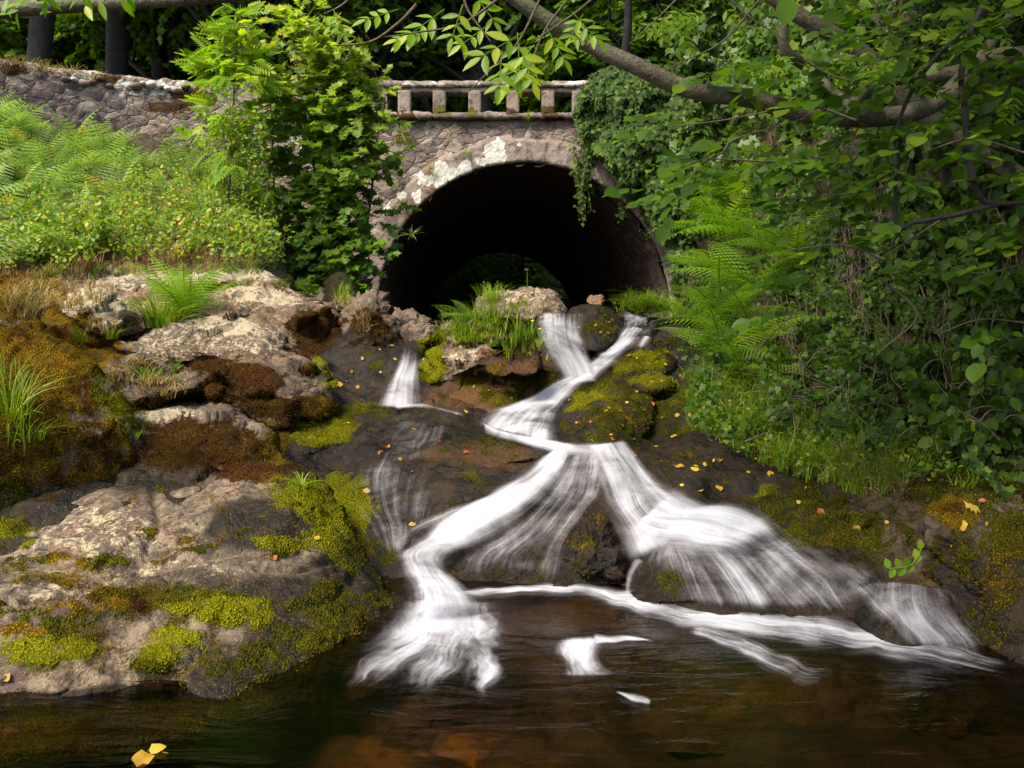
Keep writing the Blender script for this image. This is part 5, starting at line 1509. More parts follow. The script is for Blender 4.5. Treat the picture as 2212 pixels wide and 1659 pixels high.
def leafy_tree(name, label, stems, regions, tm, mat, lsize, nleaf, twl, cat="tree", bark=B_TWIG, compound=False, rnd_fn=None, tilt=.7, flat=1.0):
    """stems: [(points (u,v,Y), r0, r1)]; regions: [(u, v, Y, ru, rv, rY, n)] blobs of twigs"""
    base = pt(*stems[0][0][0])
    t = empty(name, base, label, cat)
    bl = np.array(base)
    b = Bag()
    paths = []
    for P, r0, r1 in stems:
        q = crom([tuple(pt(*p)) for p in P], 30)
        paths.append(q)
        b.tube(q - bl, np.linspace(r0, r1, 30), 8, .08)
    allp = np.vstack(paths)
    cs, ds = [], []
    tb = Bag()
    for (u, v, Y, ru, rv, rY, n) in regions:
        a = RS.normal(0, .55, (n, 3)); a = a[np.linalg.norm(a, axis=1) < 1.5]
        q = unp(u + a[:, 0] * ru, v + a[:, 1] * rv, Y + a[:, 2] * rY)
        for c in q:
            # spring from the nearest lower point of a stem
            dd = np.linalg.norm((allp - c) * [1, 1, .6], axis=1) + .8 * np.clip(allp[:, 2] - c[2] + .05, 0, 9)
            s = allp[dd.argmin()]
            out = c - s
            ln = np.linalg.norm(out) + 1e-6
            dr = out / ln
            ax = dr * [1, 1, .3] + RS.normal(0, .5, 3) + np.array([0, -.45, -.05])
            cs.append(c); ds.append(ax)
            m = (s + c) / 2 + [0, 0, .06 * ln]
            e = c + ax / np.linalg.norm(ax) * twl * .9
            if RS.rand() < .7:
                tb.tube(crom([s, m, c, e], 7) - bl, np.linspace(max(.004, r1 * .6), .0025, 7), 4)
    cs = np.array(cs); ds = np.array(ds)
    P_, D_, N_, S_ = sprays(cs, ds, twl, nleaf, lsize, out=np.tile([-.15, -.9, .2], (len(cs), 1)), tilt=tilt, jit=.5)
    P_ = P_ - bl
    bag = Bag()
    rn = RS.rand(len(P_))
    if rnd_fn is not None:
        rn = rnd_fn(P_ + bl, rn)
    leaves(tm, P_, D_, N_, S_, rn, bag)
    link("stem", b.mesh("stem", bark), t)
    if tb.n: link("twigs", tb.mesh("twigs", bark), t)
    link("leaves", bag.mesh("leaves", mat), t)
    return t


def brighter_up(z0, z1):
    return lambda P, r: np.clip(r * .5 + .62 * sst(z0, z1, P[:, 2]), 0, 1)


# sycamore column
leafy_tree("sycamore", "tall bushy sycamore with yellow green top growing against the wall left of the arch",
           [([(760, 640, 14.2), (752, 480, 14.2), (735, 300, 14.2), (715, 150, 14.2), (670, 40, 14.1)], .05, .012), ([(740, 600, 14.2), (690, 420, 14.1), (660, 250, 14), (640, 150, 14)], .035, .008), ([(770, 600, 14), (800, 440, 13.8), (810, 330, 13.8), (830, 220, 13.8)], .03, .008)],
           [(665, 60, 14, 45, 50, .5, 44), (690, 130, 14, 60, 50, .6, 66), (740, 170, 14, 70, 60, .6, 76), (700, 210, 13.8, 80, 50, .4, 40), (800, 215, 14, 60, 35, .5, 38), (610, 210, 14, 35, 60, .5, 20), (700, 260, 14, 90, 60, .7, 90), (740, 350, 14, 95, 60, .8, 100), (775, 320, 13.9, 50, 60, .5, 45), (700, 430, 14, 110, 60, .8, 90), (755, 440, 13.7, 60, 60, .5, 60), (640, 490, 13.9, 80, 40, .6, 36), (710, 520, 13.7, 90, 50, .7, 90), (745, 580, 13.3, 60, 50, .5, 80), (700, 580, 13.6, 80, 35, .5, 50), (640, 350, 14.2, 60, 60, .5, 26), (715, 625, 13.0, 75, 20, .4, 34)],
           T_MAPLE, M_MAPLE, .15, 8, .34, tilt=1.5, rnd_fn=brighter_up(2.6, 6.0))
# compound-leaved sapling (rowan-like)
def pinnate(nl=6, w=.34):
    V = []; T = []; o = 0
    for k in range(nl):
        y = .18 + .74 * k / nl
        for sg in (-1, 1):
            lv, lt = T_LEAFLET
            ang = sg * (1.05 - .25 * k / nl)
            c, s = math.cos(ang), math.sin(ang)
            q = lv * w * (1 - .25 * k / nl)
            X = q[:, 0] * c + q[:, 1] * s; Yq = -q[:, 0] * s + q[:, 1] * c
            V.append(np.stack([X, Yq + y, q[:, 2] - .25 * (y) ** 2], 1)); T.append(lt + o); o += len(lv)
    lv, lt = T_LEAFLET
    q = lv * w; V.append(np.stack([q[:, 0], q[:, 1] + .86, q[:, 2] - .2], 1)); T.append(lt + o); o += len(lv)
    V.append(np.array([[-.008, 0, 0], [.008, 0, 0], [0, .9, -.2]])); T.append(np.array([[0, 1, 2]]) + o)
    return np.vstack(V), np.vstack(T)


T_PIN = pinnate()
leafy_tree("rowan_sapling", "slender upright sapling with feathery yellow green leaves before the long wall",
           [([(470, 500, 13.0), (492, 420, 13.0), (500, 300, 13.0), (508, 160, 13.0), (515, 60, 13.0), (520, 10, 13)], .028, .006)],
           [(515, 40, 13, 30, 45, .3, 16), (510, 100, 13, 45, 45, .35, 22), (500, 160, 13, 60, 40, .4, 24), (470, 135, 13, 40, 20, .3, 9), (540, 130, 13, 40, 20, .3, 9), (495, 240, 13, 60, 30, .4, 18), (500, 320, 13, 60, 30, .4, 16), (500, 390, 13, 60, 30, .4, 12)],
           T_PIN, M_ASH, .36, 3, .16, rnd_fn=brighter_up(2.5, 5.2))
# small sapling right of the rowan
leafy_tree("sycamore_sapling", "thin young sycamore between the feathery sapling and the bushy sycamore",
           [([(600, 560, 13.6), (592, 400, 13.6), (585, 230, 13.6), (582, 110, 13.6)], .02, .005)],
           [(585, 130, 13.6, 30, 40, .3, 14), (595, 230, 13.6, 45, 50, .3, 20), (590, 330, 13.6, 50, 40, .3, 18), (570, 420, 13.5, 60, 40, .3, 18), (530, 480, 13.2, 50, 30, .3, 14)],
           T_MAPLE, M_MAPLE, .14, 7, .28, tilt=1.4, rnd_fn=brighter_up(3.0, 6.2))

# ------------------------------------------------------------------ ivy on the bridge's right shoulder
def ivy_mass(name, label, regions, lsize, mat, stems=0, kind=None, tm=T_IVY, lift=.25, ndir=(-.1, -.9, .45), surface=None):
    b = Bag(); rs = []
    for (u, v, Y, ru, rv, rY, n) in regions:
        a = RS.uniform(-1, 1, (n, 2)); a = a[(a ** 2).sum(1) < 1]
        uu = u + a[:, 0] * ru; vv = v + a[:, 1] * rv
        ok = uu > np.interp(vv, [150, 200, 260, 300, 350, 400, 450, 500, 560, 640], [1285, 1255, 1238, 1270, 1305, 1340, 1388, 1425, 1450, 1455]) + 12 * fbm(np.stack([vv / 12, vv * 0, vv * 0], -1), 2)
        a = a[ok]; uu = uu[ok]; vv = vv[ok]
        Yy = Y - rY * np.sqrt(1 - (a ** 2).sum(1)) * RS.uniform(.5, 1.0, len(a)) + .25 * fbm(np.stack([uu / 45, vv / 45, uu * 0], -1), 3)
        q = unp(uu, vv, Yy)
        nn = np.stack([a[:, 0] * .5, -np.ones(len(a)) * .8, -a[:, 1] * .4 + .3], 1) + RS.normal(0, .45, (len(a), 3))
        d = np.stack([RS.normal(0, .6, len(a)), -.3 + 0 * a[:, 0], -.9 + RS.normal(0, .5, len(a))], 1)
        leaves(tm, q, d, nn, lsize * RS.uniform(.6, 1.3, len(a)), None, b)
    base = np.vstack(b.V).mean(0); base[2] = np.vstack(b.V)[:, 2].min()
    t = empty(name, base, label, "ivy")
    me = b.mesh("leaves", mat)
    o = link("leaves", me, t); o.location = -Vector(base)
    if kind: o["kind"] = kind
    return t


ivy = ivy_mass("ivy", "dense dark ivy smothering the right shoulder of the stone bridge",
         [(1400, 210, 16.6, 150, 70, .9, 5200), (1330, 240, 16.8, 95, 90, .8, 3800), (1420, 330, 16.5, 140, 110, 1.2, 6500), (1500, 430, 16.0, 110, 140, 1.2, 5000), (1450, 500, 16.6, 75, 90, .7, 2600), (1560, 260, 15.5, 120, 120, 1.2, 3800), (1300, 330, 16.95, 45, 60, .35, 900), (1270, 260, 16.9, 45, 60, .4, 1100), (1350, 180, 16.8, 80, 40, .8, 2400), (1480, 590, 15.4, 70, 60, .6, 1500), (1245, 235, 16.85, 22, 30, .25, 260), (1390, 420, 16.9, 50, 60, .4, 1000)],
         .095, M_IVY)
# hanging ivy strand before the arch
b = Bag(); lb = Bag()
base = pt(1262, 300, 16.6)
for s, (u0, v0, v1) in enumerate([(1258, 300, 480), (1264, 300, 450), (1272, 290, 455), (1252, 330, 455), (1245, 300, 430), (1345, 400, 470), (1395, 430, 500), (1268, 300, 400), (1276, 310, 380), (1256, 300, 380)]):
    vs = np.linspace(v0, v1, 22)
    us = u0 + 5 * np.sin(vs / 25 + s)
    q = unp(us, vs, 16.55 + .04 * s) - np.array(base)
    b.tube(q, np.full(22, .006), 4)
    k = 60
    i = RS.randint(0, 22, k)
    pp = q[i] + RS.normal(0, .045, (k, 3))
    leaves(T_IVY, pp, RS.normal(0, .6, (k, 3)) + [0, 0, -1], RS.normal(0, .4, (k, 3)) + [0, -1, .3], RS.uniform(.05, .085, k), RS.uniform(.4, 1, k), lb)
t = empty("hanging_ivy", base, "long strand of ivy dangling in front of the dark arch", "ivy")
link("stems", b.mesh("stems", B_TWIG), t)["kind"] = "stuff"; link("leaves", lb.mesh("leaves", M_IVY), t)["kind"] = "stuff"
# little plants rooted in the masonry
for k, (u, v, Y, s) in enumerate([(865, 290, 16.85, .22), (852, 372, 16.85, .16), (870, 445, 16.85, .18), (845, 400, 16.85, .14), (890, 508, 16.7, .15), (1005, 333, 16.85, .1), (1142, 252, 16.8, .1), (828, 330, 16.85, .2), (875, 272, 16.85, .16), (930, 365, 16.85, .09)]):
    o = tuft("wall_tuft", ["large green tuft left of the arch crown below the string course", "tuft beside the lichen patches on the arch's left haunch", "lowest tuft on the arch face", "tuft left of the twin lichen spots", "tuft hanging at the dark arch edge", "tiny tuft above the tallest lichen patch", "tiny tuft left of the keystone under the string course", "broad tuft on the spandrel by the sycamore", "tuft just under the string course's left end", "smallest tuft between the lichen patches"][k], "plant", pt(u, v, Y), 26, .04, s, .008, M_GRASS, 1.6, "tufts rooted in the bridge masonry")
    o.rotation_euler = (.9, 0, 0)

# ------------------------------------------------------------------ bracken bank
bank = []
for k in range(5):
    b = Bag()
    nf = 9
    for i in range(nf):
        a = RS.rand() * 2 * math.pi
        el = RS.uniform(.35, 1.2)
        d = np.array([[math.cos(a) * math.cos(el), math.sin(a) * math.cos(el), math.sin(el)]])
        nn = np.array([[-math.cos(a) * math.sin(el), -math.sin(a) * math.sin(el), math.cos(el)]]) + RS.normal(0, .15, (1, 3))
        leaves(FR_B if k % 3 == 0 else FR_D, np.zeros((1, 3)) + RS.normal(0, .06, (1, 3)), d, nn, RS.uniform(.65, 1.1), np.array([RS.rand()]), b)
    bank.append(b)
BR_ME = [b.mesh("bracken", M_BRACKEN) for b in bank]
FN_ME = []
for k in range(3):
    me = BR_ME[k].copy(); me.materials.clear(); me.materials.append(M_FERN); FN_ME.append(me)
cnt = 0
spots = []
for q in range(900):
    u = RS.uniform(-150, 640); v = RS.uniform(190, 585)
    top = np.interp(u, [-150, 0, 110, 230, 450, 560, 640], [185, 235, 275, 300, 370, 450, 520])
    low = np.interp(u, [-150, 0, 150, 300, 480, 640], [560, 545, 530, 500, 470, 540])
    if v < top + 18 or v > low + RS.uniform(-40, 50): continue
    if any((u - a) ** 2 + ((v - b2) * 1.6) ** 2 < 24 ** 2 for a, b2 in spots): continue
    spots.append((u, v))
for (u, v) in spots[:190]:
    loc, nr = hit(u, v)
    if loc.y > 16: continue
    if v > 430 and RS.rand() < .3: continue
    dry = u > 330 and RS.rand() < .3
    me = BR_ME[RS.randint(5)]
    o = link("bracken", me, loc=loc - Vector((0, 0, .12)))
    s = RS.uniform(.55, .95) * np.interp(v, [200, 560], [1.05, .8])
    o.scale = (s, s, s)
    o.rotation_euler = (RS.uniform(.1, .45), RS.uniform(-.25, .25), RS.rand() * 6.28)
    reg = ("highest row, against the long wall's left part" if v < 320 and u < 300 else "at the far left edge above the dry grass" if u < 120 else "around the rowan sapling's foot" if u > 400 else "mid bank left of the feathery sapling" if v < 420 else "among the brambles low on the bank")
    tag(o, "pale green bracken " + reg, "fern", "bracken plants, " + reg)
    cnt += 1


def leafpatch(name, label, cat, regs, tm, mat, size, per=1, up=.6, stems=None, kind=None, height=.4, group=None, rfn=None):
    """low growth over the terrain: regs (u, v, ru, rv, n, height)"""
    lb = Bag(); sb = Bag(); pts0 = []
    for (u, v, ru, rv, n, hgt) in regs:
        for i in range(n):
            a = RS.uniform(-1, 1, 2)
            if a @ a > 1: continue
            loc, nr = hit(u + a[0] * ru, v + a[1] * rv)
            loc = np.array(loc)
            pts0.append(loc)
            tip = loc + np.array(nr) * hgt * RS.uniform(.2, 1) * [1, 1, 1] + np.array([RS.normal(0, .1), RS.normal(0, .1), hgt * RS.uniform(.1, .8)])
            q = crom([loc, (loc + tip) / 2 + RS.normal(0, .05, 3), tip], 6)
            if stems is not None and i % 2 == 0: sb.tube(q, np.linspace(.006, .002, 6), 3)
            k = per
            tt = RS.uniform(.3, 1, k)
            pp = loc + (tip - loc) * tt[:, None] + RS.normal(0, .05 * hgt / .4, (k, 3))
            leaves(tm, pp, RS.normal(0, .8, (k, 3)) + np.array(nr) * .3, RS.normal(0, .35, (k, 3)) + np.array([0, -.5, .8]), size * RS.uniform(.6, 1.25, k), None, lb)
    base = np.mean(pts0, 0); base[2] = np.min(pts0, 0)[2]
    t = empty(name, base, label, cat, group)
    o = link("leaves", lb.mesh("leaves", mat), t); o.location = -Vector(base); o["kind"] = "stuff"
    if stems is not None and sb.n:
        s = link("stems", sb.mesh("stems", stems), t); s.location = -Vector(base); s["kind"] = "stuff"
    return t


leafpatch("bramble", "yellow green brambles with reddish stems on the left bank's right end", "bramble",
          [(450, 490, 110, 70, 120, .4), (330, 540, 120, 36, 90, .3), (330, 450, 80, 40, 50, .4), (500, 540, 80, 40, 110, .4), (430, 410, 90, 40, 50, .4)], T_OVATE, M_BRAMBLE, .058, 15, stems=M_DEAD)
leafpatch("bramble", "bright leafy bramble low at the left end of the bank", "bramble",
          [(60, 560, 130, 34, 110, .25), (60, 500, 110, 50, 50, .3), (200, 520, 120, 50, 110, .35), (90, 550, 150, 36, 150, .3)], T_OVATE, M_BRAMBLE, .058, 15, stems=M_DEAD)
leafpatch("shrub", "leafy green shrub where the bank meets the dark gap by the sycamore", "shrub",
          [(560, 520, 50, 60, 120, .45), (540, 440, 50, 50, 80, .5), (520, 350, 60, 50, 70, .5), (460, 330, 70, 40, 60, .4)], T_OVATE, M_MAPLE, .065, 14, stems=M_DEAD)


def grasspatch(name, label, regs, mat, w=.004, lean=.6, cat="grass", kind="stuff", down=0.0, bent=None):
    VV = Bag()
    for (u, v, ru, rv, n, h) in regs:
        for i in range(n):
            a = RS.uniform(-1, 1, 2)
            if a @ a > 1: continue
            loc, nr = hit(u + a[0] * ru, v + a[1] * rv)
            V, Q, r = grass_blades(7, .035, h * RS.uniform(.6, 1.2), w, lean)
            V = V + np.array(loc) - [0, 0, .01]
            if down: V[:, 2] -= down * (V[:, 2] - loc[2]); V[:, 1] -= (V[:, 2] - loc[2]) * .5
            VV.add(V, Q); VV.A[-1] = r
    o = link(name, VV.mesh(name, mat))
    return tag(o, label, cat, None, kind)


grasspatch("dry_grass", "straw coloured dry grass among the rocks of the left bank", [(150, 630, 90, 40, 90, .18), (90, 600, 110, 14, 30, .12), (290, 585, 200, 10, 80, .13), (60, 660, 50, 30, 60, .2), (460, 570, 120, 12, 60, .2), (300, 470, 200, 70, 130, .35), (120, 520, 160, 60, 40, .3), (240, 720, 60, 20, 50, .14), (290, 810, 60, 30, 70, .12), (350, 840, 60, 20, 50, .1), (740, 660, 14, 20, 22, .14), (790, 705, 16, 18, 18, .1), (330, 578, 250, 14, 60, .16)], M_DRY, .0035, .9)
grasspatch("dry_grass", "dead reddish litter and stems through the left bank's growth", [(350, 520, 180, 60, 130, .4), (420, 430, 150, 70, 100, .4), (60, 570, 160, 30, 70, .25), (260, 560, 200, 25, 160, .25)], M_DEAD, .005, .6)
grasspatch("grass", "sparse green grass along the top of the left outcrop", [(450, 585, 150, 10, 60, .1), (640, 615, 60, 12, 26, .12), (745, 640, 20, 20, 26, .2), (590, 575, 60, 10, 30, .12), (180, 590, 120, 14, 60, .12)], M_GRASS, .003, .7)
for (u, v, n, lb_) in [(20, 132, 26, "leftmost"), (95, 145, 26, "third and thickest"), (150, 150, 18, "fourth"), (200, 160, 18, "rightmost"), (60, 138, 20, "second")]:
    Yw = np.interp(u, [0, 300], [15.4, 16.5])
    tuft("dry_grass_tuft", "straw coloured grass on the long wall's top, the %s tuft from the left" % lb_ if lb_ not in ("leftmost", "rightmost") else "straw coloured grass on the long wall's top, the %s tuft" % lb_, "grass", pt(u, v + 6, Yw), n * 2, .22, .22, .006, M_DRY, 1.0, "dry grass tufts on the wall top")


# ------------------------------------------------------------------ named tufts and ferns
def T_(label, u, v, n, rad, h, w, mat=None, lean=.7, name="grass_tuft", nr=True, cat="grass"):
    loc, nn = hit(u, v)
    return tuft(name, label, cat, loc - Vector((0, 0, .015)), n, rad, h, w, mat or M_GRASS, lean, None, tuple(nn) if nn.z > .35 else None)


T_("long arching bright green blades beside the fern on the left outcrop", 350, 706, 170, .2, .42, .009, lean=1.1)
T_("short green tuft below the long arching blades", 240, 728, 50, .08, .15, .004, lean=.9)
T_("upright pale green grass left of the cracked slab", 175, 735, 70, .08, .24, .003, lean=.4)
T_("low bright tuft on the brown ledge", 320, 822, 90, .16, .14, .004, lean=.8)
T_("spiky star of grass on the brown ledge", 378, 796, 40, .03, .14, .005, lean=1.1)
T_("grass growing from the mossy boulder at the left edge", 20, 895, 130, .13, .32, .0035, lean=.6)
T_("thin grass hanging on the left mossy boulder's flank", 60, 945, 60, .1, .18, .0025, lean=1.2)
T_("small tuft at the tip of the mossy boulder", 290, 945, 34, .03, .10, .0025, lean=1.2)
T_("thin grass on the ledge above the lichen topped block", 425, 858, 50, .1, .10, .003, lean=.8)
T_("starry little grass plant on the slab's yellow moss", 652, 1050, 46, .03, .11, .003, lean=1.3)
T_("few grass blades on the slab's moss edge near the chute", 730, 1150, 16, .03, .09, .002, lean=.9)
T_("grass blades poking from the lower moss band", 435, 1410, 14, .02, .08, .0018, lean=.6)
T_("tiny blades in the moss at the slab's left", 80, 1440, 18, .03, .08, .0018, lean=.6)
T_("grass clump at the island's upper left boulder", 1060, 650, 120, .16, .26, .004, lean=.6)
T_("wiry grass at the island's front left", 1010, 735, 90, .18, .14, .003, lean=.9)
T_("short grass under the island's fern", 985, 700, 90, .14, .16, .004, lean=.8)
T_("sparse grass on the island's crowning boulder", 1130, 660, 50, .16, .14, .003, lean=.8)
T_("mid island grass wisps above the orange slab", 1060, 745, 60, .14, .14, .003, lean=.8)
# clumps rooted blade by blade on the ground they grow from
def clump(label, u, v, ru, rv, n, h, w, lean=.6, mat=None, name="grass_clump"):
    b = Bag()
    for i in range(n):
        a = RS.normal(0, .5, 2)
        loc, nn = hit(u + a[0] * ru, v + a[1] * rv)
        V, Q, r = grass_blades(6, .03, h * RS.uniform(.45, 1.15) * (1.1 - .5 * min(1, a @ a)), w, lean)
        b.add(V + np.array(loc) - [0, 0, .012], Q); b.A[-1] = r
    base = np.vstack(b.V).mean(0); base[2] = np.vstack(b.V)[:, 2].min()
    b.V = [q - base for q in b.V]
    return tag(link(name, b.mesh(name, mat or M_GRASS), loc=base), label, "grass", None, "stuff")


clump("tall vivid grass clump on the middle island", 1115, 722, 60, 36, 110, .34, .0042, .45)
clump("yellow green grass filling the island's middle", 1060, 690, 80, 24, 90, .24, .004, .7)
clump("yellowing grass spilling over the island's left shoulder", 1000, 720, 70, 26, 60, .16, .0035, .9)
clump("green tuft trailing at the island's water side", 1165, 740, 30, 30, 30, .2, .004, .9)
clump("round mop of grass right of the upper falls", 1405, 664, 60, 18, 110, .36, .0042, 1.2)
clump("drooping yellow green grass beside the round mop", 1450, 668, 36, 14, 40, .26, .0042, 1.2)
clump("bright grass beside the ferns on the right slope", 1540, 840, 60, 50, 110, .30, .004, .8)
clump("bright grass lower on the right slope", 1590, 905, 70, 40, 80, .26, .004, .9)
# flower stalks on the island
for (u, v, hgt, lab) in ((1138, 625, .26, "single pale flower head on a thin stalk above the island"), (1045, 640, .2, "thin seed stalk at the island's left top"), (1075, 640, .2, "branching seed stalk above the island's boulder")):
    loc, nn = hit(u, v + 8)
    t = empty("wild_flower", loc, lab, "flower")
    b = Bag(); q = crom([(0, 0, -.02), (.006, 0, hgt * .5), (0, 0, hgt)], 8); b.tube(q, np.full(8, .0028), 5)
    if "branching" in lab or "seed" in lab:
        for s in (-1, 1): b.tube(crom([(0, 0, hgt * .5), (s * .03, 0, hgt * .75), (s * .035, 0, hgt * .9)], 6), np.full(6, .002), 4)
    link("stalk", b.mesh("stalk", M_GRASS), t)
    hb = Bag()
    for hd in range(26):
        d = RS.normal(0, 1, 3); d /= np.linalg.norm(d)
        leaves(T_LEAFLET, np.array([[0, 0, hgt]]) + d * .004, d[None], RS.normal(0, 1, (1, 3)), .02 if lab[0] == 's' and 'pale' in lab else .010, np.array([.1]), hb)
    link("flower_head", hb.mesh("flower_head", M_DRY), t)
# yellow buttercups
lb = Bag()
yb = NT("buttercup yellow"); bb = yb.n("BsdfPrincipled", Base_Color=(.75, .5, .01), Roughness=.5); M_BUT = yb.done(bb.outputs[0])
for i, (u, v) in enumerate([(1145, 700), (1158, 715), (1150, 735), (1120, 690), (1165, 745), (1098, 700), (1172, 690), (1135, 668)]):
    loc, nn = hit(u, v + 14)
    t = empty("buttercup", loc, "tiny yellow flower in the island's grass", "flower", "yellow flowers on the island")
    b = Bag(); b.tube(crom([(0, 0, 0), (.01, 0, .1), (0, -.02, .2)], 6), np.full(6, .002), 4); link("stalk", b.mesh("stalk", M_GRASS), t)
    b = Bag()
    for k in range(5):
        a = k * 1.257; leaves(T_OVATE, np.array([[0, -.02, .2]]), np.array([[math.cos(a), math.sin(a) * .6, .5]]), np.array([[0, -.7, .7]]), .018, None, b)
    link("petals", b.mesh("petals", M_BUT), t)


def fern(label, u, v, n, L, fr=FR_A, mat=M_FERN, az=(0, 6.28), el=(.4, 1.2), group=None, Y=None, name="fern", bright=(0, 1)):
    loc = hit(u, v)[0] if Y is None else pt(u, v, Y)
    t = empty(name, loc - Vector((0, 0, .02)), label, "fern", group)
    for i in range(n):
        a = az[0] + (az[1] - az[0]) * (i + RS.rand() * .6) / n
        e = RS.uniform(*el)
        d = np.array([[math.cos(a) * math.cos(e), math.sin(a) * math.cos(e), math.sin(e)]])
        nn = np.array([[-math.cos(a) * math.sin(e), -math.sin(a) * math.sin(e), math.cos(e)]]) + RS.normal(0, .2, (1, 3))
        b = Bag()
        leaves(fr, np.zeros((1, 3)), d, nn, L * RS.uniform(.7, 1.1), np.array([RS.uniform(*bright)]), b)
        link("frond", b.mesh("frond", mat), t)
    return t


fern("bright translucent fern on the left outcrop beside long blades", 400, 680, 14, .72, FR_C, az=(-2.6, 3.2), el=(.35, 1.2), bright=(.5, 1))
fern("small fern behind the bright fern on the outcrop", 370, 640, 8, .45, FR_A, el=(.6, 1.2), bright=(.5, 1))
fern("fresh green fern jutting left from the middle island", 1022, 690, 9, .42, FR_A, az=(1.6, 4.6), el=(.1, .9), bright=(.2, .8))
FERN_SPOTS = [
    ("large arching fern highest on the right bank by the ivy", 1560, 500, 16, 1.35, 12.0), ("arching fern behind the one nearest the arch", 1640, 520, 14, 1.25, 11.6), ("big fern with drooping fronds nearest the arch's right foot", 1560, 590, 16, 1.15, 11.4), ("fern in the middle of the right bank's fern cluster", 1640, 630, 14, 1.1, 10.6),
    ("fern spilling down beside the round grass mop", 1560, 690, 14, .85, 9.4), ("lower fern hanging over the dark slope", 1560, 760, 12, .75, 8.7), ("fern half hidden under overhanging leaves", 1720, 560, 14, 1.1, 10.6), ("top fern reaching up toward the bent limb", 1600, 430, 12, 1.3, 12.6), ("fern leaning over the dark ledge by the upper fall", 1500, 700, 12, .7, 8.6), ("fern low against the ivy under the round mop", 1620, 740, 12, .8, 8.6), ("fern above the bright grass of the right slope", 1600, 800, 10, .6, 8.0)]
for i_, (lab, u, v, n, L, Y) in enumerate(FERN_SPOTS):
    Yh = hit(u, v)[0].y
    fern(lab, u, v, int(n * .75), L * 1.0, FR_C if i_ % 2 else FR_A, az=(2.0, 6.6), el=(.15, 1.0), Y=min(Y, Yh - .35), bright=(.2, 1))
# ------------------------------------------------------------------ right bank curtain of ivy, brambles and hanging stems
def bank_cover(name, label, regs, tm, mat, lsize, cat="ivy", kind="stuff", off=(.02, .35), bias=(-.2, -.7, .55), jit=.45, part="leaves"):
    lb = Bag()
    for (u, v, ru, rv, n) in regs:
        a = RS.uniform(-1, 1, (n, 2)); a = a[(a ** 2).sum(1) < 1]
        uu = u + a[:, 0] * ru; vv = v + a[:, 1] * rv
        dn = fbm(np.stack([uu / 70, vv / 70, uu * 0 + 2], -1), 3)
        kp = RS.rand(len(uu)) < .55 + dn
        uu = uu[kp]; vv = vv[kp]; dn = dn[kp]
        pp = np.array([tuple(hit(x, y)[0]) for x, y in zip(uu, vv)]) if len(uu) else np.zeros((0, 3))
        nr = np.array([-.55, -.6, .35])
        k = len(pp)
        o = RS.uniform(off[0], off[1], k) * (.6 + dn * 1.2).clip(.2, 1.6)
        pp = pp + nr * o[:, None]
        d = np.stack([RS.normal(-.2, .6, k), RS.normal(-.2, .4, k), -.7 + RS.normal(0, .5, k)], 1)
        nn = np.array(bias) + RS.normal(0, jit, (k, 3))
        leaves(tm, pp, d, nn, lsize * RS.uniform(.55, 1.3, k), None, lb)
    base = np.vstack(lb.V).mean(0); base[2] = np.vstack(lb.V)[:, 2].min()
    o = link(name, lb.mesh(name, mat)); tag(o, label, cat, None, kind)
    o.data.transform(__import__("mathutils").Matrix.Translation(-Vector(base))); o.location = base
    return o


bank_cover("ivy_cover", "dark ivy and creepers covering the steep right bank", [
    (1900, 560, 420, 420, 21000), (2080, 350, 330, 380, 13000), (1750, 700, 260, 280, 8000), (2050, 780, 240, 200, 7000), (1700, 350, 240, 300, 7000), (1640, 130, 200, 220, 5000), (2200, 650, 200, 420, 8000), (1900, 80, 330, 160, 7000)],
    T_IVY, M_IVY, .056)
bank_cover("ivy_cover", "larger leaved ivy and scrub on the high slope above the bridge's right end", [(1640, 180, 160, 230, 3600), (1560, 360, 90, 160, 1500), (1740, 90, 160, 130, 1800), (1560, 120, 60, 120, 600)], T_IVY, M_HAZEL, .14, off=(.1, .6))
bank_cover("ivy_cover", "paler green small leaved ivy trailing down the lower right bank", [(1740, 760, 150, 150, 2600), (1640, 860, 120, 120, 1500), (1880, 800, 160, 140, 1800), (1800, 620, 130, 120, 1500), (1580, 720, 60, 120, 500)],
    T_IVY, M_HAZEL, .05, off=(.1, .5), jit=.3)
bank_cover("bramble", "bramble leaves scattered over the right edge of the bank", [(2120, 420, 180, 160, 1100), (2150, 620, 160, 160, 1000), (2120, 820, 160, 100, 800), (1960, 460, 140, 140, 600), (2100, 930, 140, 50, 260)],
    T_OVATE, M_HAZEL, .085, cat="bramble", kind="stuff", off=(.15, .5), jit=.35)
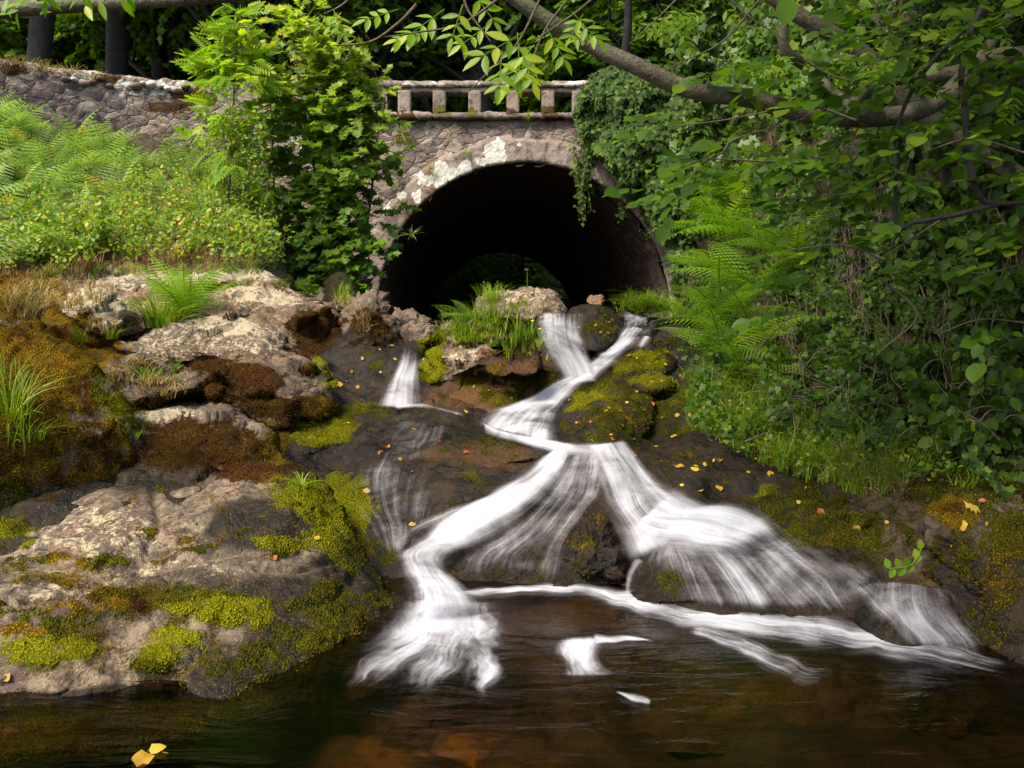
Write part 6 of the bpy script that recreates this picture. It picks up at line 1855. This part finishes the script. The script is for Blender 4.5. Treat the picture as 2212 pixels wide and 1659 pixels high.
# hanging stems over the right bank
sb = Bag()
for i in range(120):
    g = RS.choice(3, p=[.45, .3, .25])
    u = RS.normal([1850, 2050, 1700][g], [40, 110, 60][g]); v0 = RS.uniform(260, 700); ln = RS.uniform(120, 420)
    vs = np.linspace(v0, min(v0 + ln, 980), 9)
    us = u + np.cumsum(RS.normal(0, 9, 9)) + 14 * np.sin(np.linspace(0, RS.uniform(2, 7), 9))
    Yh = np.array([hit(a, b_)[0].y for a, b_ in zip(us, vs)])
    q = unp(us, vs, Yh - RS.uniform(.12, .42))
    sb.tube(crom(q, 22), np.full(22, RS.uniform(.0013, .0038)), 4)
o = link("hanging_stems", sb.mesh("hanging_stems", B_VINE))
tag(o, "tangle of pale thin stems hanging down the right bank", "vines", None, "stuff")
sb = Bag()
for i in range(90):
    u = RS.uniform(1600, 2230); v = RS.uniform(640, 1000)
    a = RS.uniform(0, math.pi); L = RS.uniform(40, 170)
    loc = hit(u, v)[0].y - RS.uniform(.1, .4)
    q = unp(np.array([u, u + L * .5 * math.cos(a) + RS.normal(0, 10), u + L * math.cos(a)]), np.array([v, v - L * .3 * math.sin(a) - 15, v - L * .5 * math.sin(a)]), np.full(3, loc))
    sb.tube(crom(q, 12), np.linspace(.005, .0018, 12), 4)
o = link("dead_twigs", sb.mesh("dead_twigs", B_VINE))
tag(o, "dead twigs and briars poking out of the right bank", "twigs", None, "stuff")
grasspatch("bank_grass", "long soft grass fringe along the foot of the right bank", [(1600, 900, 110, 60, 170, .3), (1700, 960, 130, 50, 200, .3), (1800, 1000, 130, 45, 200, .28), (1880, 1040, 80, 35, 90, .22), (1550, 840, 50, 60, 80, .26), (1650, 820, 80, 50, 80, .3), (1960, 990, 80, 40, 60, .2), (2120, 1030, 90, 25, 30, .08)], M_GRASS, .0032, .9)
grasspatch("bank_dry_grass", "faded straw grass hanging over the right shelf", [(1820, 1010, 110, 35, 70, .22), (1900, 1050, 60, 25, 40, .18), (1690, 960, 60, 30, 20, .2)], M_DRY, .003, 1.2)
leafpatch("herb", "low green herbs at the foot of the right bank grass", "herb", [(1640, 930, 120, 50, 120, .14), (1600, 860, 80, 60, 90, .14), (1780, 1000, 120, 40, 70, .14), (1960, 1010, 120, 40, 60, .12), (1500, 690, 30, 14, 16, .12)], T_OVATE, M_MAPLE, .035, 6, stems=B_TWIG)

# ------------------------------------------------------------------ the leaning tree on the right with limbs across the top
tree = empty("leaning_tree", pt(2480, 760, 5.0), "grey barked tree leaning over the stream, its bent limb crossing the top right", "tree")
tl = np.array(tree.location)


def limb(P, r, n=40, sides=12, mat=B_GREY, rough=.10, name="limb"):
    q = crom([tuple(pt(*p)) for p in P], n)
    rr = np.interp(np.linspace(0, 1, n), np.linspace(0, 1, len(r)), r)
    # knots
    rr = rr * (1 + .10 * fbm(np.stack([np.linspace(0, 9, n), np.zeros(n), np.full(n, P[0][0] * .01)], -1), 2))
    b = Bag(); V, Q, cap = tube(q - tl, rr, sides, rough); b.add(V, Q)
    return link(name, b.mesh(name, mat), tree)


limb([(2480, 820, 5.05), (2460, 620, 5.0), (2440, 380, 4.9), (2420, 150, 4.8), (2430, -100, 4.8), (2480, -500, 4.8)], [.17, .13, .11, .09], 40, 16, name="trunk")
limb([(2440, 330, 4.9), (2330, 250, 4.9), (2200, 130, 4.95), (2110, 150, 4.95), (2040, 210, 4.95), (1960, 245, 4.9), (1860, 255, 4.9), (1750, 248, 4.85), (1620, 213, 4.8), (1490, 195, 4.75), (1370, 140, 4.7), (1270, 95, 4.7), (1190, 50, 4.65), (1090, -20, 4.6), (950, -120, 4.5), (700, -260, 4.4)],
     [.065, .062, .058, .054, .054, .052, .050, .048, .045, .043, .042, .038, .034, .026], 120, 16)
limb([(1990, 240, 5.0), (2060, 190, 5.0), (2150, 80, 5.05), (2240, -60, 5.1)], [.04, .03, .02], 30, 10)
limb([(1830, 235, 5.3), (1880, 190, 5.6), (1960, 165, 5.6), (2050, 160, 5.5), (2180, 120, 5.4), (2440, 90, 5.0)], [.03, .045, .045, .06], 40, 12)
limb([(1640, -30, 6.3), (1720, 30, 6.3), (1800, 75, 6.3), (1880, 128, 6.3), (1990, 240, 6.3), (2200, 380, 6.0), (2440, 560, 5.2)], [.05, .058, .06, .065, .07, .08, .09], 50, 12)
limb([(1695, -20, 5.4), (1692, 60, 5.4), (1698, 110, 5.4), (1755, 155, 5.5), (1850, 240, 5.0)], [.03, .034, .032, .02, .03], 30, 10)
limb([(1357, -60, 4.65), (1357, 40, 4.65), (1352, 118, 4.7)], [.02, .022, .028], 20, 10, B_DARK)
limb([(2212, 438, 4.2), (2160, 440, 4.2), (2120, 430, 4.2), (2095, 360, 4.2), (2085, 240, 4.25), (2078, 150, 4.3), (2120, 20, 4.3), (2200, -80, 4.4)], [.012, .016, .017, .014, .016, .02], 50, 8, B_DARK, .05, "branch")
limb([(2160, 440, 4.2), (2060, 465, 4.2), (1970, 482, 4.2), (1938, 490, 4.2), (1935, 380, 4.2), (1940, 270, 4.25), (2000, 150, 4.3), (2130, 20, 4.4)], [.013, .012, .010, .009, .010, .012, .014], 60, 8, B_DARK, .05, "branch")
tw = Bag()
TWIGS = [[(1760, 352), (1640, 348), (1520, 345), (1430, 375)], [(1938, 330), (1820, 350), (1700, 330), (1560, 350)], [(1938, 400), (1820, 420), (1700, 430)], [(1850, 260), (1740, 230), (1560, 260), (1440, 275)], [(2040, 470), (1900, 560), (1750, 650), (1650, 740), (1600, 800)], [(1500, 360), (1560, 330), (1590, 300), (1740, 255)], [(1910, 560), (1820, 530), (1700, 540)], [(2212, 330), (2100, 300), (1990, 330)], [(2240, 560), (2120, 590), (2000, 560)],
         [(1640, 0), (1560, 90), (1470, 135), (1405, 170)], [(1560, -20), (1610, 30), (1670, 70), (1700, 95)], [(1480, -20), (1420, 40), (1360, 95)], [(2240, 700), (2120, 690), (2030, 720)], [(1900, 600), (1980, 680), (1900, 760)],
         [(1180, -30), (1120, 90), (1060, 150), (1010, 200)], [(1250, -30), (1180, 60), (1150, 130), (1120, 200)], [(1100, -20), (1000, 50), (900, 70), (830, 80)], [(900, 10), (860, 50), (800, 90), (720, 98)], [(1000, -30), (1010, 20), (1060, 90)], [(1300, -20), (1240, 30), (1150, 90)], [(780, -30), (740, 10), (700, 30)], [(1740, 130), (1790, 160), (1840, 175)]]
for k, tp in enumerate(TWIGS):
    Yt = 4.2 + .25 * math.sin(k * 1.7) if tp[0][0] > 1400 else 3.3 + .2 * math.sin(k)
    q = crom(unp([a for a, b_ in tp], [b_ for a, b_ in tp], np.full(len(tp), Yt)), 26)
    tw.tube(q - tl, np.linspace(.0065, .0022, 26), 5)
link("twigs", tw.mesh("twigs", B_TWIG), tree)["kind"] = "stuff"
# big soft leaves on flat sprays, right hand side
hb = Bag()
cs, ds = [], []
SPR = [(1440, 275, 5), (1470, 300, 4), (1430, 380, 5), (1470, 400, 4), (1520, 350, 5), (1720, 315, 5), (1560, 175, 4), (1640, 165, 5), (1730, 170, 5), (1620, 350, 5), (1700, 390, 6), (1790, 330, 6), (1740, 480, 6), (1830, 420, 6), (1880, 300, 8), (1960, 380, 6), (1860, 540, 5), (1750, 560, 4), (1700, 600, 4), (1700, 690, 2), (1840, 100, 6), (1930, 60, 8), (2010, 110, 9), (2100, 60, 10), (2170, 140, 8), (2050, 20, 8), (1960, 160, 8), (2060, 250, 7), (2150, 280, 7), (2200, 380, 6), (2020, 330, 6), (1900, 200, 7), (1800, 230, 6), (2120, 180, 7), (1980, 270, 6), (2200, 20, 9), (1880, 20, 6), (2190, 500, 5), (2130, 590, 4), (2030, 560, 4), (2150, 700, 3), (1780, 380, 5), (1900, 460, 5)]
for (u, v, n) in SPR:
    for i in range(n):
        c = pt(u + RS.normal(0, 38), v + RS.normal(0, 22), RS.uniform(3.9, 5.0))
        if proj(np.array(c))[1] > 1000: continue
        cs.append(c); ds.append((RS.normal(-.6, .5), RS.normal(-.35, .3), RS.normal(-.12, .15)))
P_, D_, N_, S_ = sprays(np.array(cs), np.array(ds), .22, 5, .092, out=np.tile([-.2, -.75, .1], (len(cs), 1)), tilt=.55, jit=.3)
hz = RS.rand(len(P_)) < .6
leaves(T_HAZEL, P_[hz] - tl, D_[hz], N_[hz], S_[hz] * RS.uniform(.7, 1.1, hz.sum()), None, hb)
leaves(T_OVATE, P_[~hz] - tl, D_[~hz], N_[~hz], S_[~hz] * RS.uniform(.6, 1.15, (~hz).sum()), None, hb)
link("foliage", hb.mesh("foliage", M_HAZEL), tree)["kind"] = "stuff"
tl0 = hb
# bright compound leaves hanging from the top
ab = Bag()
def compound(u, v, Y, ang, L=.30, nl=3, roll=0):
    """leaf stalk from (u, v) pointing along screen-down angle ang (0 = straight down), real size L"""
    c = np.array(pt(u, v, Y))
    d = np.array([math.sin(ang), -.15, -math.cos(ang)]); d /= np.linalg.norm(d)
    nz = np.array([.15 * roll, -.75, .55])
    side = np.cross(d, nz); side /= np.linalg.norm(side)
    ps, dd = [], []
    for k in range(nl):
        t = .28 + .5 * k / max(1, nl - 1)
        for s in (-1, 1):
            ps.append(c + d * L * t); dd.append(d * .55 + side * s * .9 + RS.normal(0, .12, 3))
    ps.append(c + d * L * .85); dd.append(d)
    leaves(T_LEAFLET, np.array(ps) - tl, np.array(dd), nz + RS.normal(0, .22, (len(ps), 3)), L * .42 * RS.uniform(.85, 1.15, len(ps)), RS.uniform(.3, 1, len(ps)), ab)
    ab.tube(crom([c, c + d * L * .5, c + d * L * .9], 6) - tl, np.linspace(.0025, .0012, 6), 4)


for (u, v, ang, L) in [(1118, 70, .05, .25), (1150, 100, -.55, .24), (1120, 95, .35, .22), (1130, 70, -1.0, .24), (1180, 60, .5, .2), (1060, 50, -.9, .2), (1085, 110, -.1, .2), (960, 20, -.9, .24), (930, 70, -1.3, .18), (1000, 10, -.3, .18), (860, 20, -1.2, .17), (750, 60, -1.6, .14), (720, 20, .4, .15), (1235, 25, .7, .19), (1260, 30, -.5, .15), (1020, -20, .6, .2), (1290, 70, -1.2, .12)]:
    compound(u, v, 3.2 + RS.uniform(-.15, .3), ang, L * .86)
for (u, v) in [(1840, 120), (1870, 90), (1810, 160), (1860, 170), (1400, 60), (1440, 20), (1950, 120), (1700, 210), (1660, 150), (1470, 70), (1520, 30), (2080, 90), (2150, 40), (2190, 200)]:
    for k in range(4):
        compound(u + RS.normal(0, 18), v + RS.normal(0, 15), 5.4 + RS.uniform(-.3, .3), RS.uniform(-2, 2), .17)
link("bright_leaves", ab.mesh("bright_leaves", M_ASH), tree)["kind"] = "stuff"
# one yellowing leaf near the top
b = Bag(); leaves(T_HAZEL, np.array([pt(1702, -2, 3.6)]) - tl, np.array([[-.12, -.1, -1]]), np.array([[.1, -1, .2]]), .105, np.array([.1]), b)
link("yellow_leaf", b.mesh("yellow_leaf", M_BRAMBLE), tree)
# unseen leafy roof added to the tree to shade the pool and right bank
n = 1000
cen = np.stack([RS.uniform(-.9, 6.5, n), RS.uniform(-1.5, 7.5, n), RS.uniform(0, 1, n)], 1)
cen[560:, 0] = RS.uniform(1.6, 6, n - 560); cen[560:, 1] = RS.uniform(1, 7.5, n - 560)
cen[:, 2] = np.maximum(3.9, 1.3 + .52 * np.maximum(cen[:, 1], 0) + .5) + cen[:, 2] * 2.0
keep = fbm(cen * .45 + 31, 3) + .12 * (cen[:, 0] - .8) > -.10
cen = cen[keep]
ax = RS.normal(0, 1, (len(cen), 3)); ax[:, 2] *= .2
P_, D_, N_, S_ = sprays(cen, ax, .8, 12, .17, tilt=.2)
b = Bag(); leaves(T_FAR, P_ - tl, D_, N_, S_ * 1.3, None, b)
link("crown", b.mesh("crown", M_HAZEL), tree)["kind"] = "stuff"
rb = Bag()
for i in range(0, len(cen), 4):
    s = np.array(pt(2430, -100, 4.8)) + [RS.normal(0, .1), 0, RS.uniform(0, 2.0)]
    rb.tube(crom([s, (s + cen[i]) / 2 + [0, 0, .5], cen[i]], 10) - tl, np.linspace(.03, .006, 10), 5)
link("boughs", rb.mesh("boughs", B_GREY), tree)["kind"] = "stuff"

# second tree: limb at the top left with its leaves
t2 = empty("overhanging_tree", pt(-900, 700, 6), "tree outside the left edge whose mossy bough crosses the top left corner", "tree")
l2 = np.array(t2.location)
q = crom([tuple(pt(*p)) for p in [(-900, 760, 6), (-860, 300, 5.6), (-500, 90, 5), (-120, 40, 4.6), (0, 22, 4.5), (180, 10, 4.5), (420, -4, 4.5), (700, -30, 4.6), (1000, -90, 4.8)]], 90)
b = Bag(); V, Q, _ = tube(q - l2, np.interp(np.linspace(0, 1, 90), [0, .4, .6, 1], [.2, .07, .05, .02]), 14, .1); b.add(V, Q)
link("bough", b.mesh("bough", B_GREY), t2)
b = Bag()
for (u, v) in [(10, 5), (50, -5), (110, -10), (220, 5), (160, -10), (30, 20), (300, -20)]:
    for k in range(4):
        leaves(T_LEAFLET, np.array([pt(u + RS.normal(0, 25), v + RS.normal(0, 6), 4.3)]) - l2, RS.normal(0, .7, (1, 3)) + [0, 0, -.2], np.array([[0, -1, .4]]), .10, None, b)
link("leaves", b.mesh("leaves", M_ASH), t2)

# sprig in the wet gap by the great right boulder
loc = pt(1990, 1185, 3.9)
t = empty("sprig", loc, "bright green leafy sprig at the foot of the great right boulder", "plant")
b = Bag(); q = crom([(0, .05, -.04), (0, 0, 0), (-.06, -.03, -.07), (-.17, -.05, -.08)], 12); b.tube(q, np.full(12, .003), 5)
link("stem", b.mesh("stem", M_GRASS), t)
b = Bag()
for k in range(9):
    p = q[3 + k]; s = (-1) ** k
    leaves(T_OVATE, p[None], np.array([[-.3, -.1, s * .9]]) + RS.normal(0, .15, (1, 3)), np.array([[-.1, -1, .3]]), .05, RS.rand(1), b)
link("leaves", b.mesh("leaves", M_ASH), t)

# ------------------------------------------------------------------ fallen leaves
FALL = []
for k in range(5):
    b = Bag()
    V, T = (T_HAZEL, T_OVATE, T_MAPLE, T_LEAFLET, T_HAZEL)[k]
    V = V.copy(); V[:, 2] += .12 * np.sin(V[:, 0] * 7 + k) + .06 * V[:, 1]
    b.add(V, None, T); b.A[-1] = np.full(len(V), (.1, .5, .8, .3, .95)[k])
    b.tube(np.array([[0, 0, 0], [.02, -.2, .03], [0, -.45, .1]]), np.array([.012, .01, .008]), 4)
    FALL.append(b.mesh("fallen_leaf", M_FALLR if k == 4 else M_FALL))


def fall(u, v, size, k, label, group=None, Y=None):
    flt = False
    if Y is None:
        loc, nr = hit(u, v)
        flt = loc.z < .012
        if flt: loc = pt(u, v, float(pool_Y(v))); nr = Vector((0, 0, 1))
    else:
        loc = pt(u, v, Y); nr = Vector((0, 0, 1))
    nr = (nr + Vector((RS.normal(0, .2), RS.normal(0, .2) - .15, .35)) * (0.0 if flt else 1.0)).normalized()
    o = link("fallen_leaf", FALL[k], loc=loc + nr * .008)
    q = nr.to_track_quat('Z', 'Y').to_euler()
    o.rotation_mode = 'QUATERNION'
    from mathutils import Quaternion
    o.rotation_quaternion = nr.to_track_quat('Z', 'Y') @ Quaternion((0, 0, 1), RS.rand() * 6.28)
    o.scale = (size,) * 3
    return tag(o, label, "leaf", group)


for (u, v, s, k, lab) in [
    (590, 1212, .055, 4, "russet red leaf on the foreground slab"), (678, 1168, .045, 1, "yellow leaf tip on the slab's brightest moss"), (18, 1458, .035, 0, "little pale leaf low at the left end of the slab"),
    (318, 1632, .075, 0, "yellow leaf floating at the bottom left, browned in its middle"), (352, 1630, .075, 1, "green flecked yellow leaf floating beside the browned one"),
    (785, 1062, .05, 0, "lime yellow leaf on the dark wet slab"), (737, 835, .06, 0, "pale yellow leaf left of the small waterfall's foot"), (1158, 1258, .05, 0, "cream leaf caught at the veil's foot by the pool"),
    (1254, 1185, .055, 3, "yellow leaf hanging on the dark wet tooth"), (1552, 1052, .05, 0, "round orange yellow leaf on the right dark slope"), (1510, 1017, .06, 1, "curled yellow leaf above the round orange one"), (1460, 1008, .06, 0, "flat yellow leaf on the right slope left of the curled one"),
    (1414, 966, .04, 1, "small yellow leaf right of the lower falls' crest"), (2105, 1098, .08, 2, "pale lobed leaf on top of the great right boulder"), (1665, 1020, .045, 0, "yellow leaf under the hanging grass"), (1595, 1110, .03, 1, "small yellow leaf on the right shelf's left tip"), (1850, 1135, .05, 0, "lime green leaf lying on the mossy shelf"), (1765, 1105, .045, 4, "brown leaf on the mossy shelf"), (1730, 1090, .04, 1, "yellow twiggy leaf on top of the mossy shelf"),
    (867, 992, .035, 0, "yellow leaf in the middle of the dark wet flow"), (890, 928, .045, 0, "yellow leaf near the top of the dark wet flow"), (840, 968, .03, 1, "leaf scrap left of the dark flow's middle leaf"), (1150, 925, .03, 4, "rusty leaf near the dark wedge rock"), (1010, 893, .04, 1, "cream leaf under the orange slab"), (1022, 838, .04, 0, "pale leaf on the orange slab's upper edge"), (1058, 846, .03, 1, "tiny pale leaf right on the orange slab"), (878, 742, .04, 1, "orange leaf on the small fall's lip"), (1105, 860, .035, 0, "pale leaf at the orange slab's right"), (660, 785, .03, 0, "small leaf on the brown ledge"), (1320, 690, .04, 1, "pale leaf on the dark dome between the falls"), (1300, 718, .035, 0, "cream leaf low on the dark dome")]:
    fall(u, v, s, k, lab, None, None)
for (ru, rv, su, sv, n, lab, g) in [(1400, 900, 90, 60, 36, "small yellow or rusty leaf on the mossy right slope", "leaves strewn on the right slope"), (1460, 780, 50, 50, 22, "small orange leaf on the ledge right of the upper fall", "leaves on the right ledge"), (1480, 690, 40, 12, 14, "tiny orange leaf below the round grass mop", "leaves below the grass mop"), (800, 800, 60, 60, 12, "tiny pale leaf on the dark rock left of the small waterfall", "leaves left of the small waterfall"), (1560, 950, 90, 60, 22, "small dull leaf at the foot of the right bank", "leaves at the bank's foot"), (860, 1000, 120, 70, 8, "tiny leaf stuck on the dark wet slab", "leaves on the wet slab"), (1290, 700, 30, 16, 6, "pale leaf stuck on the dark dome", "leaves on the dark dome"), (2080, 1120, 80, 40, 10, "brown leaf on the great right boulder", "leaves on the great boulder"), (420, 640, 170, 40, 14, "dry leaf on the pale left outcrop", "leaves on the left outcrop")]:
    for i in range(n):
        fall(ru + RS.normal(0, su), rv + RS.normal(0, sv), RS.uniform(.022, .046), int(RS.choice(5, p=[.32, .22, .12, .2, .14])), lab, g)

# ------------------------------------------------------------------ moss shoots on the nearest stones


def moss_shoots(label_, n, h=.016, dist_ref=3.4):
    o, P, N, A, u, v, base = ROCKS[label_]
    w = np.clip(A["moss"] - .30, 0, .5) * ((N[:, 1] < .4)) * (u > -80) * (u < 2300)
    if w.sum() == 0: return
    idx = RS.choice(len(P), n, p=w / w.sum())
    loc = P[idx] + RS.normal(0, .012, (n, 3))
    nn = N[idx]
    loc = loc - nn * .004
    d = nn + RS.normal(0, .55, (n, 3)); d[:, 2] += .3
    f = np.stack([RS.normal(0, 1, n), -np.ones(n), RS.normal(0, 1, n)], 1)
    lb = Bag()
    hue = A["hue"][idx]
    V = (np.array([[-.13, 0, 0], [.13, 0, 0], [.05, 1, .1]], float), np.array([[0, 1, 2]]))
    leaves(V, loc - base, d, f, h * RS.uniform(.5, 1.4, n), np.clip(hue * .95 + RS.normal(0, .07, n), 0, 1), lb)
    m = link("moss", lb.mesh("moss", M_MOSS2), o)
    m["kind"] = "stuff"


t = NT("shaggy moss")
r = t.t.nodes.new("ShaderNodeValToRGB"); e = r.color_ramp.elements
e[0].position = .0; e[0].color = (.050, .022, .008, 1); e[1].position = 1.; e[1].color = (.36, .34, .012, 1)
for q, c in ((.25, (.12, .065, .010)), (.40, (.27, .17, .012)), (.56, (.05, .055, .008)), (.75, (.17, .16, .008))):
    k = e.new(q); k.color = (*c, 1)
t.t.links.new(t.attr("rnd"), r.inputs[0])
nz = t.noise(t.pos(), 6, 3)
col = t.mix(1.0, r.outputs[0], t.mix(nz, (.5, .5, .5), (1.5, 1.45, 1.3)), 'MULTIPLY')
bb = t.n("BsdfPrincipled", Base_Color=col, Roughness=.9); bb.inputs["Specular IOR Level"].default_value = .1
tr = t.n("BsdfTranslucent", Color=col); mx = t.n("MixShader"); mx.inputs[0].default_value = .3
t.t.links.new(bb.outputs[0], mx.inputs[1]); t.t.links.new(tr.outputs[0], mx.inputs[2])
M_MOSS2 = t.done(mx.outputs[0])
for lab in list(ROCKS):
    o, P, N, A, u, v, base = ROCKS[lab]
    Ym = P[:, 1].mean()
    area = np.clip(A["moss"] - .45, 0, 1).mean() * np.ptp(u[(u > -80) & (u < 2300)]) * np.ptp(v) if ((u > -80) & (u < 2300)).any() else 0
    n = int(min(90000, area * 1.9 / (Ym / 4)))
    if n > 300: moss_shoots(lab, n, .006 + .0011 * Ym)
